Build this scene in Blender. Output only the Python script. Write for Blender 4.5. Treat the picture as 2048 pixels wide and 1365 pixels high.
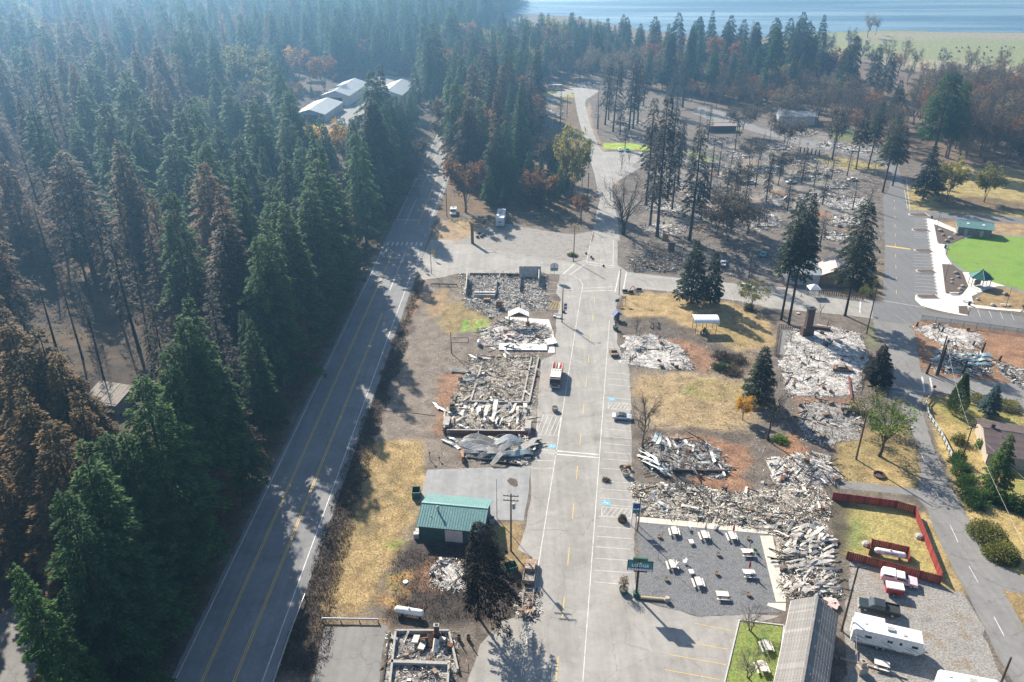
import bpy, math, random
import numpy as np
from mathutils import Vector, Matrix, Euler
for o in list(bpy.data.objects): bpy.data.objects.remove(o)
SC = bpy.context.scene; COL = SC.collection
# ---------------------------------------------------------------- camera
F = 1600.0; TH = math.atan(829 / F); HC = 92.0
S_, C_ = math.sin(TH), math.cos(TH)
cam = bpy.data.cameras.new('camera'); camo = bpy.data.objects.new('camera', cam); COL.objects.link(camo)
cam.sensor_fit = 'HORIZONTAL'; cam.sensor_width = 36; cam.lens = 36 * F / 2048
cam.clip_start = 0.5; cam.clip_end = 9000
camo.location = (0, 0, HC); camo.rotation_euler = (math.pi / 2 - TH, 0, 0)
SC.camera = camo
# ---------------------------------------------------------------- sky, sun, exposure
SUN_EL = math.radians(34); SUN_DIR = (-0.50, 0.866)            # horizontal direction towards the sun
w = bpy.data.worlds.new('World'); SC.world = w; w.use_nodes = True
nt = w.node_tree; nt.nodes.clear()
sky = nt.nodes.new('ShaderNodeTexSky'); sky.sky_type = 'NISHITA'; sky.sun_disc = False
sky.sun_elevation = SUN_EL; sky.sun_rotation = math.atan2(SUN_DIR[0], SUN_DIR[1])
sky.air_density = 1.2; sky.dust_density = 1.0; sky.ozone_density = 2.0
bg = nt.nodes.new('ShaderNodeBackground'); bg.inputs['Strength'].default_value = 0.07
wo = nt.nodes.new('ShaderNodeOutputWorld')
nt.links.new(sky.outputs[0], bg.inputs[0]); nt.links.new(bg.outputs[0], wo.inputs[0])
sun = bpy.data.lights.new('sun', 'SUN'); sun.energy = 5.0; sun.angle = math.radians(0.6); sun.color = (1.0, 0.90, 0.76)
suno = bpy.data.objects.new('sun', sun); COL.objects.link(suno)
suno.location = (-200, 350, 300)
suno.rotation_euler = Vector((SUN_DIR[0] * math.cos(SUN_EL), SUN_DIR[1] * math.cos(SUN_EL), math.sin(SUN_EL))).to_track_quat('Z', 'Y').to_euler()
vs = SC.view_settings; vs.view_transform = 'Standard'; vs.look = 'None'; vs.gamma = 1; vs.use_curve_mapping = False
vs.exposure = 1.2
cy = SC.cycles
cy.max_bounces = 6; cy.diffuse_bounces = 2; cy.glossy_bounces = 2; cy.transmission_bounces = 3; cy.volume_bounces = 0
cy.transparent_max_bounces = 4; cy.use_denoising = True; cy.caustics_reflective = False; cy.caustics_refractive = False
cy.sample_clamp_indirect = 4.0; cy.use_adaptive_sampling = True; cy.adaptive_threshold = 0.012
# ---------------------------------------------------------------- helpers
R = random.Random(11)
NR = np.random.default_rng(5)
def P(x, y, z=0.0):
    """ground point seen at photograph pixel x, y (plane at height z)"""
    u = (x - 1024) / F; v = (y - 682.5) / F
    t = (HC - z) / (S_ + v * C_)
    return (u * t, (C_ - v * S_) * t)
def PP(pts): return [P(*p) for p in pts]
def proj(X, Y, Z):
    d = Y * C_ + (HC - Z) * S_; dn = -Y * S_ + (HC - Z) * C_
    return 1024 + F * X / d, 682.5 + F * dn / d
def HT(x, y, yt):
    """height of a vertical thing standing at pixel x, y whose top reaches pixel row yt"""
    X, Y = P(x, y); lo, hi = 0.0, 90.0
    for _ in range(40):
        m = (lo + hi) / 2
        if proj(X, Y, m)[1] > yt: lo = m
        else: hi = m
    return lo
def tag(o, label=None, cat=None, group=None, kind=None):
    if label: o['label'] = label
    if cat: o['category'] = cat
    if group: o['group'] = group
    if kind: o['kind'] = kind
    return o
def empty(name, loc, rz=0.0, label=None, cat=None, group=None):
    o = bpy.data.objects.new(name, None); COL.objects.link(o)
    o.location = (loc[0], loc[1], loc[2] if len(loc) > 2 else 0.0); o.rotation_euler = (0, 0, rz); o.empty_display_size = 0.3
    return tag(o, label, cat, group)
def link(name, me, mat=None, parent=None, loc=None, rot=None, scale=None):
    if mat is not None:
        me.materials.clear(); me.materials.append(M[mat] if isinstance(mat, str) else mat)
    o = bpy.data.objects.new(name, me); COL.objects.link(o)
    if parent: o.parent = parent
    if loc is not None: o.location = loc
    if rot is not None: o.rotation_euler = rot
    if scale is not None: o.scale = scale if hasattr(scale, '__len__') else (scale,) * 3
    return o
def copy_tree(o, parent=None):
    c = o.copy(); COL.objects.link(c); c.parent = parent
    for ch in list(o.children): copy_tree(ch, c)
    return c
def npmesh(name, V, Fc, col=None, smooth=False):
    """mesh from arrays: V (n,3), Fc list of (m,k) integer arrays"""
    if isinstance(Fc, np.ndarray): Fc = [Fc]
    me = bpy.data.meshes.new(name)
    V = np.asarray(V, np.float32); me.vertices.add(len(V)); me.vertices.foreach_set('co', V.ravel())
    loops = np.concatenate([f.ravel() for f in Fc]).astype(np.int32)
    tot = np.concatenate([np.full(len(f), f.shape[1]) for f in Fc]).astype(np.int32)
    start = np.concatenate([[0], np.cumsum(tot)[:-1]]).astype(np.int32)
    me.loops.add(len(loops)); me.loops.foreach_set('vertex_index', loops)
    me.polygons.add(len(tot)); me.polygons.foreach_set('loop_start', start)
    if smooth: me.polygons.foreach_set('use_smooth', np.ones(len(tot), bool))
    me.update(calc_edges=True)
    if col is not None:
        a = me.color_attributes.new('Col', 'FLOAT_COLOR', 'POINT')
        c4 = np.ones((len(V), 4), np.float32); c4[:, :3] = col; a.data.foreach_set('color', c4.ravel())
    return me
class MB:
    def __init__(s): s.v = []; s.f = []
    def add(s, vs, fs, m=None):
        k = len(s.v)
        s.v += [tuple(m @ Vector(p)) if m is not None else tuple(p) for p in vs]
        s.f += [tuple(i + k for i in f) for f in fs]; return s
    def box(s, c, d, rz=0.0, rx=0.0, ry=0.0, taper=1.0):
        m = Matrix.Translation(c) @ Euler((rx, ry, rz)).to_matrix().to_4x4()
        a, b, h = d[0] / 2, d[1] / 2, d[2] / 2; t = taper
        vs = [(-a, -b, -h), (a, -b, -h), (a, b, -h), (-a, b, -h), (-a * t, -b * t, h), (a * t, -b * t, h), (a * t, b * t, h), (-a * t, b * t, h)]
        return s.add(vs, [(3, 2, 1, 0), (4, 5, 6, 7), (0, 1, 5, 4), (1, 2, 6, 5), (2, 3, 7, 6), (3, 0, 4, 7)], m)
    def tube(s, pts, rad, n=6, cap=True):
        pts = [Vector(p) for p in pts]; k = len(s.v)
        if not hasattr(rad, '__len__'): rad = [rad] * len(pts)
        for i, p in enumerate(pts):
            t = (pts[min(i + 1, len(pts) - 1)] - pts[max(i - 1, 0)]).normalized()
            a = t.cross(Vector((0, 0, 1)) if abs(t.z) < .95 else Vector((1, 0, 0))).normalized(); b = t.cross(a)
            for j in range(n):
                q = 2 * math.pi * j / n
                s.v.append(tuple(p + (a * math.cos(q) + b * math.sin(q)) * rad[i]))
        for i in range(len(pts) - 1):
            for j in range(n):
                s.f.append((k + i * n + j, k + i * n + (j + 1) % n, k + (i + 1) * n + (j + 1) % n, k + (i + 1) * n + j))
        if cap:
            s.f.append(tuple(k + j for j in reversed(range(n)))); s.f.append(tuple(k + (len(pts) - 1) * n + j for j in range(n)))
        return s
    def lathe(s, prof, n=12, c=(0, 0, 0), axis='z'):
        k = len(s.v)
        for r, z in prof:
            for j in range(n):
                q = 2 * math.pi * j / n
                p = (r * math.cos(q), r * math.sin(q), z)
                if axis == 'x': p = (z, p[0], p[1])
                if axis == 'y': p = (p[0], z, p[1])
                s.v.append((p[0] + c[0], p[1] + c[1], p[2] + c[2]))
        for i in range(len(prof) - 1):
            for j in range(n):
                s.f.append((k + i * n + j, k + i * n + (j + 1) % n, k + (i + 1) * n + (j + 1) % n, k + (i + 1) * n + j))
        s.f.append(tuple(k + j for j in reversed(range(n)))); s.f.append(tuple(k + (len(prof) - 1) * n + j for j in range(n)))
        return s
    def prism(s, poly, z0, z1):
        """poly in xy extruded from z0 to z1"""
        k = len(s.v); n = len(poly)
        s.v += [(p[0], p[1], z0) for p in poly] + [(p[0], p[1], z1) for p in poly]
        s.f += [tuple(k + i for i in reversed(range(n))), tuple(k + n + i for i in range(n))]
        s.f += [(k + i, k + (i + 1) % n, k + n + (i + 1) % n, k + n + i) for i in range(n)]
        return s
    def side(s, prof, y0, y1):
        """profile in x,z extruded along y"""
        k = len(s.v); n = len(prof)
        s.v += [(p[0], y0, p[1]) for p in prof] + [(p[0], y1, p[1]) for p in prof]
        s.f += [tuple(k + i for i in range(n)), tuple(k + n + i for i in reversed(range(n)))]
        s.f += [(k + i, k + n + i, k + n + (i + 1) % n, k + (i + 1) % n) for i in range(n)]
        return s
    def mesh(s, name='m'):
        me = bpy.data.meshes.new(name); me.from_pydata(s.v, [], s.f); me.update(); return me
    def build(s, name, mat, parent=None, smooth=False, bevel=0.0, **k):
        me = s.mesh(name)
        if smooth: me.polygons.foreach_set('use_smooth', np.ones(len(me.polygons), bool))
        o = link(name, me, mat, parent, **k)
        if bevel:
            b = o.modifiers.new('bevel', 'BEVEL'); b.width = bevel; b.segments = 2; b.limit_method = 'ANGLE'
        return o
def BX(name, mat, parent, c, d, rz=0.0, rx=0.0, ry=0.0, bevel=0.0, taper=1.0):
    return MB().box(c, d, rz, rx, ry, taper).build(name, mat, parent, bevel=bevel)
# value noise for painting and relief
_NT = np.random.default_rng(3).random((256, 256)).astype(np.float32)
def vnoise(x, y, sc, oct=3, off=0):
    x = np.asarray(x) / sc + off * 17.3; y = np.asarray(y) / sc + off * 9.7
    out = 0.0; amp = 1.0; tot = 0.0
    for _ in range(oct):
        xi = np.floor(x).astype(int); yi = np.floor(y).astype(int); fx = x - xi; fy = y - yi
        fx = fx * fx * (3 - 2 * fx); fy = fy * fy * (3 - 2 * fy)
        a = _NT[xi & 255, yi & 255]; b = _NT[(xi + 1) & 255, yi & 255]; c = _NT[xi & 255, (yi + 1) & 255]; d = _NT[(xi + 1) & 255, (yi + 1) & 255]
        out = out + amp * ((a * (1 - fx) + b * fx) * (1 - fy) + (c * (1 - fx) + d * fx) * fy); tot += amp
        amp *= .5; x = x * 2.03 + 5; y = y * 2.03 + 11
    return out / tot
def inpoly(x, y, poly):
    x = np.asarray(x); y = np.asarray(y); r = np.zeros(x.shape, bool); n = len(poly)
    for i in range(n):
        x0, y0 = poly[i]; x1, y1 = poly[(i + 1) % n]
        c = (y0 > y) != (y1 > y)
        r ^= c & (x < (x1 - x0) * (y - y0) / ((y1 - y0) if y1 != y0 else 1e-9) + x0)
    return r
def sdist(x, y, poly):
    """signed distance, positive inside"""
    x = np.asarray(x, float); y = np.asarray(y, float); d = np.full(x.shape, 1e9); n = len(poly)
    for i in range(n):
        ax, ay = poly[i]; bx, by = poly[(i + 1) % n]
        ex, ey = bx - ax, by - ay; L = ex * ex + ey * ey + 1e-9
        t = np.clip(((x - ax) * ex + (y - ay) * ey) / L, 0, 1)
        d = np.minimum(d, np.hypot(x - ax - t * ex, y - ay - t * ey))
    return np.where(inpoly(x, y, poly), d, -d)
# ---------------------------------------------------------------- materials
M = {}
def nmat(name):
    m = bpy.data.materials.new(name); m.use_nodes = True; n = m.node_tree.nodes; l = m.node_tree.links
    b = n['Principled BSDF']; M[name] = m; return m, n, l, b
def ramp(n, l, fac, stops):
    r = n.new('ShaderNodeValToRGB'); e = r.color_ramp.elements
    while len(e) < len(stops): e.new(0.5)
    for q, (p, c) in zip(e, stops): q.position = p; q.color = (*c, 1) if len(c) == 3 else c
    l.new(fac, r.inputs[0]); return r.outputs[0]
def noise(n, l, vec, sc, det=4, rough=.55, dist=0.0):
    t = n.new('ShaderNodeTexNoise'); t.inputs['Scale'].default_value = sc; t.inputs['Detail'].default_value = det
    t.inputs['Roughness'].default_value = rough; t.inputs['Distortion'].default_value = dist
    l.new(vec, t.inputs['Vector']); return t.outputs['Fac']
def mix(n, l, fac, a, b, mode='MIX'):
    m = n.new('ShaderNodeMix'); m.data_type = 'RGBA'; m.blend_type = mode
    for s, v in ((0, fac), (6, a), (7, b)):
        if hasattr(v, 'links') or hasattr(v, 'is_linked'): l.new(v, m.inputs[s])
        else: m.inputs[s].default_value = v if s == 0 else ((*v, 1) if len(v) == 3 else v)
    return m.outputs[2]
def bump(n, l, b, h, strength=.3, dist=.05):
    k = n.new('ShaderNodeBump'); k.inputs['Strength'].default_value = strength; k.inputs['Distance'].default_value = dist
    l.new(h, k.inputs['Height']); l.new(k.outputs[0], b.inputs['Normal'])
def pmat(name, c1, c2=None, sc=3.0, rough=.7, metal=0.0, bmp=0.15, c3=None, sc2=None, obj=True, vary=0.0, spec=.4, mf=.35):
    """two or three tone weathered surface"""
    m, n, l, b = nmat(name); tc = n.new('ShaderNodeTexCoord'); v = tc.outputs['Object']
    if c2 is None: c2 = tuple(x * .75 for x in c1)
    f = noise(n, l, v, sc, 5, .6)
    st = [(.35, c1), (.65, c2)] if c3 is None else [(.3, c1), (.5, c2), (.68, c3)]
    c = ramp(n, l, f, st)
    f2 = noise(n, l, v, sc2 or sc * 7, 3)
    c = mix(n, l, mf, c, ramp(n, l, f2, [(.34, (.45,) * 3), (.66, (1.35,) * 3)]), 'MULTIPLY')
    if vary:
        oi = n.new('ShaderNodeObjectInfo'); c = mix(n, l, 1.0, c, ramp(n, l, oi.outputs['Random'], [(0, (1 - vary,) * 3), (1, (1 + vary,) * 3)]), 'MULTIPLY')
    l.new(c, b.inputs['Base Color']); b.inputs['Roughness'].default_value = rough; b.inputs['Metallic'].default_value = metal
    b.inputs['Specular IOR Level'].default_value = spec
    if bmp: bump(n, l, b, f2, bmp, .03)
    return m
# ---------------------------------------------------------------- ground material
def ground_mat():
    m, n, l, b = nmat('ground'); at = n.new('ShaderNodeAttribute'); at.attribute_name = 'Col'
    tc = n.new('ShaderNodeTexCoord'); v = tc.outputs['Object']
    f1 = noise(n, l, v, .35, 6, .65, .4); f2 = noise(n, l, v, 2.6, 5, .7); f3 = noise(n, l, v, 11, 3, .7)
    c = mix(n, l, .75, at.outputs['Color'], ramp(n, l, f1, [(.32, (.5, .49, .48)), (.66, (1.4, 1.36, 1.3))]), 'MULTIPLY')
    c = mix(n, l, .8, c, ramp(n, l, f2, [(.34, (.42, .42, .43)), (.66, (1.5, 1.47, 1.42))]), 'MULTIPLY')
    c = mix(n, l, .6, c, ramp(n, l, f3, [(.35, (.5, .5, .5)), (.66, (1.45, 1.45, 1.42))]), 'MULTIPLY')
    l.new(c, b.inputs['Base Color']); b.inputs['Roughness'].default_value = .95; b.inputs['Specular IOR Level'].default_value = .15
    bump(n, l, b, f2, .6, .12)
ground_mat()
def road_mat(name, c, crack=.6, var=.2, sc=.15, patch=(.9, 1.08)):
    m, n, l, b = nmat(name); tc = n.new('ShaderNodeTexCoord'); v = tc.outputs['Object']
    f1 = noise(n, l, v, sc, 5, .6, .6); f2 = noise(n, l, v, 9, 4, .7); f4 = noise(n, l, v, .9, 4, .6)
    a = tuple(x * (1 - var) for x in c); d = tuple(x * (1 + var) for x in c)
    col = ramp(n, l, f1, [(.3, a), (.7, d)])
    col = mix(n, l, .5, col, ramp(n, l, f4, [(.35, (.86,) * 3), (.65, (1.1,) * 3)]), 'MULTIPLY')
    col = mix(n, l, .5, col, ramp(n, l, f2, [(.3, (.7,) * 3), (.7, (1.25,) * 3)]), 'MULTIPLY')
    # wheel-track streaks along y, slab joints and cracks
    mp = n.new('ShaderNodeMapping'); mp.inputs['Scale'].default_value = (.9, .02, 1); l.new(v, mp.inputs[0])
    f5 = noise(n, l, mp.outputs[0], 1.0, 3); col = mix(n, l, .55, col, ramp(n, l, f5, [(.35, (.84,) * 3), (.65, (1.1,) * 3)]), 'MULTIPLY')
    if crack:
        vd = n.new('ShaderNodeTexNoise'); vd.inputs['Scale'].default_value = .45; vd.inputs['Detail'].default_value = 6; l.new(v, vd.inputs[0])
        mx = n.new('ShaderNodeVectorMath'); mx.operation = 'MULTIPLY_ADD'; l.new(vd.outputs['Color'], mx.inputs[0]); mx.inputs[1].default_value = (3, 3, 0); l.new(v, mx.inputs[2])
        vo = n.new('ShaderNodeTexVoronoi'); vo.feature = 'DISTANCE_TO_EDGE'; vo.inputs['Scale'].default_value = .16; l.new(mx.outputs[0], vo.inputs['Vector'])
        cr = ramp(n, l, vo.outputs['Distance'], [(.0, (.45,) * 3), (.006, (.55,) * 3), (.009, (1,) * 3)])
        col = mix(n, l, crack, col, cr, 'MULTIPLY')
    l.new(col, b.inputs['Base Color']); b.inputs['Roughness'].default_value = .85; b.inputs['Specular IOR Level'].default_value = .25
    bump(n, l, b, f2, .25, .02)
road_mat('highway', (.195, .198, .206), .3, .16)
road_mat('street', (.285, .275, .258), .4, .16)
road_mat('street_dark', (.20, .197, .192), .5, .12)
road_mat('street_new', (.155, .157, .16), .0, .08)
road_mat('pad', (.27, .275, .28), .3, .12, .3)
road_mat('walk', (.55, .51, .44), .0, .07, .5)
road_mat('plaza', (.62, .60, .56), .0, .05, .4)
pmat('gravel_dark', (.10, .104, .112), (.165, .17, .178), .6, .95, 0, .9, c3=(.125, .125, .13), sc2=5, mf=.85)
pmat('gravel', (.19, .18, .168), (.27, .26, .245), .35, .95, 0, .9, c3=(.215, .175, .13), sc2=3.5, mf=.8)
pmat('white_paint', (.66, .65, .61), (.42, .41, .39), .8, .7, 0, .05)
pmat('yellow_paint', (.68, .45, .09), (.52, .36, .12), .8, .7, 0, .05)
pmat('blue_paint', (.10, .32, .48), (.2, .4, .5), 1.2, .7, 0, .05)
pmat('mulch', (.075, .055, .045), (.12, .09, .07), 2.0, .95, 0, .6, sc2=9)
pmat('turf', (.115, .215, .03), (.155, .265, .035), .12, .95, 0, .5, c3=(.155, .215, .045), sc2=2.5, mf=.5)
pmat('lawn', (.10, .20, .035), (.20, .23, .06), .5, .95, 0, .7, c3=(.06, .13, .03), sc2=3, mf=.7)
pmat('kerb', (.52, .51, .48), (.42, .41, .39), 1, .8)
# ---------------------------------------------------------------- ground sheet
def axis(parts):
    a = [parts[0][0]]
    for lo, hi, st in parts:
        k = max(1, round((hi - lo) / st)); a += list(np.linspace(lo, hi, k + 1)[1:])
    return np.array(a)
gx = axis([(-2600, -900, 200), (-900, -300, 40), (-300, -70, 8), (-70, 130, .7), (130, 200, 1.3), (200, 420, 5), (420, 1000, 30), (1000, 2600, 200)])
gy = axis([(-350, 40, 40), (40, 62, 4), (62, 140, .55), (140, 230, .8), (230, 420, 1.5), (420, 560, 5), (560, 1300, 20), (1300, 3300, 150)])
GX, GY = np.meshgrid(gx, gy, indexing='ij')
gc = np.empty(GX.shape + (3,), np.float32)
BASE = np.array((.145, .128, .114))
gc[:] = BASE
def paint(poly, col, soft=2.0, op=1.0, wob=2.0, sc=5.0, world=False, patchy=0.0):
    poly = poly if world else PP(poly); xs = [p[0] for p in poly]; ys = [p[1] for p in poly]; mg = soft + wob + 1
    i0, i1 = np.searchsorted(gx, (min(xs) - mg, max(xs) + mg)); j0, j1 = np.searchsorted(gy, (min(ys) - mg, max(ys) + mg))
    if i1 <= i0 or j1 <= j0: return
    X = GX[i0:i1, j0:j1]; Y = GY[i0:i1, j0:j1]
    d = sdist(X, Y, poly) + (vnoise(X, Y, sc, 4, len(poly) + col[0] * 9) - .5) * 2 * wob
    a = np.clip(d / soft + .5, 0, 1) * op
    if patchy: a = a * np.clip((vnoise(X, Y, sc * .8, 4, col[1] * 31) - .5) * 5 + 1 - patchy, 0, 1)
    gc[i0:i1, j0:j1] += (np.array(col, np.float32) - gc[i0:i1, j0:j1]) * a[..., None]
BURN = (.042, .038, .038); DARK = (.075, .062, .055); ASH = (.33, .315, .30); DRY = (.345, .265, .145); OLIVE = (.25, .20, .10)
RED = (.265, .155, .10); GRN = (.20, .30, .06); FLOOR = (.10, .077, .055); GREY = (.20, .175, .155); TAN = (.33, .25, .17)
# forest floors
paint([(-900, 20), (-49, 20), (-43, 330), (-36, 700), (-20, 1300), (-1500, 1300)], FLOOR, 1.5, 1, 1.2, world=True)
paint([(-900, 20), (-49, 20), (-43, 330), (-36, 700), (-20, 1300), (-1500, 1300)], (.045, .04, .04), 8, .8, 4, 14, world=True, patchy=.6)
paint([(870, 430), (905, 330), (905, 200), (1060, 150), (1160, 150), (1150, 420), (1000, 430)], (.15, .11, .07), 3, 1, 3)
paint([(1180, 60), (1700, 60), (2048, 130), (2048, 330), (1800, 320), (1600, 250), (1400, 205), (1160, 150)], (.15, .115, .085), 8, 1, 6)
# highway verges
paint([(530, 1365), (655, 1365), (672, 1200), (705, 1060), (750, 900), (790, 760), (840, 620), (858, 545), (835, 555), (700, 900), (620, 1130)], DARK, 1.5, 1, 1.5)
paint([(640, 1120), (705, 1010), (770, 790), (815, 650), (840, 590), (850, 640), (800, 830), (745, 1000), (700, 1160)], BURN, 3, .9, 3)
paint([(810, 640), (842, 560), (850, 545), (856, 570), (825, 640), (805, 690)], (.30, .2, .13), 1.0, .8, .8)
paint([(850, 560), (930, 600), (925, 700), (890, 830), (862, 940), (742, 880), (800, 720)], GREY, 3, .95, 3)
paint([(735, 880), (840, 880), (856, 960), (832, 1020), (822, 1090), (790, 1110), (768, 1200), (700, 1235), (655, 1215), (690, 1090), (720, 980)], DRY, 2.5, 1, 3.0)
paint([(700, 1010), (760, 930), (820, 1000), (780, 1080), (720, 1090)], (.17, .15, .09), 3, .75, 3.5, 4, patchy=.4)
paint([(760, 1080), (800, 1085), (790, 1100), (760, 1100)], GRN, 1.5, .7, 1.5)
paint([(770, 1150), (810, 1140), (815, 1165), (785, 1185)], (.2, .25, .07), 1, .8, 1.2)
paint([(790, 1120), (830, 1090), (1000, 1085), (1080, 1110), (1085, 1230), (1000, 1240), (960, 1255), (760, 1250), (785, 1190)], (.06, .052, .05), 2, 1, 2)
paint([(760, 1200), (800, 1130), (830, 1140), (800, 1220)], (.34, .22, .10), 1.5, .85, 2, 3, patchy=.2)
paint([(835, 1130), (870, 1110), (880, 1180), (840, 1180)], RED, 1.5, .8, 1.2)
paint([(635, 1260), (640, 1235), (780, 1235), (785, 1262)], (.22, .17, .12), 1, .9, 1)
paint([(860, 940), (1000, 940), (1060, 930), (1100, 800), (1100, 560), (915, 560), (900, 700), (880, 830)], (.19, .165, .145), 2, .9, 2)
paint([(868, 855), (880, 750), (925, 740), (905, 850), (885, 870)], RED, 2, .85, 2)
paint([(895, 605), (980, 590), (985, 655), (900, 670), (870, 640)], OLIVE, 2, .9, 2)
paint([(845, 590), (900, 570), (905, 620), (860, 640)], (.30, .215, .12), 2, .8, 2.5, patchy=.2)
for a, b in ((921, 937), (945, 957), (963, 973)): paint([(a, 664), (a + 4, 640), (b + 1, 640), (b, 664)], (.21, .36, .07), .6, .9, .8, 1.2)
paint([(985, 1050), (1040, 1045), (1070, 1100), (1030, 1150), (990, 1120)], (.28, .21, .12), 1.2, .9, 1.5)
paint([(985, 1060), (1010, 1055), (1010, 1080), (990, 1080)], (.2, .23, .08), 1, .8, 1)
# corner by the gravel lot
paint([(862, 480), (880, 440), (960, 440), (1000, 446), (940, 490)], TAN, 1.5, .9, 2)
paint([(905, 446), (945, 440), (1000, 445), (985, 460), (930, 465)], DRY, 2, .8, 2)
# north east of the crossing
paint([(1235, 400), (1765, 395), (1765, 600), (1480, 560), (1260, 545), (1235, 500)], (.15, .138, .128), 3, .9, 3)
for x, y, r in ((1330, 430, 22), (1420, 420, 25), (1400, 455, 20), (1560, 415, 22), (1640, 430, 25), (1500, 400, 25), (1700, 455, 18), (1560, 345, 16), (1620, 330, 20), (1500, 330, 18), (1420, 350, 20), (1350, 380, 18), (1555, 385, 18)):
    paint([(x - r, y), (x, y - r * .45), (x + r, y), (x, y + r * .45)], RED if R.random() < .6 else (.3, .22, .15), 2, .8, 3.5)
for x, y, r in ((1330, 320, 60), (1560, 330, 90), (1650, 350, 80), (1420, 380, 90), (1560, 400, 90), (1330, 440, 60), (1690, 420, 60), (1500, 350, 70), (1640, 290, 60), (1440, 300, 50), (1400, 330, 60), (1600, 360, 80), (1500, 430, 70), (1680, 380, 60), (1350, 350, 50), (1250, 245, 40), (1090, 215, 40)):
    paint([(x - r, y), (x, y - r * .4), (x + r, y), (x, y + r * .4)], (.23, .22, .207), 5, .8, 6, patchy=.25)
paint([(1205, 298), (1206, 286), (1260, 287), (1300, 292), (1300, 302)], (.28, .38, .06), 1, 1, .8)
paint([(1083, 196), (1088, 182), (1140, 182), (1150, 196)], (.33, .33, .10), 1, .9, 1.5)
paint([(1418, 252), (1425, 238), (1460, 242), (1484, 258)], (.26, .36, .06), 1.5, .9, 2)
paint([(1365, 310), (1395, 300), (1440, 315), (1420, 328)], (.22, .3, .07), 2, .7, 3, patchy=.3)
paint([(1620, 312), (1660, 312), (1765, 330), (1765, 345), (1700, 340), (1640, 325)], (.30, .26, .11), 2, .9, 2)
paint([(1660, 255), (1720, 260), (1720, 285), (1660, 280)], (.12, .17, .06), 2, .7, 2)
paint([(1170, 225), (1200, 300), (1225, 370), (1240, 370), (1215, 310), (1185, 250), (1180, 205)], TAN, 1.5, .8, 1.5)
# park with spruces
paint([(1240, 590), (1290, 583), (1350, 590), (1480, 612), (1545, 640), (1560, 690), (1480, 705), (1400, 680), (1330, 640), (1262, 640), (1240, 620)], DRY, 2, 1, 2.5)
paint([(1390, 640), (1440, 620), (1530, 680), (1500, 700), (1440, 690)], OLIVE, 3, .7, 3)
paint([(1238, 640), (1260, 632), (1330, 635), (1400, 665), (1460, 700), (1445, 725), (1370, 705), (1300, 680), (1240, 680)], (.12, .105, .095), 1.5, .95, 1.5)
paint([(1255, 672), (1300, 672), (1380, 685), (1420, 705), (1450, 735), (1400, 748), (1370, 715), (1300, 690)], RED, 1.5, .85, 1.8)
paint([(1440, 700), (1500, 700), (1520, 750), (1450, 755)], (.2, .15, .10), 2, .85, 2, patchy=.2)
paint([(1452, 715), (1490, 712), (1495, 730), (1460, 735)], (.33, .26, .12), 1, .8, 1.5)
# dry vacant lot
paint([(1262, 738), (1410, 745), (1510, 752), (1520, 850), (1500, 890), (1300, 870), (1268, 830)], (.22, .185, .145), 2, 1, 1.5)
paint([(1285, 752), (1400, 748), (1500, 762), (1508, 838), (1470, 860), (1380, 858), (1300, 845), (1272, 790)], (.34, .265, .16), 2.5, .9, 3)
paint([(1370, 770), (1400, 762), (1490, 770), (1490, 800), (1420, 800), (1370, 790)], (.27, .24, .11), 3, .8, 2.5, patchy=.1)
paint([(1365, 778), (1395, 772), (1400, 780), (1370, 784)], (.2, .26, .07), 1, .7, 1.2)
paint([(1275, 860), (1400, 858), (1500, 868), (1500, 905), (1290, 888)], (.11, .095, .085), 1.5, .9, 1.8)
paint([(1300, 872), (1400, 874), (1490, 895), (1505, 925), (1470, 975), (1440, 940), (1420, 905), (1330, 885)], RED, 1.5, .9, 1.5)
paint([(1380, 950), (1465, 945), (1500, 970), (1490, 985), (1380, 975)], RED, 1.2, .9, 1.2)
paint([(1500, 880), (1700, 870), (1690, 900), (1600, 960), (1560, 900)], (.12, .10, .09), 2, .9, 2)
paint([(1545, 880), (1590, 870), (1620, 900), (1650, 950), (1600, 935)], (.30, .16, .09), 2, .8, 2)
paint([(1575, 780), (1715, 790), (1725, 860), (1600, 830)], (.28, .155, .09), 2, .7, 2.5)
paint([(1540, 640), (1740, 620), (1760, 700), (1730, 800), (1560, 800)], (.15, .13, .12), 2, .8, 2)
paint([(1725, 660), (1750, 640), (1760, 690), (1735, 700)], (.14, .15, .09), 1, .8, 1.2)
# cherry-tree verge and right hand yards
paint([(1690, 870), (1805, 850), (1840, 905), (1850, 985), (1700, 975), (1662, 960)], OLIVE, 2, 1, 2)
paint([(1715, 950), (1790, 930), (1830, 975), (1760, 980)], (.34, .26, .13), 2, .8, 2)
paint([(1848, 800), (1880, 790), (2060, 830), (2060, 1260), (1990, 1140), (1900, 950)], (.36, .285, .13), 1.2, 1, 1.2)
paint([(1860, 810), (1960, 800), (2060, 850), (2060, 880), (1930, 850)], (.2, .21, .07), 2, .7, 2.5)
paint([(1990, 960), (2060, 950), (2060, 1020), (2000, 1010)], (.24, .25, .08), 2, .8, 2)
paint([(1690, 1000), (1828, 1006), (1880, 1165), (1690, 1110)], (.34, .30, .13), 1.2, 1, 1.2)
paint([(1688, 1060), (1715, 1040), (1735, 1075), (1730, 1110), (1690, 1108)], (.17, .23, .08), 2, .8, 2)
paint([(1650, 1000), (1700, 1000), (1700, 1060), (1690, 1110), (1668, 1100)], (.09, .08, .06), 1.5, .9, 1.5)
paint([(1832, 1030), (1850, 1020), (1935, 1190), (1905, 1190), (1880, 1165)], (.34, .27, .13), 1.0, .9, 1.2)
paint([(1990, 1180), (2060, 1280), (2060, 1180)], (.25, .19, .10), 1, .9, 1)
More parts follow.
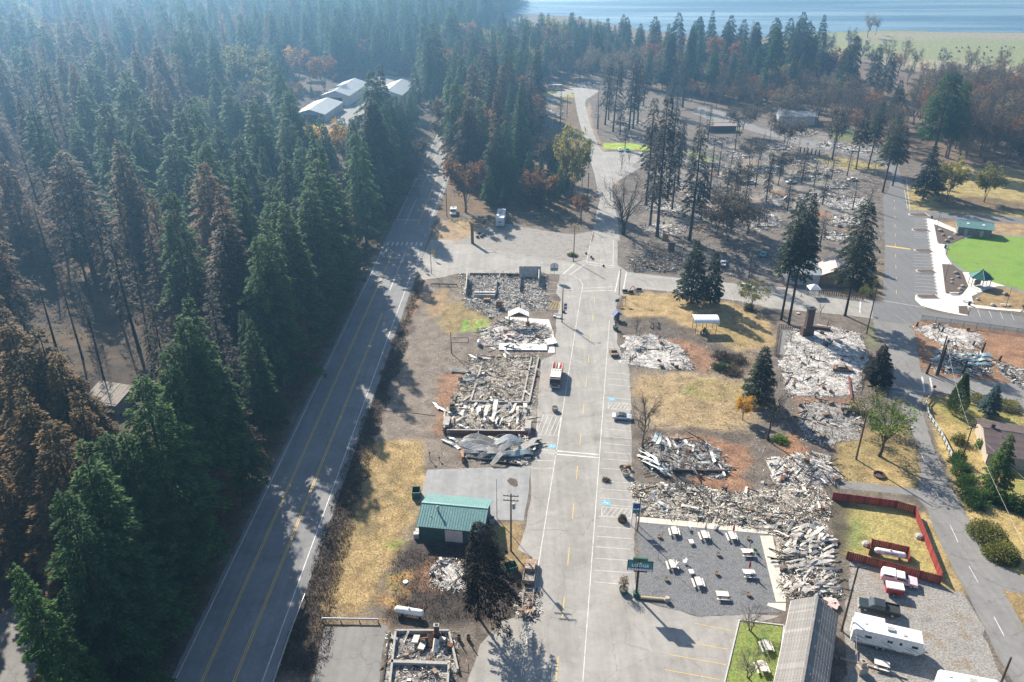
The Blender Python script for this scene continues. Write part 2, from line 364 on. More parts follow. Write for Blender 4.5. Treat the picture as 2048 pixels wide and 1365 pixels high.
paint([(1800, 640), (1840, 640), (2060, 668), (2060, 790), (1860, 750), (1800, 680)], (.24, .15, .10), 1.5, 1, 2)
paint([(1960, 670), (2060, 690), (2060, 745), (1980, 720)], RED, 3, .8, 3)
paint([(1940, 610), (1990, 575), (2060, 578), (2060, 625), (1950, 615)], (.27, .20, .11), 1, 1, 1.5)
paint([(1815, 425), (1810, 390), (1900, 330), (2060, 340), (2060, 440), (1850, 430)], (.31, .26, .12), 3, 1, 4)
paint([(1860, 400), (1950, 392), (2060, 405), (2060, 425), (1870, 420)], (.12, .09, .07), 3, .8, 3)
paint([(1890, 445), (2060, 448), (2060, 478), (1950, 475), (1900, 460)], (.30, .22, .13), 1.5, 1, 2)
paint([(1700, 520), (1765, 520), (1765, 600), (1690, 590)], (.27, .19, .10), 2, .7, 3, patchy=.2)
# drawn-down lake bed
paint([(1400, 100), (1640, 62), (2300, 60), (2300, 150), (1880, 125), (1700, 112)], (.215, .235, .11), 14, 1, 14, 40)
paint([(1640, 84), (1750, 66), (2300, 62), (2300, 78), (1800, 80)], (.27, .24, .17), 14, .9, 14, 40)
paint([(1700, 118), (1880, 122), (2300, 150), (2300, 175), (1900, 150)], (.33, .30, .2), 14, .8, 12, 40)
gz = np.zeros(GX.shape); d_ = (vnoise(GX, GY, 3.0, 3, 2) - .5) * .03; gz -= np.abs(d_)
V = np.stack([GX.ravel(), GY.ravel(), gz.ravel()], 1); nx, ny = GX.shape
I = np.arange(nx * ny).reshape(nx, ny)
Fq = np.stack([I[:-1, :-1].ravel(), I[1:, :-1].ravel(), I[1:, 1:].ravel(), I[:-1, 1:].ravel()], 1)
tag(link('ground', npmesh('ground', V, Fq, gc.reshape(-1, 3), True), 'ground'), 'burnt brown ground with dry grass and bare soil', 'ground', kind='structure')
# ---------------------------------------------------------------- sheets and painted lines
def densify(poly, step=1.5, jit=.12, seed=1, closed=True):
    r = random.Random(seed); out = []; n = len(poly)
    for i in range(n if closed else n - 1):
        a = poly[i]; b = poly[(i + 1) % n]; L = math.dist(a, b); k = max(1, int(L / step))
        nx_, ny_ = -(b[1] - a[1]) / (L + 1e-9), (b[0] - a[0]) / (L + 1e-9)
        for j in range(k):
            t = j / k; q = r.uniform(-jit, jit) if j else 0
            out.append((a[0] + (b[0] - a[0]) * t + nx_ * q, a[1] + (b[1] - a[1]) * t + ny_ * q))
    if not closed: out.append(poly[-1])
    return out
def area(p): return sum(p[i][0] * p[(i + 1) % len(p)][1] - p[(i + 1) % len(p)][0] * p[i][1] for i in range(len(p)))
def sheet(name, poly, z, mat, label=None, cat=None, jit=.1, parent=None, world=False, kind='structure', step=1.5):
    poly = poly if world else PP(poly)
    if area(poly) < 0: poly = poly[::-1]
    q = densify(poly, step, jit, len(name) + int(abs(poly[0][0]) * 10)) if jit else poly
    me = bpy.data.meshes.new(name); me.from_pydata([(x, y, z) for x, y in q], [], [tuple(range(len(q)))]); me.update()
    o = link(name, me, mat, parent)
    if not parent: tag(o, label, cat, kind=kind)
    return o
def slab(name, poly, z0, z1, mat, parent=None, world=False, label=None, kind=None, cat=None, group=None):
    poly = poly if world else PP(poly)
    if area(poly) < 0: poly = poly[::-1]
    o = MB().prism(poly, z0, z1).build(name, mat, parent)
    return tag(o, label, cat, group, kind)
def stripe(a, b, wd, z, mat, parent, name='lane_line', world=False, dash=None, phase=0.0):
    """straight painted line from a to b, whole or dashed; each dash is its own piece"""
    if not world: a, b = P(*a), P(*b)
    a = Vector(a); b = Vector(b); L = (b - a).length; d = (b - a) / L; nn = Vector((-d.y, d.x)) * wd / 2
    segs = [(0, L)] if dash is None else []
    if dash:
        t = phase
        while t < L: segs.append((max(t, 0), min(t + dash[0], L))); t += dash[0] + dash[1]
    for t0, t1 in segs:
        p, q = a + d * t0, a + d * t1
        me = bpy.data.meshes.new(name)
        me.from_pydata([(*(p - nn), z), (*(q - nn), z), (*(q + nn), z), (*(p + nn), z)], [], [(0, 1, 2, 3)])
        link(name, me, mat, parent)
def pline(pts, wd, z, mat, parent, name='lane_line', world=False):
    pts = pts if world else PP(pts)
    L = []; Rr = []
    for i, p in enumerate(pts):
        a = Vector(pts[max(i - 1, 0)]); b = Vector(pts[min(i + 1, len(pts) - 1)]); d = (b - a).normalized(); nn = Vector((-d.y, d.x)) * wd / 2
        L.append((p[0] - nn.x, p[1] - nn.y, z)); Rr.append((p[0] + nn.x, p[1] + nn.y, z))
    k = len(pts); me = bpy.data.meshes.new(name)
    me.from_pydata(L + Rr, [], [(i, i + 1, k + i + 1, k + i) for i in range(k - 1)]); link(name, me, mat, parent)
# highway frame: s along, u across from the left white line
H0 = Vector(P(349, 1365)); HD = (Vector(P(755, 521)) - H0).normalized(); HN = Vector((HD.y, -HD.x))
def HW(s, u): q = H0 + HD * s + HN * u; return (q.x, q.y)
def hs(x, y): q = Vector(P(x, y)) - H0; return q.dot(HD), q.dot(HN)
hw = sheet('highway', [HW(-40, -.7), HW(-40, 13.6)] + [HW(s, 13.6) for s in (60, 120, 155)] + [HW(190, 13.4), HW(300, 13), HW(700, 13), HW(700, -.7)], .016, 'highway', 'dark asphalt highway with double yellow centre lines', 'highway', .12, world=True)
ZM = .034
sI0 = hs(810, 505)[0]; sI1 = hs(835, 450)[0]
stripe(HW(-40, 0), HW(sI0 + 8, 0), .16, ZM, 'white_paint', hw, world=True); stripe(HW(sI1 + 6, 0), HW(600, 0), .16, ZM, 'white_paint', hw, world=True)
stripe(HW(-40, 12), HW(sI0 - 18, 12), .16, ZM, 'white_paint', hw, world=True); stripe(HW(sI1, 12), HW(600, 12), .16, ZM, 'white_paint', hw, world=True)
stripe(HW(sI0 - 4, 12), HW(sI1 - 3, 12), .16, ZM, 'white_paint', hw, world=True, dash=(4, 5))
for u in (3.55, 3.85): stripe(HW(-40, u), HW(sI0 - 2, u), .13, ZM, 'yellow_paint', hw, world=True)
for u in (7.95, 8.25):
    stripe(HW(-40, u), HW(hs(761, 627)[0], u), .13, ZM, 'yellow_paint', hw, world=True)
    stripe(HW(sI1 - 2, u), HW(600, u), .13, ZM, 'yellow_paint', hw, world=True)
stripe(HW(hs(779, 581)[0], 7.6), HW(sI0, 7.6), .2, ZM, 'white_paint', hw, world=True)
stripe(HW(sI1, 3.6), HW(sI1 + 32, 3.6), .2, ZM, 'white_paint', hw, world=True)
stripe(HW(sI1 + 34, 3.6), HW(600, 3.6), .14, ZM, 'yellow_paint', hw, world=True)
stripe(HW(sI0 - 5, 3.9), HW(sI0 - 5, 7.6), .4, ZM, 'white_paint', hw, 'stop_line', world=True)
stripe(HW(sI1 + 5, 0), HW(sI1 + 5, 7.6), .4, ZM, 'white_paint', hw, 'stop_line', world=True)
for k in range(8):
    stripe(HW(sI0 + 6, .8 + k * 1.55), HW(sI0 + 9, .8 + k * 1.55), .55, ZM, 'white_paint', hw, 'crosswalk_bar', world=True)
def arrow(s, u, sg):
    b = MB(); q = lambda ds, du: (*HW(s + ds * sg, u + du * sg), ZM)
    b.add([q(-1.6, .1), q(-1.6, -.12), q(.1, -.12), q(.1, .1)], [(0, 1, 2, 3)])
    b.add([q(.1, .1), q(.1, -.12), q(.6, -.7), q(.75, -.5)], [(0, 1, 2, 3)])
    b.add([q(.2, -.55), q(1.15, -.55), q(.65, -1.25)], [(0, 1, 2)])
    b.build('turn_arrow', 'white_paint', hw)
arrow(hs(768, 578)[0], 5.8, 1); arrow(hs(834, 421)[0], 5.9, -1)
# main street
ms = sheet('main_street', [(930, 1420), (1470, 1420), (1455, 1365), (1480, 1255), (1560, 1232), (1500, 1228), (1400, 1235), (1340, 1218), (1272, 1200), (1268, 1075), (1272, 1040), (1266, 1000), (1264, 921), (1259, 738), (1250, 715), (1235, 690), (1232, 640), (1233, 600), (1247, 588), (1262, 548), (1235, 530), (1235, 470), (1190, 470), (1168, 520), (1150, 525), (1120, 548), (1112, 585), (1122, 600), (1112, 640), (1112, 708), (1082, 722), (1076, 800), (1072, 870), (1066, 905), (1062, 940), (1062, 1000), (1050, 1060), (1035, 1100), (1065, 1115), (1050, 1180), (1030, 1235), (1000, 1245), (960, 1290), (935, 1365)], .012, 'street', 'pale cracked asphalt main street lined with parking stalls', 'street', .15)
stripe((1042, 1353), (1154, 640), .13, .022, 'white_paint', ms); stripe((1163, 1400), (1219, 640), .13, .022, 'white_paint', ms)
pline([(1154, 640), (1163, 583), (1166, 570), (1160, 560), (1148, 552), (1136, 549)], .13, .022, 'white_paint', ms)
stripe((1108, 1400), (1190, 590), .13, .022, 'yellow_paint', ms, dash=(4.2, 7.2), phase=3)
stripe((1163, 583), (1232, 581), .25, .022, 'white_paint', ms, 'stop_line'); stripe((1166, 577), (1228, 574), .2, .022, 'white_paint', ms, 'crosswalk_line')
stripe((1090, 907), (1198, 916), .35, .022, 'white_paint', ms, 'crosswalk_line'); stripe((1108, 902), (1200, 910), .35, .022, 'white_paint', ms, 'crosswalk_line')
# right hand stalls
xr = lambda y: 1219 - 54 * (y - 640) / 725.
for y in (745, 757, 769, 781, 795, 818, 830, 843, 858, 873, 887, 904, 918, 937, 955, 962, 978, 996, 1009, 1033, 1053, 1073, 1094, 1117, 1141, 1164):
    if y in (781, 955): continue
    stripe((xr(y) + 7, y), (1262 if y < 1150 else 1240, y + 5), .1, .022, 'white_paint', ms, 'stall_line')
def hatch(x0, y0, x1, y1, x2, y2, x3, y3, n, mat, par, z, w=.1):
    A, B, C, D = [Vector(P(*p)) for p in ((x0, y0), (x1, y1), (x2, y2), (x3, y3))]
    for a, b in ((A, B), (B, C), (C, D), (D, A)): stripe(a, b, w, z, mat, par, 'hatch_line', world=True)
    for k in range(n): t = (k + .5) / n; t2 = min(1, t + .6 / n); stripe(A.lerp(B, t2), D.lerp(C, max(0, t - .5 / n)), w, z, mat, par, 'hatch_line', world=True)
hatch(1217, 805, 1262, 808, 1262, 820, 1216, 817, 6, 'white_paint', ms, .022)
hatch(1204, 1014, 1264, 1019, 1262, 1036, 1203, 1031, 6, 'white_paint', ms, .022)
hatch(1077, 830, 1123, 832, 1116, 872, 1072, 870, 5, 'white_paint', ms, .022)
hatch(1085, 899, 1112, 901, 1110, 910, 1083, 907, 5, 'white_paint', ms, .022)
hatch(1091, 604, 1119, 604, 1122, 620, 1082, 618, 6, 'yellow_paint', ms, .022)
for y in (565, 572, 579, 587): stripe((1097, y), (1126, y + 1), .1, .022, 'white_paint', ms, 'stall_line')
for y in (885, 905, 922, 937): stripe((1064, y), (1106, y), .1, .022, 'white_paint', ms, 'stall_line')
def access_mark(x, y, sx=1.0):
    X, Y = P(x, y); sheet('accessible_mark', [(X - .8, Y - .7), (X + .8, Y - .7), (X + .8, Y + .7), (X - .8, Y + .7)], .023, 'blue_paint', parent=ms, world=True, jit=0)
    b = MB(); z = .027
    pts = [(X - .12 + .34 * math.cos(q), Y - .2 + .34 * math.sin(q)) for q in np.linspace(.9, 2 * math.pi + .2, 14)]
    b.box((X - .15, Y + .12, z), (.12, .6, .002)); b.box((X - .16, Y + .5, z), (.18, .16, .002)); b.box((X + .08, Y + .08, z), (.45, .1, .002)); b.box((X + .32, Y - .18, z), (.1, .5, .002))
    for p, q in zip(pts, pts[1:]): b.box(((p[0] + q[0]) / 2, (p[1] + q[1]) / 2, z + .001), (.2, .07, .002), math.atan2(q[1] - p[1], q[0] - p[0]))
    b.build('wheelchair_symbol', 'white_paint', ms)
access_mark(1223, 799); access_mark(1212, 1006); access_mark(1104, 893)
# worn yellow bays by the lodge
for a, b in (((1390, 1247), (1462, 1262)), ((1375, 1285), (1455, 1299)), ((1340, 1310), (1452, 1330)), ((1330, 1340), (1440, 1360))): stripe(a, b, .1, .022, 'yellow_paint', ms, 'stall_line')
# street over the crossing
sheet('far_street', [(1190, 480), (1186, 461), (1192, 430), (1200, 400), (1196, 385), (1190, 353), (1176, 308), (1163, 260), (1154, 225), (1151, 207), (1147, 185), (1100, 200), (1090, 195), (1140, 176), (1165, 176), (1200, 182), (1172, 200), (1170, 207), (1176, 233), (1186, 264), (1198, 294), (1206, 304), (1290, 304), (1290, 330), (1240, 360), (1224, 371), (1226, 400), (1235, 440), (1240, 482)], .009, 'street', 'straight grey road leading away between burnt lots', 'road')
ws = sheet('connector_street', [(860, 480), (885, 480), (946, 488), (1044, 507), (1125, 522), (1152, 526), (1165, 560), (1125, 550), (1093, 548), (917, 547), (880, 556), (845, 560), (835, 540)], .006, 'street', 'worn side street joining highway and main street', 'street')
stripe((1186, 461), (1173, 524), .13, .019, 'white_paint', ws); stripe((1227, 480), (1226, 534), .13, .019, 'white_paint', ws)
stripe((1173, 524), (1228, 533), .3, .019, 'white_paint', ws, 'stop_line'); stripe((1172, 528), (1226, 537), .25, .019, 'white_paint', ws, 'crosswalk_line')
stripe((1148, 529), (1126, 549), .3, .019, 'white_paint', ws, 'crosswalk_line'); stripe((1168, 530), (1140, 550), .3, .019, 'white_paint', ws, 'crosswalk_line')
stripe((1205, 478), (1200, 530), .13, .019, 'yellow_paint', ws, dash=(3, 6))
es = sheet('side_street', [(1236, 540), (1254, 544), (1356, 556), (1480, 568), (1600, 578), (1660, 592), (1765, 602), (1765, 640), (1695, 631), (1541, 617), (1488, 604), (1351, 584), (1273, 578), (1240, 588), (1225, 585)], .009, 'street', 'grey side street running past the two spruces', 'street')
stripe((1253, 545), (1247, 579), .35, .021, 'white_paint', es, 'stop_line'); stripe((1239, 543), (1230, 585), .3, .021, 'white_paint', es, 'crosswalk_line')
stripe((1255, 549), (1480, 572), .12, .021, 'white_paint', es); stripe((1290, 576), (1490, 602), .12, .021, 'white_paint', es)
for x, y in ((1335, 578), (1380, 584), (1430, 590), (1465, 596), (1485, 600)): stripe((x, y), (x + 1, y + 7), .1, .021, 'white_paint', es, 'stall_line')
stripe((1721, 600), (1720, 626), .4, .021, 'white_paint', es, 'stop_line')
# right hand road
rr = sheet('park_road', [(1785, 340), (1766, 325), (1766, 316), (1795, 330), (1812, 385), (1818, 425), (1822, 420), (1934, 429), (2060, 437), (2060, 448), (1975, 443), (1866, 435), (1852, 436), (1878, 545), (1886, 600), (1830, 598), (1843, 618), (1900, 632), (1935, 632), (1945, 618), (2060, 635), (2060, 665), (1850, 640), (1825, 648), (1800, 648), (1745, 640), (1745, 600), (1766, 600), (1770, 500), (1766, 395), (1778, 380)], .013, 'street_new', 'smooth dark asphalt road with angled park stalls', 'road')
stripe((1789, 400), (1793, 596), .13, .025, 'yellow_paint', rr, dash=(3.2, 7)); stripe((1771, 492), (1821, 499), 1.0, .025, 'yellow_paint', rr, 'hump_mark')
stripe((1809, 380), (1815, 418), .15, .025, 'white_paint', rr); stripe((1813, 360), (1820, 420), .15, .025, 'white_paint', rr)
for i in range(10): stripe((1829 - i * .2, 438 + i * 4.2), (1850 + i * .9, 439 + i * 4.2), .1, .025, 'white_paint', rr, 'stall_line')
for i in range(7): stripe((1826, 509 + i * 6), (1862 + i * 1.1, 511 + i * 6), .1, .025, 'white_paint', rr, 'stall_line')
for i in range(6): stripe((1828, 551 + i * 7.2), (1870 + i * 1.1, 554 + i * 7.2), .1, .025, 'white_paint', rr, 'stall_line')
for x in (1955, 1978, 2000, 2022): stripe((x, 620 + (x - 1955) * .1), (x + 6, 634 + (x - 1955) * .1), .1, .025, 'white_paint', rr, 'stall_line')
stripe((1768, 602), (1850, 616), .2, .025, 'white_paint', rr, 'crosswalk_line')
lr = sheet('lane_road', [(1745, 636), (1800, 640), (1822, 650), (1830, 670), (1842, 745), (1890, 756), (1963, 761), (2060, 771), (2060, 821), (1936, 798), (1868, 786), (1850, 790), (1842, 800), (1847, 833), (1866, 894), (1873, 907), (1907, 985), (1941, 1046), (1975, 1118), (2060, 1160), (2060, 1192), (2005, 1179), (2043, 1247), (2120, 1420), (2060, 1420), (2026, 1365), (1985, 1292), (1944, 1207), (1917, 1155), (1883, 1091), (1852, 1016), (1832, 992), (1762, 985), (1680, 978), (1680, 962), (1760, 970), (1835, 978), (1842, 940), (1842, 906), (1822, 858), (1810, 831), (1775, 810), (1782, 770), (1790, 740), (1770, 690), (1750, 660)], .007, 'street_dark', 'narrow grey lane winding past gardens and lots', 'road')
stripe((1784, 775), (1850, 785), .2, .019, 'white_paint', lr, 'crosswalk_line'); stripe((1785, 783), (1846, 793), .2, .019, 'white_paint', lr, 'crosswalk_line')
stripe((1844, 754), (1849, 785), .35, .019, 'white_paint', lr, 'stop_line'); stripe((1860, 756), (1865, 784), .35, .019, 'white_paint', lr, 'stop_line')
stripe((1868, 785), (1936, 797), .13, .019, 'white_paint', lr); stripe((1936, 797), (2060, 821), .13, .019, 'white_paint', lr)
for a, b in (((1823, 853), (1828, 865)), ((1842, 907), (1850, 925)), ((1900, 1050), (1916, 1085)), ((1938, 1133), (1956, 1165)), ((1988, 1234), (2008, 1272)), ((1871, 982), (1879, 1000))): stripe(a, b, .12, .019, 'white_paint', lr)
sheet('back_road', [(1398, 214), (1440, 222), (1465, 233), (1519, 255), (1578, 271), (1618, 281), (1647, 289), (1766, 314), (1790, 345), (1778, 345), (1766, 326), (1657, 301), (1608, 293), (1562, 279), (1483, 257), (1420, 240), (1380, 225)], .007, 'street_dark', 'grey back road curving round the far burnt lots', 'road')
# left clearing road under the firs
sheet('forest_lane', [(-120, 1500), (-160, 1330), (-20, 1240), (80, 1180), (190, 1120), (215, 1150), (130, 1250), (60, 1365), (20, 1500)], .008, 'street_dark', 'shaded asphalt lane in the forest clearing', 'lane')
# pads and lots
sheet('parking_pad', [(855, 940), (1062, 932), (1058, 975), (1048, 1042), (980, 1040), (840, 1000)], .022, 'pad', 'pale grey patched parking pad behind the green-roofed building', 'parking pad')
ob = sheet('oil_stain', [(1014, 962), (1020, 956), (1034, 960), (1036, 972), (1030, 975), (1020, 970)], .026, 'mulch', 'dark patch of oil on the pale parking pad', 'stain', .05)
sheet('gravel_lot', [(905, 487), (940, 472), (952, 458), (1010, 448), (1090, 462), (1150, 470), (1186, 462), (1172, 520), (1140, 524), (1044, 510), (960, 493)], .018, 'gravel', 'pale gravel lot where the lone trailer is parked', 'gravel lot', .4)
sheet('concrete_lot', [(615, 1400), (650, 1255), (776, 1252), (764, 1310), (755, 1400)], .02, 'street_dark', 'bare concrete lot beside the highway guard rail', 'lot', .1)
sheet('gravel_yard', [(1700, 1122), (1745, 1135), (1880, 1172), (1924, 1185), (1950, 1225), (2030, 1400), (1690, 1400), (1690, 1280)], .004, 'gravel', 'grey gravel yard with parked trailer and trucks', 'yard', .5)
court = sheet('gravel_court', [(1276, 1046), (1520, 1062), (1555, 1100), (1560, 1150), (1572, 1202), (1560, 1226), (1500, 1228), (1400, 1235), (1340, 1218), (1276, 1196)], .024, 'gravel_dark', 'dark gravel picnic court by the lodge ruin', 'court', .15)
pw = tag(empty('court_path', (0, 0, 0)), 'pale concrete path of square slabs edging the picnic court', 'path', kind='structure')
def slabs(a0, a1, b0, b1, n):
    for k in range(n):
        t0, t1 = (k + .012) / n, (k + .988) / n
        L = lambda p, q, t: (p[0] + (q[0] - p[0]) * t, p[1] + (q[1] - p[1]) * t)
        slab('path_slab', [L(a0, a1, t0), L(a0, a1, t1), L(b0, b1, t1), L(b0, b1, t0)], -.05, .055 + R.uniform(0, .008), 'walk', pw, True)
slabs(P(1274, 1034), P(1540, 1058), P(1275, 1045), P(1535, 1069), 13)
slabs(P(1520, 1072), P(1552, 1205), P(1545, 1072), P(1572, 1205), 9)
slab('path_slab', [(1536, 1207), (1572, 1207), (1571, 1224), (1534, 1212)], -.05, .058, 'walk', pw)
# park plaza
plz = sheet('park_plaza', [(1853, 437), (1872, 440), (1890, 449), (1948, 473), (1934, 475), (1890, 462), (1868, 449), (1875, 485), (1890, 490), (1891, 510), (1905, 531), (1886, 530), (1893, 588), (1924, 590), (1936, 574), (1928, 550), (1921, 545), (1938, 545), (1975, 557), (2021, 572), (1996, 573), (1975, 579), (1943, 593), (1948, 610), (2012, 618), (2060, 621), (2060, 626), (1937, 615), (1935, 632), (1917, 630), (1878, 622), (1842, 612), (1830, 600), (1831, 590), (1876, 594), (1868, 543), (1861, 497)], .030, 'plaza', 'bright white concrete plaza and walks of the park', 'plaza', .03)
for i, q in enumerate(([(1868, 449), (1932, 474), (1905, 487), (1877, 488)], [(1884, 529), (1905, 530), (1925, 546), (1936, 573), (1923, 588), (1891, 586)], [(1917, 613), (1934, 613), (1937, 630), (1918, 627)])):
    slab('planting_bed', q, -.02, .12, 'mulch', None, label=['brown mulch bed with boulders beside the restroom path', 'brown mulch bed with boulders by the green gazebo', 'small square mulch bed at the plaza corner'][i], kind='structure')
for i, (x0, y0, x1, y1) in enumerate(((1817, 427, 1856, 434), (1824, 458, 1858, 464), (1828, 499, 1864, 505), (1832, 540, 1870, 547), (1832, 590, 1876, 598))):
    e = tag(empty('parking_island', (*P((x0 + x1) / 2, (y0 + y1) / 2), 0)), None, None, None, 'structure')
    c = P((x0 + x1) / 2, (y0 + y1) / 2); a = P(x0, (y0 + y1) / 2); d = P((x0 + x1) / 2, y0); L = c[0] - a[0]; wv = abs(d[1] - c[1])
    shp = lambda k: [(L * k * (-1 + wv / L) + wv * math.cos(q) * k, wv * math.sin(q) * k) for q in np.linspace(math.pi / 2, 3 * math.pi / 2, 9)] + [(L * k, -wv * k), (L * k, wv * k)]
    MB().prism(shp(1), -.02, .14).build('kerb', 'kerb', e); MB().prism(shp(.86), .14, .18).build('mulch_bed', 'mulch', e)
# wheel stops of the angled bays
for i in range(24):
    y = 440 + i * 6.3
    if any(abs(y - q) < 3.5 for q in (461, 502, 544)): continue
    x = 1851 + (y - 437) * .155
    tag(MB().box((0, 0, .09), (.25, 1.5, .14), taper=.8).build('wheel_stop', 'kerb', loc=(*P(x, y), .025)), 'concrete wheel stop at the edge of the park plaza', 'wheel stop', 'wheel stops along the park plaza')
# round turf field
A = [Vector(P(*p)) for p in ((1893, 503), (1975, 561), (1962, 473))]
def circ(a, b, c):
    d = 2 * (a.x * (b.y - c.y) + b.x * (c.y - a.y) + c.x * (a.y - b.y))
    return Vector(((a.length_squared * (b.y - c.y) + b.length_squared * (c.y - a.y) + c.length_squared * (a.y - b.y)) / d, (a.length_squared * (c.x - b.x) + b.length_squared * (a.x - c.x) + c.length_squared * (b.x - a.x)) / d))
fc = circ(*A); fr = (A[0] - fc).length
ring = lambda r, n=90: [(fc.x + r * math.cos(q), fc.y + r * math.sin(q)) for q in np.linspace(0, 2 * math.pi, n, endpoint=False)]
sheet('field_path', ring(fr + 1.5), .016, 'street_dark', 'thin asphalt path circling the green field', 'path', 0, world=True)
sheet('sports_field', ring(fr), .04, 'turf', 'round bright green turf field of the park', 'field', .25, world=True)
sheet('lodge_lawn', [(1483, 1243), (1565, 1254), (1547, 1400), (1443, 1400)], .03, 'lawn', 'green lawn beside the shingled lodge wing', 'lawn', .08)
for a, b in (((1479, 1240), (1436, 1420)), ((1480, 1241), (1568, 1252)), ((1568, 1252), (1548, 1420))):
    p, q = Vector(P(*a)), Vector(P(*b)); d = q - p
    tag(MB().box((0, 0, .06), (d.length, .18, .16)).build('lawn_kerb', 'kerb', loc=(*((p + q) / 2), .0), rot=(0, 0, math.atan2(d.y, d.x))), kind='structure')
# lake
def lake_mat():
    m, n, l, b = nmat('lake'); tc = n.new('ShaderNodeTexCoord'); mp = n.new('ShaderNodeMapping'); mp.inputs['Scale'].default_value = (.002, .012, 1); l.new(tc.outputs['Object'], mp.inputs[0])
    f = noise(n, l, mp.outputs[0], 1, 4); b.inputs['Base Color'].default_value = (.02, .07, .115, 1)
    l.new(ramp(n, l, f, [(.4, (.14,) * 3), (.62, (.38,) * 3)]), b.inputs['Roughness'])
    f2 = noise(n, l, tc.outputs['Object'], .25, 3); bump(n, l, b, f2, .06, .3)
lake_mat()
sheet('lake', [(980, 24), (1150, 34), (1300, 62), (1420, 74), (1560, 74), (1650, 66), (1740, 62), (1790, 61), (1900, 65), (2060, 66), (2300, 68)] + [(2400, -70), (900, -70)], .05, 'lake', 'calm blue lake behind the town', 'lake', .0)
# ---------------------------------------------------------------- trees
def leaf_mat(name, stops, trans=.42, low=None, hue=.25, rough=.6):
    """foliage: per-leaf tone from the mesh, per-tree tone from the object, optional other tone below a height"""
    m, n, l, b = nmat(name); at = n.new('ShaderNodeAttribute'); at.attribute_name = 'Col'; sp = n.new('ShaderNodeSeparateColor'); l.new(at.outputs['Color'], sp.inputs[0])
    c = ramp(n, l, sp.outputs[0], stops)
    if low:
        tc = n.new('ShaderNodeTexCoord'); f = noise(n, l, tc.outputs['Object'], .16, 3)
        ad = n.new('ShaderNodeMath'); ad.operation = 'MULTIPLY_ADD'; l.new(f, ad.inputs[0]); ad.inputs[1].default_value = 1.1; l.new(sp.outputs[1], ad.inputs[2])
        k = ramp(n, l, ad.outputs[0], [(low[1], (0, 0, 0)), (low[1] + .16, (1, 1, 1))])
        c = mix(n, l, k, ramp(n, l, sp.outputs[0], low[0]), c)
    oi = n.new('ShaderNodeObjectInfo')
    c = mix(n, l, 1.0, c, ramp(n, l, oi.outputs['Random'], [(0, (1 - hue, 1 - hue * .9, 1 - hue * .5)), (.5, (1, 1, 1)), (1, (1 + hue * 1.3, 1 + hue, 1 - hue * .2))]), 'MULTIPLY')
    l.new(c, b.inputs['Base Color']); b.inputs['Roughness'].default_value = rough; b.inputs['Specular IOR Level'].default_value = .06
    t = n.new('ShaderNodeBsdfTranslucent'); l.new(mix(n, l, 1.0, c, (1.25, 1.2, .7), 'MULTIPLY'), t.inputs[0]); ms_ = n.new('ShaderNodeMixShader'); ms_.inputs[0].default_value = trans
    l.new(b.outputs[0], ms_.inputs[1]); l.new(t.outputs[0], ms_.inputs[2]); l.new(ms_.outputs[0], n['Material Output'].inputs[0])
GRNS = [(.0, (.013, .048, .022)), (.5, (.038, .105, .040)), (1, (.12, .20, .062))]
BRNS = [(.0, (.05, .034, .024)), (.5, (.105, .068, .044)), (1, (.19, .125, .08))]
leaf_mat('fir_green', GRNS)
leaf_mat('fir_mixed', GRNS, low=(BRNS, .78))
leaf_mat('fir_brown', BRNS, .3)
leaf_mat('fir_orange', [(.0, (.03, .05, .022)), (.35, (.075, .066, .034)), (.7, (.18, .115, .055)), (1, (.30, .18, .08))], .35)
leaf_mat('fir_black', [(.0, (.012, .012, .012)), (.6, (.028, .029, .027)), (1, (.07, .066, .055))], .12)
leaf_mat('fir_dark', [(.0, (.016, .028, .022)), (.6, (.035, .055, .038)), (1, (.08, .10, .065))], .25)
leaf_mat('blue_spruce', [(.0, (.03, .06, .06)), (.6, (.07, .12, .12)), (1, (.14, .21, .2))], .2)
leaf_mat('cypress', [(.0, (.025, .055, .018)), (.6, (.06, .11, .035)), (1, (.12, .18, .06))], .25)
leaf_mat('autumn_rust', [(.0, (.09, .05, .03)), (.5, (.20, .105, .055)), (1, (.34, .18, .085))], .45)
leaf_mat('autumn_gold', [(.0, (.22, .13, .03)), (.5, (.48, .30, .06)), (1, (.68, .47, .12))], .5)
leaf_mat('autumn_lime', [(.0, (.09, .095, .035)), (.5, (.20, .20, .075)), (1, (.33, .31, .13))], .45)
leaf_mat('leaf_brown', [(.0, (.045, .037, .033)), (.5, (.095, .079, .068)), (1, (.17, .143, .122))], .3, hue=.12)
leaf_mat('leaf_green', [(.0, (.05, .10, .02)), (.5, (.12, .21, .04)), (1, (.24, .34, .07))], .5)
leaf_mat('hedge', [(.0, (.025, .06, .018)), (.5, (.06, .12, .03)), (1, (.13, .20, .06))], .3)
leaf_mat('photinia', [(.0, (.035, .055, .02)), (.45, (.12, .14, .05)), (.8, (.24, .22, .08)), (1, (.36, .2, .10))], .3)
pmat('bark', (.055, .045, .038), (.09, .075, .06), 2, .95, 0, .6)
pmat('bark_burnt', (.018, .017, .017), (.04, .037, .035), 2, .9, 0, .6)
pmat('bark_grey', (.12, .10, .085), (.19, .165, .145), 2, .95, 0, .4)
pmat('bark_brown', (.10, .072, .055), (.16, .12, .095), 2, .95, 0, .4)

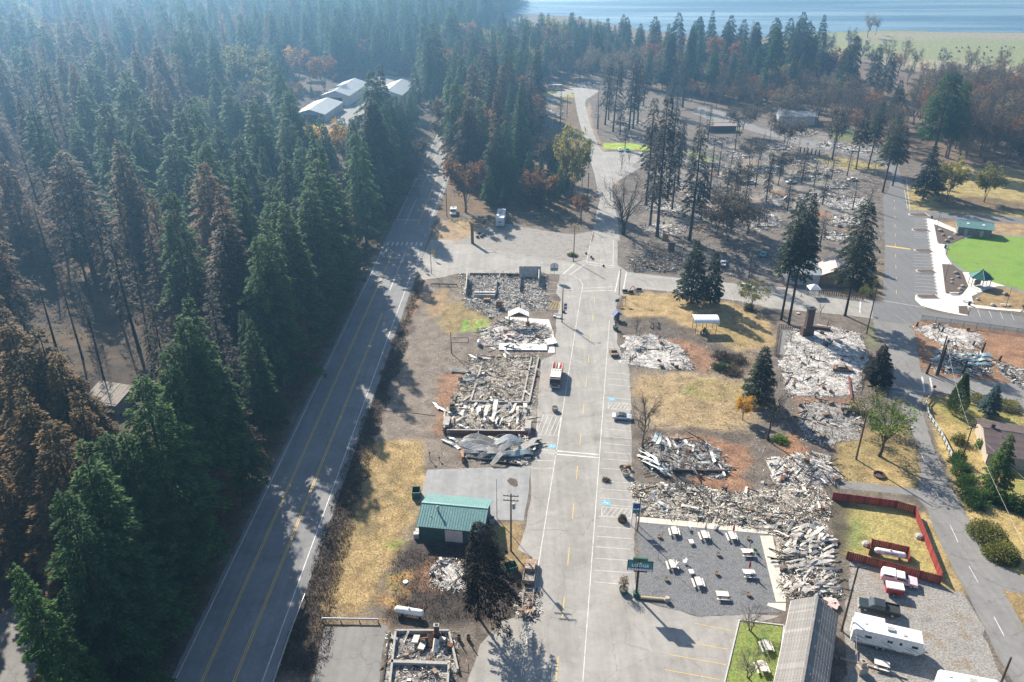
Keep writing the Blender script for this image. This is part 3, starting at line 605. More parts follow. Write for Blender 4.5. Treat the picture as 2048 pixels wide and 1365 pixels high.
def leaves(base, d, L, W, fold, rng):
    """kite shaped sprays: base (n,3), unit dir d (n,3), lengths L, widths W"""
    n = len(base); up = np.tile((0, 0, 1.), (n, 1)) + rng.normal(0, .35, (n, 3))
    s = np.cross(d, up); s /= np.linalg.norm(s, axis=1)[:, None] + 1e-9
    nn = np.cross(s, d); L = L[:, None]; W = W[:, None]
    mid = base + d * L * .45 - nn * (fold * L)
    V = np.stack([base, mid + s * W / 2, base + d * L, mid - s * W / 2], 1).reshape(-1, 3)
    return V, np.arange(4 * n).reshape(n, 4)
def conifer(seed, H, Rm, nb=170, per=22, crown0=.12, droop=.35, up=.15, sp=(.5, 1.1), power=.85, wid=.36, asym=0.0, gap=0.0, lay=0.0):
    """returns (trunk mesh, crown mesh): whorled drooping branches carrying flat sprays"""
    rng = np.random.default_rng(seed)
    t = np.sort(rng.random(nb) ** .9); t[-6:] = np.linspace(.95, .995, 6)
    if gap: t = t[rng.random(len(t)) > gap * vnoise(t * 40, t * 0, 3., 2, seed % 7) * 2]
    nb = len(t)
    az = np.cumsum(rng.uniform(1.9, 2.9, nb))
    z0 = H * (crown0 + (1 - crown0) * t)
    rel = (1 - t) ** power; bottom = np.clip(t / .08, .55, 1)
    Lb = (Rm * rel * bottom + .25) * rng.uniform(.68, 1.15, nb) * (1 + lay * np.sin(t * 60 + seed))
    if asym: Lb = Lb * (1 + asym * np.cos(az))
    dirh = np.stack([np.cos(az), np.sin(az), np.zeros(nb)], 1)
    B = []; D = []; LL = []; WW = []; TT = []; SS = []
    for i in range(nb):
        k = max(5, int(per * (Lb[i] / Rm) ** .8)); s = np.sqrt(rng.uniform(.02, 1, k)); s[:2] = (.97, .9)
        lat = rng.uniform(-1, 1, k) * .34 * Lb[i] * (1.05 - s) ** .6; dh = dirh[i]; sd = np.array((-dh[1], dh[0], 0))
        upk = up + .5 * max(0, t[i] - .75)
        zz = z0[i] + Lb[i] * (upk * s - droop * s * s) - np.abs(lat) * .25
        p = dh * (Lb[i] * s)[:, None] + sd * lat[:, None]; p[:, 2] = zz + rng.normal(0, .12, k)
        B.append(p); ang = lat / (Lb[i] * .34 + 1e-6)
        d = dh + sd * (ang * .9 + rng.normal(0, .4, k))[:, None]; d[:, 2] = -.28 + rng.normal(0, .25, k) + .5 * max(0, t[i] - .8)
        D.append(d / np.linalg.norm(d, axis=1)[:, None])
        LL.append(rng.uniform(*sp, k) * (.55 + .45 * rel[i])); SS.append(s); TT.append(np.full(k, t[i]))
    B = np.concatenate(B); D = np.concatenate(D); LL = np.concatenate(LL); SS = np.concatenate(SS); TT = np.concatenate(TT)
    V, Fc = leaves(B, D, LL, LL * wid * rng.uniform(.8, 1.3, len(LL)), .12, rng)
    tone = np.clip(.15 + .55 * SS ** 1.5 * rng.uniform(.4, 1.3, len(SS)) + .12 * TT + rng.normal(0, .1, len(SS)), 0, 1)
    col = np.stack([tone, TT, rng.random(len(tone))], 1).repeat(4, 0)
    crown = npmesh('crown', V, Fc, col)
    b = MB(); bend = rng.normal(0, .15, 2)
    b.tube([(bend[0] * math.sin(q * 3), bend[1] * math.sin(q * 2), H * q - .3 * (q == 0)) for q in (0, .03, .25, .5, .75, .99)], [H * .0135 * k for k in (1.45, 1.05, .86, .62, .36, .04)], 7)
    for i in range(0, nb, 3):
        q = dirh[i] * Lb[i] * .8; b.tube([(0, 0, z0[i]), (q[0] * .5, q[1] * .5, z0[i] + Lb[i] * (.4 * up - .16 * droop)), (q[0], q[1], z0[i] + Lb[i] * (.8 * up - .64 * droop))], [.07, .05, .015], 3, False)
    if crown0 > .2:
        for _ in range(int(30 * crown0)):
            z = H * rng.uniform(.12, crown0 + .1); a = rng.uniform(0, 6.28); L = rng.uniform(.8, 2.6)
            b.tube([(0, 0, z), (L * math.cos(a), L * math.sin(a), z - L * .25)], [.05, .012], 3, False)
    return b.mesh('trunk'), crown
def broadleaf(seed, H, W, split=.25, nleaf=0, lsz=.45, levels=4, stems=1, lean=0.0, thick=.016, spread=.75):
    """branching tree filling an egg shaped crown: returns (trunk, leaves or None, branches)"""
    r = random.Random(seed); tr = MB(); tw = MB(); tips = []; n1 = 10 if levels > 4 else 9; fine = 3 if levels > 4 else 2
    cz = H * (split + (1 - split) * .5); rv = H * (1 - split) * .56; top = Vector((lean * H * .45, 0, cz))
    def jit(v, a): return v + Vector((r.gauss(0, a), r.gauss(0, a), r.gauss(0, a)))
    def curve(p, q, k, wob, sag=0.0):
        L = (q - p).length; return [p] + [jit(p.lerp(q, i / k), wob * L) + Vector((0, 0, sag * L * math.sin(math.pi * i / k))) for i in range(1, k)] + [q]
    base = [(Vector((.1 * math.cos(i * 2.1), .1 * math.sin(i * 2.1), -.15)) if stems > 1 else Vector((0, 0, -.15))) for i in range(stems)]
    limbs = []
    for i, b0 in enumerate(base):
        a = i * 6.283 / stems + r.random(); o = W * .22 * (stems > 1)
        e = Vector((lean * H * .4 + o * math.cos(a), o * math.sin(a), H * (.72 if stems == 1 else .6)))
        pts = curve(b0, e, 6, .025); R0 = H * thick / stems ** .35; tr.tube(pts, [R0 * (1.3 if k == 0 else 1 - .8 * k / 6) for k in range(7)], 7, False); limbs.append((pts, R0))
    n1t = n1 + 2 * stems
    for i in range(n1t):
        pts, R0 = limbs[i % stems]; t = split + (1 - split) * r.random() ** 1.3 * .75; z = H * .72 * t; f = t * 6; k = min(5, int(f)); p = pts[k].lerp(pts[k + 1], f - k)
        az = i * 2.4 + r.uniform(-.4, .4); el = r.uniform(-.15, .95); q = top + Vector((W * .72 * math.cos(az) * math.cos(el), W * .72 * math.sin(az) * math.cos(el), rv * .75 * math.sin(el) + rv * .05))
        lp = curve(p, q, 4, .06, .08); rl = R0 * .42; tr.tube(lp, [rl * (1 - .7 * j / 4) for j in range(5)], 5, False)
        for j in range(8):
            f = r.uniform(.3, 1) * 4; k = min(3, int(f)); sp = lp[k].lerp(lp[k + 1], f - k); d = (q - top).normalized(); d = jit(d, .55 * spread + .2).normalized(); d.z += .12
            sq = sp + d * W * r.uniform(.18, .42); c = curve(sp, sq, 3, .08); rs_ = rl * .34; tw.tube(c, [rs_, rs_ * .8, rs_ * .55, rs_ * .3], 3, False)
            for m in range(5):
                f = r.uniform(.25, 1) * 3; k = min(2, int(f)); s2 = c[k].lerp(c[k + 1], f - k); d2 = jit(d, .75).normalized(); d2.z += .15; e2 = s2 + d2 * W * r.uniform(.09, .2); tw.tube([s2, e2], [rs_ * .4, rs_ * .12], 3, False); tips.append(e2)
                for m2 in range(fine): s3 = s2.lerp(e2, r.uniform(.3, 1)); e3 = s3 + jit(d2, .8).normalized() * W * r.uniform(.05, .11); tw.tube([s3, e3], [rs_ * .22, rs_ * .08], 3, False); tips.append(e3)
    V0 = np.array(tr.v + tw.v); zs = H / V0[:, 2].max(); rng = np.random.default_rng(seed); trunk = tr.mesh('trunk')
    if nleaf:
        T_ = np.array([tuple(p) for p in tips]); idx = rng.integers(0, len(T_), nleaf); Bp = T_[idx] + rng.normal(0, .012 * H + .06, (nleaf, 3)); d = rng.normal(0, 1, (nleaf, 3)); d /= np.linalg.norm(d, axis=1)[:, None]
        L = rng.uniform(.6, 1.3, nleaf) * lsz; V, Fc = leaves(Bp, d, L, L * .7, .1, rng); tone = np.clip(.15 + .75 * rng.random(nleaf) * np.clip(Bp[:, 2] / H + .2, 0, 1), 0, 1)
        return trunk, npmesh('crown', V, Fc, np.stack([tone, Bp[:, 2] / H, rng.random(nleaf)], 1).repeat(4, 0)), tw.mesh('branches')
    return trunk, None, tw.mesh('branches')
def shrub_mesh(seed, rx, ry, rz, n, lsz, lump=.25, shell=.5):
    rng = np.random.default_rng(seed); d = rng.normal(0, 1, (n, 3)); d /= np.linalg.norm(d, axis=1)[:, None]; d[:, 2] = np.abs(d[:, 2]) * 1.0 - .25 * (rng.random(n) < .4)
    q = shell + (1 - shell) * rng.random(n) ** .5
    lm = 1 + lump * (vnoise(d[:, 0] * 9 + seed, d[:, 1] * 9 + d[:, 2] * 7, 3, 3, seed % 5) - .5) * 2
    B = d * (q * lm)[:, None] * (rx, ry, rz); B[:, 2] = np.maximum(B[:, 2], .03)
    dd = d + rng.normal(0, .6, (n, 3)); dd /= np.linalg.norm(dd, axis=1)[:, None]; L = rng.uniform(.6, 1.3, n) * lsz
    V, Fc = leaves(B, dd, L, L * .6, .1, rng)
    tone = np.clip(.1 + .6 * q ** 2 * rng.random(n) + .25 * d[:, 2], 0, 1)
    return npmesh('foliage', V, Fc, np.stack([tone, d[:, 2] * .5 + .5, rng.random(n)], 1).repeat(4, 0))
# prototypes (30 m firs scaled per tree)
PROTO = {}
for i in range(4): PROTO['fir%d' % i] = conifer(20 + i, 30, (5.2, 6.0, 5.5, 6.6)[i], 260, 120, (.08, .12, .10, .18)[i], (.42, .5, .36, .45)[i], .12, (.4, .95), (.8, .66, .9, .6)[i], .36, lay=(.10, .2, .12, .22)[i], gap=(0, .12, 0, .2)[i])
for i in range(3): PROTO['sparse%d' % i] = conifer(40 + i, 30, 3.9, 160, 48, .18, .5, .08, (.4, .9), .75, .24, gap=.2)
for i in range(3): PROTO['spar%d' % i] = conifer(60 + i, 30, 3.1, 140, 46, .36 - .06 * i, .62, .05, (.4, 1.05), .5, .32, gap=.22)
for i in range(2): PROTO['bare%d' % i] = conifer(70 + i, 30, 2.8, 110, 22, .25, .45, .05, (.4, .9), .7, .24, gap=.25)
PROTO['spruce0'] = conifer(80, 18, 4.6, 220, 90, .08, .30, .10, (.35, .8), .72, .4)
PROTO['spruce1'] = conifer(81, 15, 3.4, 190, 80, .08, .30, .10, (.35, .75), .72, .4)
PROTO['broad0'] = conifer(82, 30, 6.6, 220, 110, .30, .35, .05, (.4, 1.0), .40, .32, gap=.2)
PROTO['broad1'] = conifer(83, 30, 5.2, 200, 100, .38, .35, .05, (.4, .95), .42, .32, gap=.3)
PROTO['dead_pine'] = conifer(84, 18, 5.2, 170, 130, .22, .5, .02, (.3, .75), .40, .3, asym=.65, gap=.12)
NTREE = {}
def tree(kind, x, y, h, mat, bark, name, label, group, rs=1.0, rz=None, hp=None, cat='tree', world=True):
    """one conifer: an Empty at the base with trunk and crown"""
    X, Y = (x, y) if world else P(x, y); tm, cm = PROTO[kind]; key = (kind, mat, bark)
    e = empty(name, (X, Y, 0), R.uniform(0, 6.28) if rz is None else rz, label, cat, group)
    base = hp or {'spruce0': 18, 'spruce1': 15, 'dead_pine': 18}.get(kind, 30); s = h / base; e.scale = (s * rs, s * rs, s)
    if key not in NTREE:
        a = tm.copy(); a.materials.clear(); a.materials.append(M[bark]); c = cm.copy(); c.materials.clear(); c.materials.append(M[mat]); NTREE[key] = (a, c)
    if name in ('fir_tree', 'burnt_conifer'): e.rotation_euler = (R.gauss(0, .022), R.gauss(0, .022), e.rotation_euler.z)
    a, c = NTREE[key]
    for nm, me in (('trunk', a), ('crown', c)):
        o = bpy.data.objects.new(nm, me); COL.objects.link(o); o.parent = e
    return e
BL = {}
def btree(key, x, y, h, mat, bark, name, label, group=None, rs=1.0, world=False, rz=None, **kw):
    """one broadleaf tree: trunk, branches and, if any, a crown of leaves"""
    X, Y = (x, y) if world else P(x, y)
    if key not in BL: BL[key] = (broadleaf(**kw), kw['H'])
    (tm, lm, bm), H0_ = BL[key]; kk = (key, mat, bark)
    if kk not in NTREE:
        q = []
        for me, mm in ((tm, bark), (bm, bark), (lm, mat)):
            if me is None: q.append(None); continue
            me = me.copy(); me.materials.clear(); me.materials.append(M[mm]); q.append(me)
        NTREE[kk] = q
    s = h / H0_; e = empty(name, (X, Y, 0), R.uniform(0, 6.28) if rz is None else rz, label, 'tree', group); e.scale = (s * rs, s * rs, s)
    for nm, me in zip(('trunk', 'branches', 'crown'), NTREE[kk]):
        if me: o = bpy.data.objects.new(nm, me); COL.objects.link(o); o.parent = e
    return e
# ---- placed trees in town: (px base x, y, top row, prototype, foliage, bark, radius factor, name, label)
GB = 'burnt trees standing among the ruined lots'
TL = 'tall scorched conifer with black trunk and sparse crown among ruins'
town = [
 (1292, 410, 195, 'spar0', 'fir_black', 'bark_burnt', .9, TL), (1314, 474, 190, 'spar1', 'fir_black', 'bark_burnt', .85, TL), (1379, 481, 245, 'spar2', 'fir_black', 'bark_burnt', 1, TL),
 (1300, 452, 250, 'spar2', 'fir_black', 'bark_burnt', .9, TL), (1335, 398, 215, 'spar0', 'fir_black', 'bark_burnt', .9, TL), (1357, 372, 240, 'spar1', 'fir_black', 'bark_burnt', .9, TL),
 (1418, 402, 265, 'bare0', 'fir_black', 'bark_burnt', 1.1, TL), (1463, 452, 315, 'sparse1', 'fir_black', 'bark_burnt', 1, TL), (1511, 374, 290, 'bare1', 'fir_black', 'bark_burnt', 1.1, TL), (1538, 364, 290, 'bare0', 'fir_black', 'bark_burnt', 1.1, TL),
 (1603, 366, 284, 'sparse0', 'fir_brown', 'bark_burnt', 1.2, TL), (1712, 338, 215, 'broad1', 'fir_black', 'bark_burnt', .8, TL), (1736, 337, 200, 'broad1', 'fir_dark', 'bark_burnt', .75, TL), (1765, 385, 235, 'broad1', 'fir_dark', 'bark_burnt', .95, TL), (1785, 372, 250, 'broad1', 'fir_black', 'bark_burnt', .9, TL),
 (1210, 250, 118, 'spar2', 'fir_black', 'bark_burnt', 1, TL), (1226, 264, 120, 'spar1', 'fir_black', 'bark_burnt', 1, TL), (1217, 240, 130, 'sparse2', 'fir_black', 'bark_burnt', 1, TL), (1258, 260, 116, 'spar2', 'fir_black', 'bark_burnt', 1, TL), (1266, 258, 118, 'spar1', 'fir_black', 'bark_burnt', 1, TL), (1275, 249, 116, 'spar0', 'fir_black', 'bark_burnt', 1, TL), (1286, 214, 118, 'spar1', 'fir_black', 'bark_burnt', 1, TL),
 (1121, 252, 165, 'bare1', 'fir_black', 'bark_burnt', .8, TL), (1195, 258, 165, 'bare0', 'fir_black', 'bark_burnt', .9, TL), (1350, 195, 130, 'sparse1', 'fir_black', 'bark_burnt', 1.3, TL), (1365, 215, 105, 'sparse2', 'fir_dark', 'bark_burnt', 1.5, TL), (1343, 235, 130, 'sparse0', 'fir_black', 'bark_burnt', 1.4, TL)]
for x, y, dh in ((1250, 300, 60), (1318, 345, 110), (1344, 420, 120), (1362, 330, 95), (1395, 305, 90), (1402, 440, 110), (1436, 352, 80), (1450, 410, 110), (1470, 300, 70), (1488, 420, 90), (1520, 320, 60), (1532, 405, 90), (1556, 372, 70), (1575, 420, 80), (1590, 330, 60), (1628, 372, 70), (1645, 410, 70), (1662, 360, 60), (1694, 352, 70), (1705, 420, 60), (1735, 420, 55), (1380, 365, 100), (1328, 300, 100), (1300, 290, 80), (1240, 270, 70), (1345, 285, 110), (1415, 285, 75)): town.append((x, y, y - dh, R.choice(('bare0', 'bare1', 'spar2', 'sparse1')), 'fir_black', 'bark_burnt', R.uniform(.9, 1.3), TL))
for x, y, yt, k, m, bk, rs, lb in town: tree(k, x, y, HT(x, y, yt), m, bk, 'burnt_conifer', lb, GB, rs, world=False)
D = lambda *a, **k: tree(*a, world=False, **k)
D('broad1', 1562, 640, HT(1562, 640, 395), 'fir_dark', 'bark_burnt', 'tall_conifer', 'tall dark conifer with thick burnt trunk, forked beside its twin, near the brick chimney', 'twin tall conifers beside the chimney ruin', .72)
D('broad1', 1577, 648, HT(1577, 648, 378), 'fir_dark', 'bark_burnt', 'tall_conifer', 'tallest dark conifer with straight burnt trunk, beside the brick chimney', 'twin tall conifers beside the chimney ruin', .72)
D('broad0', 1690, 632, HT(1690, 632, 398), 'fir_dark', 'bark_burnt', 'spreading_conifer', 'big spreading dark conifer with bare trunk by the picket fence', None, .75)
D('spruce0', 1381, 606, HT(1381, 606, 478), 'fir_dark', 'bark', 'spruce_tree', 'larger of two dense dark spruces on the dry park lawn', None, 1.0)
D('spruce1', 1421, 606, HT(1421, 606, 502), 'fir_dark', 'bark', 'spruce_tree', 'smaller and slimmer of two dense spruces on the park lawn', None, .95)
D('spruce0', 1514, 808, HT(1514, 808, 692), 'fir_dark', 'bark_burnt', 'evergreen_tree', 'bulky dark evergreen, one side scorched, at the vacant lot', None, 1.05)
D('spruce1', 1752, 768, HT(1752, 768, 690), 'fir_black', 'bark_burnt', 'evergreen_tree', 'rounded black scorched evergreen at the lane crossing', None, 1.45)
leaf_mat('pine_black', [(.0, (.006, .006, .006)), (.6, (.016, .016, .016)), (1, (.045, .042, .036))], .05)
D('dead_pine', 957, 1236, HT(957, 1236, 1045), 'pine_black', 'bark_burnt', 'dead_pine', 'black scorched pine leaning its crown over the burnt trailer', None, .78, rz=-.4)
D('broad0', 1862, 330, HT(1862, 330, 142), 'fir_green', 'bark', 'big_fir', 'broad dark green fir, fullest of the trees behind the park', None, 1.1)
D('broad0', 1895, 318, HT(1895, 318, 160), 'fir_green', 'bark', 'big_fir', 'second broad green fir close against the fullest fir', None, .8)
D('fir1', 1846, 398, HT(1846, 398, 290), 'fir_dark', 'bark', 'park_fir', 'dark fir on the grass above the park entrance road', None, 1.2)
D('fir2', 1870, 388, HT(1870, 388, 320), 'fir_dark', 'bark', 'park_fir', 'low dark fir behind the taller one at the park entrance', None, 1.5)
D('spruce0', 1976, 830, HT(1976, 830, 768), 'blue_spruce', 'bark', 'blue_spruce', 'small blue spruce in the fenced corner garden', None, 1.25)
D('spruce0', 1985, 985, HT(1985, 985, 868), 'cypress', 'bark', 'garden_fir', 'full green fir in front of the brown-roofed house', None, .85)
D('fir3', 2062, 640, HT(2062, 640, 560), 'fir_dark', 'bark', 'garden_fir', 'dark conifer at the bare soil bank by the chain link', None, 1.3)
D('spruce0', 1608, 525, HT(1608, 525, 400), 'fir_dark', 'bark_burnt', 'evergreen_tree', 'dense dark evergreen behind the white flat-roofed house', None, .8)
D('sparse0', 1640, 490, HT(1640, 490, 420), 'fir_brown', 'bark_burnt', 'evergreen_tree', 'small singed evergreen behind the burnt gabled house', None, 1.3)
D('spruce1', 1712, 530, HT(1712, 530, 470), 'fir_brown', 'bark', 'evergreen_tree', 'singed brown evergreen beside the park road verge', None, 1.1)
# teardrop cypress
def cypress(x, y, yt, w_, label, mat='hedge', name='garden_cypress'):
    h = HT(x, y, yt); e = empty(name, (*P(x, y), 0), 0, label, 'tree'); rng = np.random.default_rng(int(x)); n = 5200
    t = rng.random(n) ** .8; prof = w_ * np.where(t < .28, .75 + .9 * t, 1.0 * (1 - (t - .28) / .72) ** .95 + .03); a = rng.uniform(0, 6.283, n); rr_ = prof * rng.uniform(.72, 1.05, n)
    B = np.stack([rr_ * np.cos(a), rr_ * np.sin(a), .15 + t * h * .97], 1); d = np.stack([np.cos(a), np.sin(a), np.full(n, .9)], 1) + rng.normal(0, .35, (n, 3)); d /= np.linalg.norm(d, axis=1)[:, None]
    L = rng.uniform(.25, .5, n); V, Fc = leaves(B, d, L, L * .5, .1, rng)
    link('crown', npmesh('crown', V, Fc, np.stack([np.clip(rng.random(n) * .7 + .2 * t, 0, 1), t, t], 1).repeat(4, 0)), mat, e)
    MB().tube([(0, 0, -.1), (0, 0, h * .8)], [.16, .05], 6).build('trunk', 'bark', e)
cypress(1911, 826, 748, 1.9, 'teardrop shaped clipped green cypress in the corner garden')
# broadleaf trees in town
DEC = dict(H=12, W=6)
btree('b1', 1286, 897, HT(1286, 897, 793), None, 'bark_brown', 'bare_tree', 'leafless brown street tree beside the parked white convertible', seed=3, H=9, W=3.1, split=.36, levels=5, spread=.55, thick=.02)
btree('b2', 1246, 470, HT(1246, 470, 348), None, 'bark_burnt', 'bare_tree', 'wide leafless black tree by the street crossing', seed=5, H=14, W=7.5, split=.2, levels=5, stems=3, spread=.7, thick=.026)
btree('b3', 1537, 882, HT(1537, 882, 772), None, 'bark_burnt', 'bare_tree', 'slender leafless black tree beside the bulky evergreen', seed=6, H=11, W=3.4, split=.3, levels=5, spread=.5, thick=.016)
btree('b4', 1664, 320, HT(1664, 320, 208), 'leaf_brown', 'bark_burnt', 'bare_tree', 'tall grey bare tree beside the far back road', seed=8, H=20, W=5, split=.25, levels=5, nleaf=1500, lsz=.6)
for x, y, yt, lb in ((1432, 470, 398, 'fine twigged brown bare tree behind the larger spruce'), (1455, 482, 380, 'bushy brown bare tree between the scorched spars'), (1495, 470, 405, 'rounded brown bare tree near the teal parked car'), (1475, 395, 330, 'brown bare tree among ash covered far lots'), (1560, 350, 300, 'grey bare tree by the rubble of far lots'), (1480, 272, 205, 'round brown bare tree at the bend of the back road'), (1570, 300, 225, 'low brown bare tree next to the steel shed'), (1500, 330, 275, 'thin brown bare tree beside a far ash lot')):
    btree('b5' if x % 2 else 'b6', x, y, HT(x, y, yt), 'leaf_brown', 'bark_brown', 'bare_tree', lb, rs=1.1, seed=9 if x % 2 else 10, H=14, W=6.5, split=.2, levels=5, nleaf=3600, lsz=.5, stems=2)
for x, y, yt, w_, lb in ((1503, 612, 568, 1.2, 'low singed shrub tree by the green utility trailer'), (1800, 635, 600, .01, '')):
    if lb: btree('b7', x, y, HT(x, y, yt), 'photinia', 'bark', 'shrub_tree', lb, rs=1.3, seed=12, H=7, W=4, split=.2, levels=4, nleaf=2200, lsz=.3, stems=2)
btree('b8', 1758, 912, HT(1758, 912, 815), 'leaf_green', 'bark', 'leaning_tree', 'leaning old tree with bright green top beside the lane', seed=14, H=9, W=4.4, split=.3, levels=4, nleaf=1300, lsz=.32, lean=.25, thick=.03, rz=.2, spread=.85)
btree('b9', 1742, 862, HT(1742, 862, 795), 'photinia', 'bark_burnt', 'shrub_tree', 'wide olive shrub tree behind the leaning old tree', seed=15, H=7, W=5, split=.2, levels=4, nleaf=2600, lsz=.28, stems=3, rs=1.0)
for x, y, yt, lb in ((1893, 400, 318, 'yellow green leafy tree above the park entrance road'), (1968, 405, 330, 'pale leafy tree on the grass above the round field')):
    btree('b10', x, y, HT(x, y, yt), 'autumn_lime', 'bark', 'leafy_tree', lb, rs=.85, seed=17, H=12, W=5, split=.2, levels=4, nleaf=5000, lsz=.5, stems=2)
btree('b11', 1510, 1300, 0, None, 'bark_grey', 'x', 'x', seed=18, H=4, W=2.2, split=.22, levels=5, stems=2, spread=.8, thick=.03) if False else None
for x, y, yt, lb in ((1500, 1262, 1215, 'small gnarled bare tree at the top of the lodge lawn'), (1496, 1357, 1305, 'small gnarled bare tree beside the lower lawn table')):
    btree('b11', x, y, HT(x, y, yt), None, 'bark_grey', 'bare_tree', lb, seed=18, H=4, W=2.3, split=.22, levels=5, stems=2, spread=.85, thick=.03)
for x, y, yt, lb in ((1273, 668, 632, 'small leafless burnt tree leaning by the tiny white trucks'), (1640, 632, 608, 'thin forked bare sapling behind the chimney'), (1258, 330, 300, 'bare shrub tree at the far parking lot'), (1243, 340, 305, 'second bare shrub tree at the far parking lot'), (1742, 745, 705, 'thin black burnt sapling beside the ruin and lane'), (1722, 790, 745, 'thin black snag at the burnt car')):
    btree('b12', x, y, HT(x, y, yt), None, 'bark_burnt', 'bare_tree', lb, rs=.8, seed=21, H=5, W=2.0, split=.3, levels=4, stems=1, spread=.6, thick=.016)
# autumn trees between highway and far street
for x, y, yt, m, k, rs, lb in ((931, 425, 318, 'autumn_rust', 'b13', 1.0, 'rust brown maple at the woodland edge by the highway'), (1076, 416, 340, 'autumn_rust', 'b13', 1.15, 'round coppery bare maple behind the lone trailer'), (1143, 408, 258, 'autumn_lime', 'b14', .6, 'slim yellow green tree beside the far street'), (1161, 440, 392, 'autumn_rust', 'b13', .9, 'low orange bush tree by the street pole'), (655, 345, 245, 'autumn_gold', 'b14', 1.15, 'golden yellow maple in front of the metal barns'), (500, 210, 95, 'autumn_lime', 'b14', 1.1, 'tall pale yellow green maple deep in the forest'), (598, 178, 98, 'autumn_rust', 'b13', 1.1, 'orange maple behind the metal barns'), (650, 190, 110, 'autumn_rust', 'b13', .9, 'rusty small maple next to the barn gable'), (1060, 300, 210, 'leaf_brown', 'b13', 1, 'brown bare maple deep in the roadside wood'), (1100, 360, 270, 'leaf_brown', 'b13', 1, 'brown leafless tree within the roadside wood'), (470, 175, 110, 'autumn_lime', 'b14', 1.0, 'slim pale yellow tree beside the tall forest maple'), (540, 165, 108, 'autumn_rust', 'b13', 1.0, 'copper tree between the forest maple and barns'), (575, 150, 95, 'autumn_gold', 'b14', 1.0, 'golden tree in the clearing behind the barns'), (620, 160, 115, 'autumn_rust', 'b13', 1.0, 'rust coloured tree close behind the barn roofs'), (745, 140, 75, 'autumn_rust', 'b14', 1.0, 'reddish tree above the separate barn'), (690, 330, 270, 'leaf_brown', 'b13', 1.0, 'brown bush tree below the barn yard'), (540, 130, 70, 'autumn_gold', 'b14', 1, 'pale orange tree far back in the forest'), (590, 215, 165, 'autumn_rust', 'b13', 1, 'small copper tree beside the barn yard'), (835, 330, 275, 'leaf_brown', 'b13', 1.2, 'brown roadside shrub tree on the highway bank'), (820, 375, 330, 'leaf_brown', 'b13', 1.3, 'lower brown shrub tree on the highway bank'), (860, 205, 140, 'autumn_lime', 'b14', .9, 'yellow green tree where the highway disappears'), (1485, 840, 795, 'autumn_gold', 'b14', 1.0, 'golden orange shrub tree at the vacant lot corner')):
    btree(k, x, y, HT(x, y, yt), m, 'bark', 'autumn_tree', lb, rs=rs, seed=30 if k == 'b13' else 31, H=16, W=7, split=.2, levels=4, nleaf=5200, lsz=.6, stems=2 if k == 'b13' else 1)
# ---- woods: scattered firs, the 280 that show largest stand alone, the rest form the far forest
cand = []
def scatter(poly, spacing, hlo, hhi, mats, n=4000, world=True, avoid=(), protos=('fir0', 'fir1', 'fir2', 'fir3'), tagk='', rs=(.85, 1.15)):
    poly = poly if world else PP(poly); xs = [p[0] for p in poly]; ys = [p[1] for p in poly]; pts = []; grid = {}
    A_ = (max(xs) - min(xs)) * (max(ys) - min(ys)); n = min(60000, int(A_ / spacing ** 2 * 4)); Q = NR.random((n, 2))
    X = min(xs) + Q[:, 0] * (max(xs) - min(xs)); Y = min(ys) + Q[:, 1] * (max(ys) - min(ys)); ok = inpoly(X, Y, poly)
    for a in avoid: ok &= ~inpoly(X, Y, a)
    for x, y in zip(X[ok], Y[ok]):
        g = (int(x // spacing), int(y // spacing))
        if any((x - q[0]) ** 2 + (y - q[1]) ** 2 < spacing ** 2 for i in (-1, 0, 1) for j in (-1, 0, 1) for q in grid.get((g[0] + i, g[1] + j), ())): continue
        grid.setdefault(g, []).append((x, y)); h = R.uniform(hlo, hhi); m = mats(x, y) if callable(mats) else R.choice(mats)
        X1, Y1 = proj(x, y, h); X0, Y0 = proj(x, y, 0)
        if Y0 < -5 or X0 > 2110 or Y1 > 1500 or X0 < -700: continue
        out_ = X1 < -60 or Y1 > 1365
        for xa, xb, yb in ((585, 735, 232), (755, 822, 186), (458, 545, 190), (560, 640, 168), (178, 268, 855)):
            if xa < X1 < xb and Y1 < yb < Y0 + 25:
                while h > 6 and proj(x, y, h)[1] < yb + R.uniform(-6, 14): h *= .94
        if h < 7: continue
        X1, Y1 = proj(x, y, h)
        cand.append((0 if out_ else abs(Y0 - Y1), x, y, h, m, R.choice(protos), tagk, R.uniform(*rs)))
def leftmat(x, y):
    px, py = proj(x, y, 25.0); b = vnoise(x, y, 38., 3, 4) + .00045 * (620 - px) - .00035 * max(0, py - 620)
    if px < 190 and 560 < py < 1050: return 'fir_orange' if R.random() < .8 else 'fir_brown'
    if px < 460 and 360 < py < 680 and R.random() < .75: return 'fir_brown' if R.random() < .6 else 'fir_black'
    return 'fir_brown' if b > .70 else 'fir_mixed' if b > .60 else 'fir_green'
shed_clear = PP([(150, 850), (140, 760), (300, 760), (330, 860)]); barn_clear = PP([(590, 250), (640, 165), (730, 150), (830, 150), (860, 230), (760, 260), (690, 290)])
lane_clear = PP([(-200, 1500), (-160, 1290), (60, 1150), (200, 1095), (240, 1150), (150, 1290), (60, 1500)])
ash_clear = PP([(90, 640), (100, 590), (170, 590), (180, 650)])
edge = [HW(s, -R.uniform(3.2, 5.0)) for s in range(-30, 250, 1)]
hollow = PP([(40, 560), (330, 545), (430, 800), (350, 930), (110, 930), (40, 700)])
scatter([HW(-22, -5.0), HW(262, -5.0), HW(262, -10), HW(-22, -10)], 7.2, 23, 38, lambda x, y: 'fir_green' if R.random() < .85 else 'fir_mixed', tagk='edge', avoid=(lane_clear,), rs=(.85, 1.05))
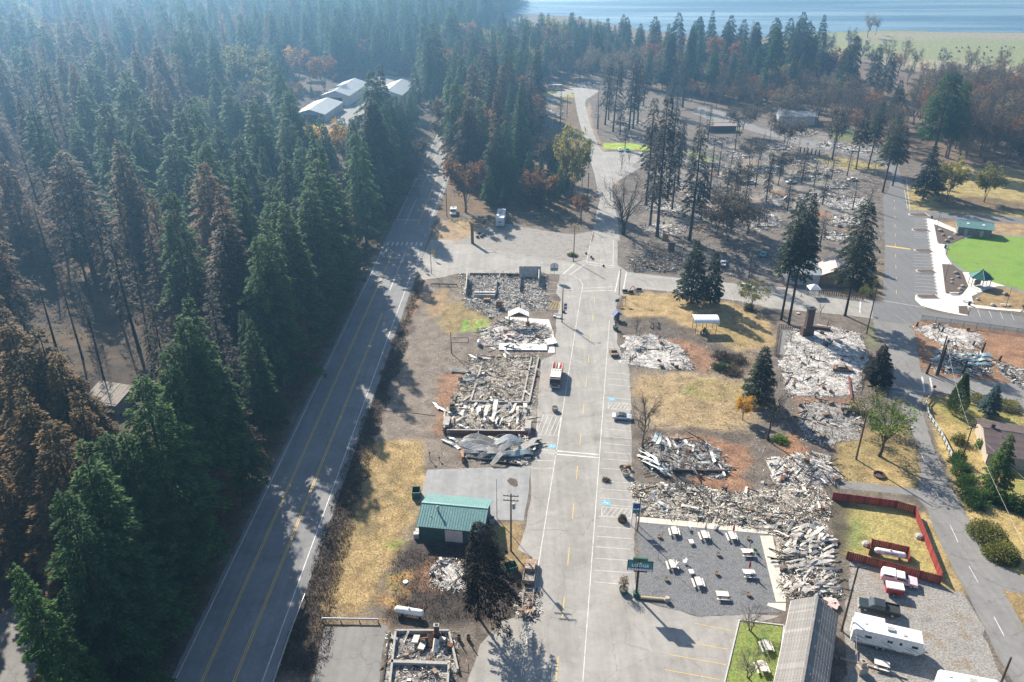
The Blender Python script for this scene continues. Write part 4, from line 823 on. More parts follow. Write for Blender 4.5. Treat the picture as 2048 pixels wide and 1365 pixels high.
scatter([HW(-30, -13), HW(330, -11), (-130, 420), (-420, 420), (-300, 60), (-140, 40)], 9.4, 14, 41, leftmat, avoid=(shed_clear, lane_clear, barn_clear, ash_clear, hollow), tagk='left', rs=(.9, 1.4))
scatter(hollow, 10.5, 18, 38, lambda x, y: R.choice(('fir_brown', 'fir_black', 'fir_black')), avoid=(shed_clear, ash_clear), tagk='left', rs=(.7, 1.0), world=True, protos=('bare0', 'sparse0', 'spar2', 'bare1'))
scatter([HW(330, -5), HW(620, -8), (-20, 900), (40, 1400), (-1300, 1400), (-420, 420), (-130, 420)], 10.5, 20, 44, leftmat, avoid=(barn_clear,), tagk='left', rs=(.9, 1.4))
scatter([(905, 345), (908, 200), (930, 170), (1050, 165), (1060, 200), (1062, 330), (1000, 400), (940, 380)], 7.4, 18, 38, lambda x, y: R.choice(('fir_green', 'fir_green', 'fir_mixed', 'fir_dark', 'fir_brown')), world=False, tagk='mid')
scatter([(960, 415), (975, 370), (1040, 380), (1120, 340), (1140, 395), (1080, 425)], 5.0, 8, 17, ('fir_green',), world=False, tagk='mid')
scatter([(715, 425), (700, 330), (745, 260), (800, 240), (815, 300), (765, 400)], 6.5, 30, 42, ('fir_green', 'fir_dark'), world=False, tagk='edge')
scatter([(880, 115), (1060, 108), (1180, 106), (1330, 122), (1160, 145), (1050, 165), (900, 185)], 9, 22, 33, lambda x, y: R.choice(('fir_green', 'fir_mixed', 'fir_dark')), world=False, tagk='back')
scatter([(1290, 180), (1300, 145), (1420, 142), (1640, 142), (1640, 185), (1560, 210), (1440, 205)], 10.5, 16, 43, ('fir_dark', 'fir_green'), world=False, tagk='back', protos=('fir0', 'fir1', 'fir2', 'sparse0', 'sparse1'))
scatter([(960, 108), (1000, 78), (1190, 82), (1300, 110), (1180, 108)], 12, 17, 25, ('fir_green', 'fir_mixed'), world=False, tagk='back')
for x, y, yt in ((1068, 245, 85), (1392, 130, 32), (1690, 205, 70), (1680, 195, 90), (1742, 190, 95), (1768, 200, 105), (1782, 260, 160), (1320, 145, 30), (1303, 140, 32), (1448, 150, 40), (1476, 148, 38), (1500, 160, 44), (1540, 165, 40), (1580, 160, 45), (1608, 170, 52), (1660, 180, 75), (2045, 330, 205), (2030, 310, 230), (1995, 180, 128), (1950, 185, 135), (1830, 215, 150)):
    X, Y = P(x, y); cand.append((y - yt, X, Y, HT(x, y, yt), 'fir_dark', R.choice(('fir0', 'fir1', 'fir2')), 'back', .95))
for x, y, h, m in ((298, 742, 36, 'fir_green'), (212, 862, 30, 'fir_green'), (165, 885, 36, 'fir_green'), (262, 868, 31, 'fir_green'), (375, 595, 38, 'fir_mixed'), (408, 620, 37, 'fir_green'), (345, 695, 35, 'fir_mixed'), (440, 380, 40, 'fir_brown'), (472, 350, 41, 'fir_green'), (560, 372, 38, 'fir_green'), (592, 405, 37, 'fir_green'), (640, 315, 40, 'fir_green'), (520, 432, 38, 'fir_mixed'), (612, 472, 36, 'fir_green'), (680, 352, 39, 'fir_green'), (762, 196, 40, 'fir_dark'), (738, 208, 38, 'fir_dark'), (792, 205, 38, 'fir_green'), (18, 638, 38, 'fir_orange'), (70, 655, 36, 'fir_orange'), (112, 700, 34, 'fir_orange'), (150, 780, 32, 'fir_orange'), (40, 760, 34, 'fir_orange'), (95, 830, 33, 'fir_orange')):
    X, Y = P(x, y, h); q = Vector((X, Y)) - H0; u_ = q.dot(HN)
    if u_ > -7: X -= HN.x * (u_ + 7.5); Y -= HN.y * (u_ + 7.5)
    cand.append((900, X, Y, h, m, R.choice(('fir0', 'fir1', 'fir2')), 'left', R.uniform(1.0, 1.2)))
cand.sort(reverse=True)
def near_clear(x, y): return any(inpoly(np.array([x]), np.array([y]), q)[0] for q in (lane_clear, shed_clear))
LBT = {'fir_green': 'green', 'fir_mixed': 'half browned', 'fir_brown': 'brown scorched', 'fir_orange': 'orange brown singed', 'fir_black': 'blackened', 'fir_dark': 'dark green'}
WH = {'edge': 'at the forest edge along the highway shoulder', 'left': 'within the dense forest across the highway', 'mid': 'in the wood between highway and far street', 'back': 'in the tree belt before the lake'}
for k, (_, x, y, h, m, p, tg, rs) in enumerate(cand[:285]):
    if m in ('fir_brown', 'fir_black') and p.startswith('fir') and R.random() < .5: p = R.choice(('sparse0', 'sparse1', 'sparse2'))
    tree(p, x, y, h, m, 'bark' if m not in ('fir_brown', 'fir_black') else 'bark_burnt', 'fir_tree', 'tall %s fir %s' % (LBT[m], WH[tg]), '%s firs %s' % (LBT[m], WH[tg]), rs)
# far forest: one object, firs instanced on points
def far_forest(items):
    kinds = [('fir0', 'fir_green'), ('fir1', 'fir_green'), ('fir2', 'fir_mixed'), ('fir3', 'fir_dark'), ('sparse0', 'fir_brown'), ('fir1', 'fir_brown'), ('sparse1', 'fir_black'), ('fir2', 'fir_orange'), ('b14', 'autumn_lime'), ('b13', 'autumn_rust'), ('b13', 'leaf_brown')]
    idx = {'fir_green': (0, 1), 'fir_mixed': (2, 0), 'fir_dark': (3,), 'fir_brown': (4, 5), 'fir_black': (6,), 'fir_orange': (7,)}
    ex = {}
    for o in COL.objects:
        if o.type == 'MESH' and o.name.split('.')[0] == 'crown':
            for k, (p, m) in enumerate(kinds):
                q = NTREE.get((p, m, 'bark')) or NTREE.get((p, m, 'bark_burnt'))
                q2 = NTREE.get((p, m, 'bark_burnt'))
                if k not in ex and ((q and o.data == q[1 if k < 8 else 2]) or (q2 and o.data == q2[1])): ex[k] = o
    have = sorted(ex); n = len(items); me = bpy.data.meshes.new('far_forest'); me.vertices.add(n)
    me.vertices.foreach_set('co', np.array([(c[1], c[2], 0) for c in items], np.float32).ravel())
    pk = []
    sz = []
    for c in items:
        o = [have.index(k) for k in idx[c[4]] if k in have] or [0]; q = R.choice(o); z = c[3] / 30.
        if c[2] > 330 and R.random() < .14 and not 540 < proj(c[1], c[2], 12)[0] < 860:
            b_ = [k for k in (8, 9, 10) if k in have]
            if b_: q = have.index(R.choice(b_)); z = R.uniform(1.1, 1.75)
        pk.append(q); sz.append(z)
    for nm, ty, arr in (('pick', 'INT', np.array(pk, np.int32)), ('turn', 'FLOAT', NR.random(n).astype(np.float32) * 6.28), ('size', 'FLOAT', np.array(sz, np.float32))):
        me.attributes.new(nm, ty, 'POINT').data.foreach_set('value', arr)
    ob = link('far_forest', me); g = bpy.data.node_groups.new('far_forest', 'GeometryNodeTree'); g.interface.new_socket('Geometry', in_out='INPUT', socket_type='NodeSocketGeometry'); g.interface.new_socket('Geometry', in_out='OUTPUT', socket_type='NodeSocketGeometry')
    N = g.nodes; L = g.links; gi = N.new('NodeGroupInput'); go = N.new('NodeGroupOutput'); ip = N.new('GeometryNodeInstanceOnPoints'); jn = N.new('GeometryNodeJoinGeometry'); ip.inputs['Pick Instance'].default_value = True
    for k in reversed(have):
        oi = N.new('GeometryNodeObjectInfo'); oi.inputs['Object'].default_value = ex[k]; oi.inputs['As Instance'].default_value = True; oi.transform_space = 'ORIGINAL'; L.new(oi.outputs['Geometry'], jn.inputs[0])
    def attr(nm, ty):
        a = N.new('GeometryNodeInputNamedAttribute'); a.data_type = ty; a.inputs[0].default_value = nm; return a.outputs['Attribute']
    cx = N.new('ShaderNodeCombineXYZ'); L.new(attr('turn', 'FLOAT'), cx.inputs[2])
    L.new(gi.outputs[0], ip.inputs['Points']); L.new(jn.outputs[0], ip.inputs['Instance']); L.new(attr('pick', 'INT'), ip.inputs['Instance Index']); L.new(cx.outputs[0], ip.inputs['Rotation']); L.new(attr('size', 'FLOAT'), ip.inputs['Scale']); L.new(ip.outputs[0], go.inputs[0])
    ob.modifiers.new('forest', 'NODES').node_group = g
    tag(ob, 'far conifer forest fading into blue haze', 'forest', kind='stuff')
far_forest(cand[285:9000])
# bare brown woods behind the town
leaf_mat('thicket', [(.0, (.11, .09, .065)), (.5, (.20, .165, .115)), (1, (.31, .26, .18))], .45, hue=.15)
def bscatter(poly, spacing, hlo, hhi, gp, lb, keys=('b20', 'b21', 'b22'), pale=False):
    poly = PP(poly); xs = [p[0] for p in poly]; ys = [p[1] for p in poly]; pts = []; r = random.Random(int(abs(xs[0])))
    for _ in range(3000):
        x, y = r.uniform(min(xs), max(xs)), r.uniform(min(ys), max(ys))
        if not inpoly(np.array([x]), np.array([y]), poly)[0] or any((x - a) ** 2 + (y - b) ** 2 < spacing ** 2 for a, b in pts): continue
        pts.append((x, y)); k = r.choice(keys); lf = r.choice(('thicket', 'thicket', 'leaf_brown')) if pale else r.choice(('leaf_brown', 'leaf_brown', 'thicket', 'leaf_brown', 'autumn_rust'))
        btree(k, x, y, r.uniform(hlo, hhi), lf, r.choice(('bark_brown', 'bark_grey')), 'leafless_tree', lb, gp, rs=r.uniform(.8, 1.1), world=True, seed={'b20': 51, 'b21': 52, 'b22': 53}[k], H=20, W=6, split=.22, levels=5, nleaf=1500, lsz=.5, stems=1 + (k == 'b21'))
    return len(pts)
nb_ = bscatter([(1820, 250), (1850, 200), (2060, 205), (2060, 340), (1900, 325)], 7.0, 17, 26, 'leafless trees behind the park', 'brown leafless tree in the wood behind the park')
nb_ += bscatter([(1380, 205), (1420, 165), (1700, 190), (1820, 250), (1790, 310), (1660, 265), (1560, 245)], 8.6, 13, 21, 'leafless trees behind the back road', 'brown leafless tree in the wood behind the back road')
nb_ += bscatter([(1060, 160), (1080, 125), (1300, 130), (1360, 150), (1340, 185), (1200, 172)], 9.5, 14, 22, 'leafless trees behind the far street end', 'pale leafless tree in the thicket beyond the far street', pale=True)
nb_ += bscatter([(1640, 118), (1700, 105), (1850, 140), (2060, 160), (2060, 190), (1850, 190)], 18, 14, 22, 'leafless trees at the lake bed edge', 'brown leafless tree at the edge of the dry lake bed')
nb_ += bscatter([(1690, 74), (1760, 66), (1790, 70), (1770, 78)], 22, 14, 24, 'leafless trees on the lake shore', 'small leafless tree on the lake shore point')
print('CAND', len(cand), 'bare', nb_)
# garden hedges and shrubs
def shrub(name, x, y, rx, ry, rz_, mat, label, cat='shrub', group=None, n=1500, lsz=.28, lump=.8, rot=0.0):
    e = empty(name, (*P(x, y), 0), rot, label, cat, group)
    link('foliage', shrub_mesh(int(x * 3 + y), rx * 1.1, ry * 1.1, rz_ * 1.1, n, lsz, lump, .35), mat, e)
    b = MB()
    for k in range(4): a = k * 1.6; b.tube([(0, 0, -.05), (rx * .5 * math.cos(a), ry * .5 * math.sin(a), rz_ * .6)], [.05, .02], 4)
    b.build('stems', 'bark', e); return e
for i, (x, y, r_, h_) in enumerate(((1915, 925, 1.4, 2.2), (1922, 948, 1.5, 2.4), (1930, 972, 1.6, 2.4), (1940, 998, 1.6, 2.3), (1952, 1012, 1.5, 2.0))):
    shrub('hedge_shrub', x, y, r_, r_, h_, 'hedge', 'bright green rounded hedge shrub in the row along the lane', 'hedge', 'green hedge row along the lane', 2600, .26)
for x, y in ((1968, 998), (1988, 1003), (2008, 1010), (2028, 1018), (2046, 1025)): shrub('hedge_shrub', x, y, 1.4, 1.3, 2.3, 'hedge', 'dark green hedge shrub in the row across the garden', 'hedge', 'dark hedge row across the garden', 2200, .26)
shrub('flowering_hedge', 1975, 1075, 2.6, 3.2, 2.4, 'photinia', 'large clipped olive and bronze hedge beside the lane', 'hedge', None, 5200, .3, .2, .3)
shrub('flowering_hedge', 2000, 1112, 2.6, 2.6, 2.2, 'photinia', 'bronze tipped round hedge end by the side driveway', 'hedge', None, 4600, .3, .2)
for x, y, r_, h_, m, lb in ((1918, 885, 1.3, 1.8, 'photinia', 'round grey green shrub inside the garden fence'), (1962, 895, 1.0, 1.3, 'leaf_green', 'bright green shrub at the house corner'), (1958, 800, 2.0, 1.2, 'photinia', 'low shrub row by the garden fence'), (2015, 815, 2.6, 1.3, 'photinia', 'tangled low shrubs behind the garden fence'), (1245, 1036, .001, .001, 'hedge', ''), (1440, 738, 1.6, 1.2, 'cypress', 'small green shrub below the tall ruin lawn'), (1462, 745, 2.4, .9, 'leaf_brown', 'low brown brush heap beside the red soil'), (1445, 715, 2.2, 1.5, 'leaf_brown', 'brown shrub mass behind the burnt picket fence'), (1472, 722, 2.2, 1.4, 'leaf_brown', 'second brown shrub by the burnt picket fence'), (1560, 882, 1.4, .8, 'leaf_green', 'little green shrub under the slender black tree'), (1497, 620, 1.4, 1.3, 'leaf_brown', 'dark burnt shrub at the side street'), (1145, 512, 1.3, .9, 'photinia', 'dry shrub at the foot of the corner pole'), (1732, 590, 2.4, 2.6, 'photinia', 'olive shrub by the park road corner'), (1718, 575, 2.2, 3.0, 'photinia', 'tall olive shrub beside the picket fence end'), (1745, 570, 1.8, 2.0, 'photinia', 'round olive shrub at the park road edge'), (1885, 1110, .001, .001, 'hedge', '')):
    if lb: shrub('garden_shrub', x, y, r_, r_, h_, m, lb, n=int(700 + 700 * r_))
# ---------------------------------------------------------------- ruins
def col_mat(name, rough=.85, metal=0.0):
    m, n, l, b = nmat(name); at = n.new('ShaderNodeAttribute'); at.attribute_name = 'Col'; tc = n.new('ShaderNodeTexCoord')
    f = noise(n, l, tc.outputs['Object'], 5, 4); c = mix(n, l, .7, at.outputs['Color'], ramp(n, l, f, [(.3, (.5,) * 3), (.7, (1.3,) * 3)]), 'MULTIPLY')
    l.new(c, b.inputs['Base Color']); b.inputs['Roughness'].default_value = rough; b.inputs['Metallic'].default_value = metal; b.inputs['Specular IOR Level'].default_value = .3
col_mat('rubble')
def ash_mat(name, st, sc=.9):
    m, n, l, b = nmat(name); tc = n.new('ShaderNodeTexCoord'); v = tc.outputs['Object']
    f = noise(n, l, v, sc, 8, .75, .8); f2 = noise(n, l, v, 4.5, 5, .75)
    c = ramp(n, l, f, st); c = mix(n, l, .85, c, ramp(n, l, f2, [(.33, (.35,) * 3), (.5, (.95,) * 3), (.68, (1.4,) * 3)]), 'MULTIPLY')
    l.new(c, b.inputs['Base Color']); b.inputs['Roughness'].default_value = .95; b.inputs['Specular IOR Level'].default_value = .1; bump(n, l, b, f2, .9, .15)
ash_mat('ash_white', [(.32, (.16, .15, .145)), (.46, (.42, .40, .38)), (.56, (.62, .60, .57)), (.7, (.74, .72, .69))])
ash_mat('ash_grey', [(.34, (.07, .067, .065)), (.47, (.21, .20, .19)), (.58, (.40, .385, .365)), (.7, (.6, .585, .56))])
ash_mat('ash_dark', [(.36, (.025, .025, .026)), (.5, (.09, .085, .08)), (.6, (.22, .21, .2)), (.72, (.42, .41, .39))])
ash_mat('ash_tan', [(.34, (.10, .09, .08)), (.47, (.28, .255, .22)), (.58, (.44, .40, .34)), (.7, (.6, .56, .49))])
pmat('sheet_pale', (.66, .62, .55), (.52, .47, .40), 1.2, .55, 0, .1, c3=(.76, .73, .68), vary=.25)
pmat('sheet_grey', (.46, .46, .45), (.34, .33, .32), 1.0, .5, .05, .1, c3=(.55, .54, .52), vary=.3)
pmat('sheet_white', (.72, .73, .72), (.6, .61, .6), 1.0, .5, .1, .1, vary=.12)
pmat('sheet_blue', (.48, .58, .58), (.36, .44, .45), 1.0, .5, .0, .1, vary=.2)
pmat('sheet_rust', (.34, .17, .09), (.22, .11, .07), 1.5, .7, .2, .2, c3=(.42, .27, .16), vary=.3)
pmat('charred', (.022, .02, .019), (.05, .046, .043), 3, .85, 0, .5)
pmat('singed_wood', (.16, .11, .075), (.08, .06, .05), 2, .85, 0, .4, vary=.3)
pmat('concrete', (.40, .385, .36), (.28, .27, .25), 1.2, .9, 0, .3)
pmat('brick', (.22, .07, .05), (.15, .05, .04), 2.5, .9, 0, .5, c3=(.28, .11, .08), sc2=16)
pmat('brick_sooty', (.12, .075, .06), (.06, .045, .04), 2, .9, 0, .5, sc2=16)
pmat('pink_fibre', (.55, .38, .36), (.62, .5, .47), 1.5, .95, 0, .6)
pmat('white_wall', (.80, .78, .75), (.68, .66, .64), .6, .7, 0, .1)
pmat('rusty', (.26, .11, .05), (.14, .07, .045), 3, .85, .1, .4, c3=(.36, .19, .1))
pmat('burnt_body', (.34, .28, .22), (.20, .13, .09), 2, .75, .2, .3, c3=(.46, .42, .37))
pmat('burnt_metal', (.16, .15, .14), (.08, .07, .065), 3, .8, .3, .4)
PAL = {
 'white': ([(.80, .78, .74), (.64, .62, .58), (.36, .34, .32), (.05, .048, .046), (.2, .16, .13), (.44, .29, .17)], [.31, .22, .12, .18, .10, .07]),
 'tan': ([(.70, .64, .54), (.54, .47, .37), (.28, .25, .21), (.06, .055, .05), (.7, .68, .63), (.34, .19, .11)], [.24, .25, .17, .18, .09, .07]),
 'dark': ([(.5, .49, .47), (.25, .24, .23), (.1, .095, .09), (.03, .03, .03), (.66, .65, .63), (.27, .15, .09)], [.15, .2, .25, .25, .10, .05]),
 'pale': ([(.80, .76, .68), (.64, .57, .47), (.36, .33, .28), (.08, .07, .065), (.78, .77, .74), (.4, .28, .18)], [.26, .24, .14, .17, .11, .08])}
def chips(poly, n, pal, zmax=.5, size=1.0, seed=1, sticks=.35, edge=.8, clumpy=0.0):
    """loose rubble: bent plates, sticks and blocks in one mesh"""
    rng = np.random.default_rng(seed); xs = [p[0] for p in poly]; ys = [p[1] for p in poly]; cx, cy = np.mean(xs), np.mean(ys)
    X = rng.uniform(min(xs) - edge, max(xs) + edge, n * 3); Y = rng.uniform(min(ys) - edge, max(ys) + edge, n * 3)
    d = sdist(X, Y, poly) + (vnoise(X, Y, 2.5, 3, seed % 9) - .5) * edge * 3
    ok = d > 0
    if clumpy: ok &= vnoise(X, Y, clumpy, 3, 8) > .54
    X = X[ok][:n]; Y = Y[ok][:n]; d = d[ok][:n]; n = len(X)
    clump = vnoise(X, Y, 3.0, 3, seed % 11); Z = np.minimum(d * .4, 1) * zmax * np.clip(clump * 2.2 - .5, .02, 1.4) * rng.random(n)
    kind = rng.random(n); st = kind < sticks; bl = kind > .93; pl = ~st & ~bl
    cols = np.array(PAL[pal][0]); ci = rng.choice(len(cols), n, p=PAL[pal][1]); C = cols[ci] * rng.uniform(.75, 1.2, (n, 1))
    C[st & (rng.random(n) < .35)] = (.035, .033, .032)
    yaw = rng.uniform(0, 6.283, n); pit = rng.normal(0, .28, n); rol = rng.normal(0, .3, n)
    cyw, syw, cp, sp_, cr, sr = np.cos(yaw), np.sin(yaw), np.cos(pit), np.sin(pit), np.cos(rol), np.sin(rol)
    ax = np.stack([cyw * cp, syw * cp, sp_], 1); ay = np.stack([-syw * cr - cyw * sp_ * sr, cyw * cr - syw * sp_ * sr, cp * sr], 1); az = np.cross(ax, ay)
    O = np.stack([X, Y, Z + .06], 1); Vs = []; Fs = []; Cs = []; k = 0
    def emit(mask, T, faces, S):
        nonlocal k
        m = mask.sum()
        if not m: return
        s = S[mask]; P_ = T[None] * s[:, None, :]
        w_ = O[mask][:, None] + P_[..., :1] * ax[mask][:, None] + P_[..., 1:2] * ay[mask][:, None] + P_[..., 2:] * az[mask][:, None]
        w_[..., 2] = np.maximum(w_[..., 2], .004)
        Vs.append(w_.reshape(-1, 3)); Cs.append(C[mask].repeat(len(T), 0)); q = np.array(faces)
        Fs.append((q[None] + (np.arange(m) * len(T))[:, None, None] + k).reshape(-1, q.shape[1])); k += m * len(T)
    T = np.array([(-1, -1, 0), (0, -1, .35), (1, -1, 0), (1, 1, .1), (0, 1, .3), (-1, 1, -.1)], float) * .5
    emit(pl, T, [(0, 1, 4, 5), (1, 2, 3, 4)], np.stack([rng.uniform(.3, 1.5, n), rng.uniform(.07, .32, n), rng.uniform(.1, .6, n)], 1) * size)
    T = np.array([(-1, -1, -.6), (-1, 1, -.6), (-1, 0, 1), (1, -1, -.6), (1, 1, -.6), (1, 0, 1)], float) * .5
    emit(st, T, [(0, 3, 5, 2), (1, 2, 5, 4), (0, 1, 4, 3)], np.stack([rng.uniform(.6, 3.2, n), rng.uniform(.05, .13, n), rng.uniform(.05, .13, n)], 1) * size)
    T = np.array([(-1, -1, -1), (1, -1, -1), (1, 1, -1), (-1, 1, -1), (-.8, -.9, 1), (.9, -.8, 1), (.8, .9, 1), (-.9, .8, 1)], float) * .5
    emit(bl, T, [(4, 5, 6, 7), (0, 1, 5, 4), (1, 2, 6, 5), (2, 3, 7, 6), (3, 0, 4, 7)], np.stack([rng.uniform(.12, .5, n), rng.uniform(.1, .4, n), rng.uniform(.08, .35, n)], 1) * size)
    return np.concatenate(Vs), Fs, np.concatenate(Cs)
def ashbed(poly, h=.3, step=.45, seed=1, edge=1.2):
    xs = [p[0] for p in poly]; ys = [p[1] for p in poly]; a = np.arange(min(xs) - edge, max(xs) + edge, step); b = np.arange(min(ys) - edge, max(ys) + edge, step)
    X, Y = np.meshgrid(a, b, indexing='ij'); d = sdist(X, Y, poly) + (vnoise(X, Y, 2.2, 4, seed % 13) - .5) * edge * 2.2
    Z = np.clip(d * .35, 0, 1) * h * (.1 + 1.6 * np.clip(vnoise(X, Y, 1.6, 4, seed % 7) - .28, 0, 1)) + .03; Z[d < .1] = .02
    I = np.arange(X.size).reshape(X.shape); c = d > 0; keep = c[:-1, :-1] & c[1:, :-1] & c[1:, 1:] & c[:-1, 1:]
    Fq = np.stack([I[:-1, :-1][keep], I[1:, :-1][keep], I[1:, 1:][keep], I[:-1, 1:][keep]], 1)
    u = np.unique(Fq); mp = np.zeros(X.size, int); mp[u] = np.arange(len(u))
    return np.stack([X.ravel(), Y.ravel(), Z.ravel()], 1)[u], mp[Fq]
# corrugated sheets, shared meshes
SHT = []
for i in range(10):
    r = random.Random(100 + i); L = r.uniform(2.4, 4.6); W_ = r.uniform(.42, .8); nu, nv = 13, 9; b = MB(); cv = r.uniform(-.9, .9); tw = r.uniform(-.6, .6); wv = r.uniform(.0, .35); w0 = r.uniform(0, 6)
    for j in range(nv):
        t = j / (nv - 1) - .5
        for k in range(nu):
            s = k / (nu - 1) - .5; z = cv * (.25 - t * t) * L * .35 + tw * t * s * 1.2 + wv * math.sin(t * 9 + w0) * .5 + (.012 if k % 2 else -.012)
            b.v.append((t * L, s * W_ * (1 - .15 * abs(t) * abs(tw)), z + .1))
    b.f = [(j * nu + k, j * nu + k + 1, (j + 1) * nu + k + 1, (j + 1) * nu + k) for j in range(nv - 1) for k in range(nu - 1)]
    mz = min(v[2] for v in b.v); b.v = [(x, y, z - mz) for x, y, z in b.v]; SHT.append(b.mesh('roof_sheet'))
# long curled barn sheets
CUR = []
for i in range(5):
    r = random.Random(140 + i); L = r.uniform(5, 9); W_ = r.uniform(1.1, 1.9); nu, nv = 11, 18; b = MB(); a0 = r.uniform(.5, 1.1)
    for j in range(nv):
        t = j / (nv - 1)
        for k in range(nu):
            s = k / (nu - 1) - .5; z = a0 * math.sin(t * 3.1) * 1.0 + .35 * math.sin(t * 7 + i) + (.05 if k % 2 else -.05) + s * .5 * math.sin(t * 4)
            b.v.append(((t - .5) * L, s * W_ + .5 * math.sin(t * 3 + i), z))
    b.f = [(j * nu + k, j * nu + k + 1, (j + 1) * nu + k + 1, (j + 1) * nu + k) for j in range(nv - 1) for k in range(nu - 1)]
    mz = min(v[2] for v in b.v); b.v = [(x, y, z - mz) for x, y, z in b.v]; CUR.append(b.mesh('curled_sheet'))
BEAM = [MB().box((0, 0, .09), (2.2 + i * .8, .14, .18)).mesh('beam') for i in range(4)]
BLK = [MB().box((0, 0, .25), (.5 + .2 * i, .45, .5), taper=.92).mesh('appliance') for i in range(3)]
MC = {}
def mcopy(me, mat):
    k = (me.name, mat)
    if k not in MC: c = me.copy(); c.materials.clear(); c.materials.append(M[mat]); MC[k] = c
    return MC[k]
def randin(poly, r):
    xs = [p[0] for p in poly]; ys = [p[1] for p in poly]
    for _ in range(500):
        x, y = r.uniform(min(xs), max(xs)), r.uniform(min(ys), max(ys))
        if inpoly(np.array([x]), np.array([y]), poly)[0]: return x, y
    return xs[0], ys[0]
NRU = [0]
def ruin(poly, label, pal='white', ash='ash_white', dens=5.0, zmax=.5, sheets=0, smat=('sheet_pale',), beams=8, blocks=4, walls=(), wallh=.5, wmat='concrete', size=1.0, group=None, sdir=None, name='burnt_ruin', sticks=.42, ash_h=.3, snags=0):
    wp = PP(poly); cx = sum(p[0] for p in wp) / len(wp); cy = sum(p[1] for p in wp) / len(wp); NRU[0] += 1; sd = NRU[0] * 7 + 1; r = random.Random(sd)
    e = empty(name, (cx, cy, 0), 0, label, 'ruin', group); lp = [(x - cx, y - cy) for x, y in wp]; A_ = abs(area(lp)) / 2
    V, Fq = ashbed(lp, ash_h, .45 if cy < 200 else .9, sd); link('ash_bed', npmesh('ash_bed', V, Fq, None, True), ash, e)
    V, Fs, C = chips(lp, int(A_ * dens), pal, zmax, size * (.62 if dens == 14.5 else .45 if dens >= 12 else .62 if dens > 4.5 else 1), sd, sticks); tag(link('rubble', npmesh('rubble', V, Fs, C), 'rubble', e), kind='stuff')
    for k in range(sheets):
        x, y = randin(lp, r); a = r.uniform(0, 6.28) if sdir is None else sdir + r.gauss(0, .35)
        link('roof_sheet', mcopy(r.choice(SHT), r.choice(smat)), None, e, (x, y, r.uniform(.05, zmax * .9)), (r.gauss(0, .22), r.gauss(0, .2), a), r.uniform(.4, .85))
    for k in range(beams):
        x, y = randin(lp, r); link('beam', mcopy(r.choice(BEAM), r.choice(('charred', 'charred', 'singed_wood'))), None, e, (x, y, r.uniform(.1, zmax)), (0, r.gauss(0, .15), r.uniform(0, 6.28)), r.uniform(.6, 1.1))
    for k in range(blocks):
        x, y = randin(lp, r); link('appliance', mcopy(r.choice(BLK), r.choice(('burnt_metal', 'rusty', 'sheet_grey', 'burnt_body'))), None, e, (x, y, .1), (r.gauss(0, .1), r.gauss(0, .1), r.uniform(0, 6.28)), r.uniform(.8, 1.7))
    for k in range(snags):
        x, y = randin(lp, r); h = r.uniform(1.0, 2.8); MB().tube([(x, y, 0), (x + r.gauss(0, .15), y + r.gauss(0, .15), h)], [.09, .05], 5).build('charred_post', 'charred', e)
    for k in range(9 if cy < 215 else 0):
        x, y = randin(lp, r); a = r.uniform(0, 6.28); L = r.uniform(.8, 2.6); q = [(x, y, .3), (x + L * .5 * math.cos(a), y + L * .5 * math.sin(a), r.uniform(.4, 1.1)), (x + L * math.cos(a + r.gauss(0, .5)), y + L * math.sin(a + r.gauss(0, .5)), r.uniform(.1, .8))]
        MB().tube(q, .05, 5).build('bent_pipe', r.choice(('rusty', 'burnt_metal', 'sheet_rust')), e)
    for wsg in walls:
        a, b = P(*wsg[0]), P(*wsg[1]); h = wsg[2] if len(wsg) > 2 else wallh; th = wsg[3] if len(wsg) > 3 else .25; mt = wsg[4] if len(wsg) > 4 else wmat
        L = math.dist(a, b); MB().box((0, 0, h / 2 - .05), (L, th, h + .1)).build('wall', mt, e, loc=((a[0] + b[0]) / 2 - cx, (a[1] + b[1]) / 2 - cy, 0), rot=(0, 0, math.atan2(b[1] - a[1], b[0] - a[0])))
    return e, cx, cy
def brickwork(parent, c, L, th, h, rz, mat='brick', bl=.42, bh=.22, top=0.0):
    """low wall of single bricks in running bond on a mortar core"""
    BX('mortar_core', 'concrete', parent, (c[0], c[1], h / 2 - .04), (L - .04, th - .04, h), rz)
    me = MB().box((0, 0, 0), (bl * .96, th, bh * .92)).mesh('brick'); me.materials.append(M[mat]); nrow = int(h / bh)
    for j in range(nrow):
        n = int(L / bl)
        for i in range(n):
            t = (i + .5 + (.5 if j % 2 else 0) - n / 2) * bl
            if abs(t) > L / 2: continue
            o = bpy.data.objects.new('brick', me); COL.objects.link(o); o.parent = parent
            o.location = (c[0] + t * math.cos(rz), c[1] + t * math.sin(rz), bh * (j + .5) + .005); o.rotation_euler = (0, 0, rz + R.gauss(0, .01))
def chimney(parent, c, w_, d_, h, rz=0.0, mat='brick_sooty'):
    BX('chimney_base', mat, parent, (c[0], c[1], h * .16), (w_ * 1.7, d_ * 1.25, h * .34), rz); BX('chimney_stack', mat, parent, (c[0], c[1], h * .62), (w_, d_, h * .76), rz)
    BX('chimney_cap', 'concrete', parent, (c[0], c[1], h + .05), (w_ * 1.18, d_ * 1.18, .14), rz); BX('flue', 'charred', parent, (c[0], c[1], h + .16), (w_ * .5, d_ * .5, .1), rz)
    BX('hearth', 'charred', parent, (c[0], c[1] - d_ * .63, h * .1), (w_ * .7, .06, h * .18), rz)
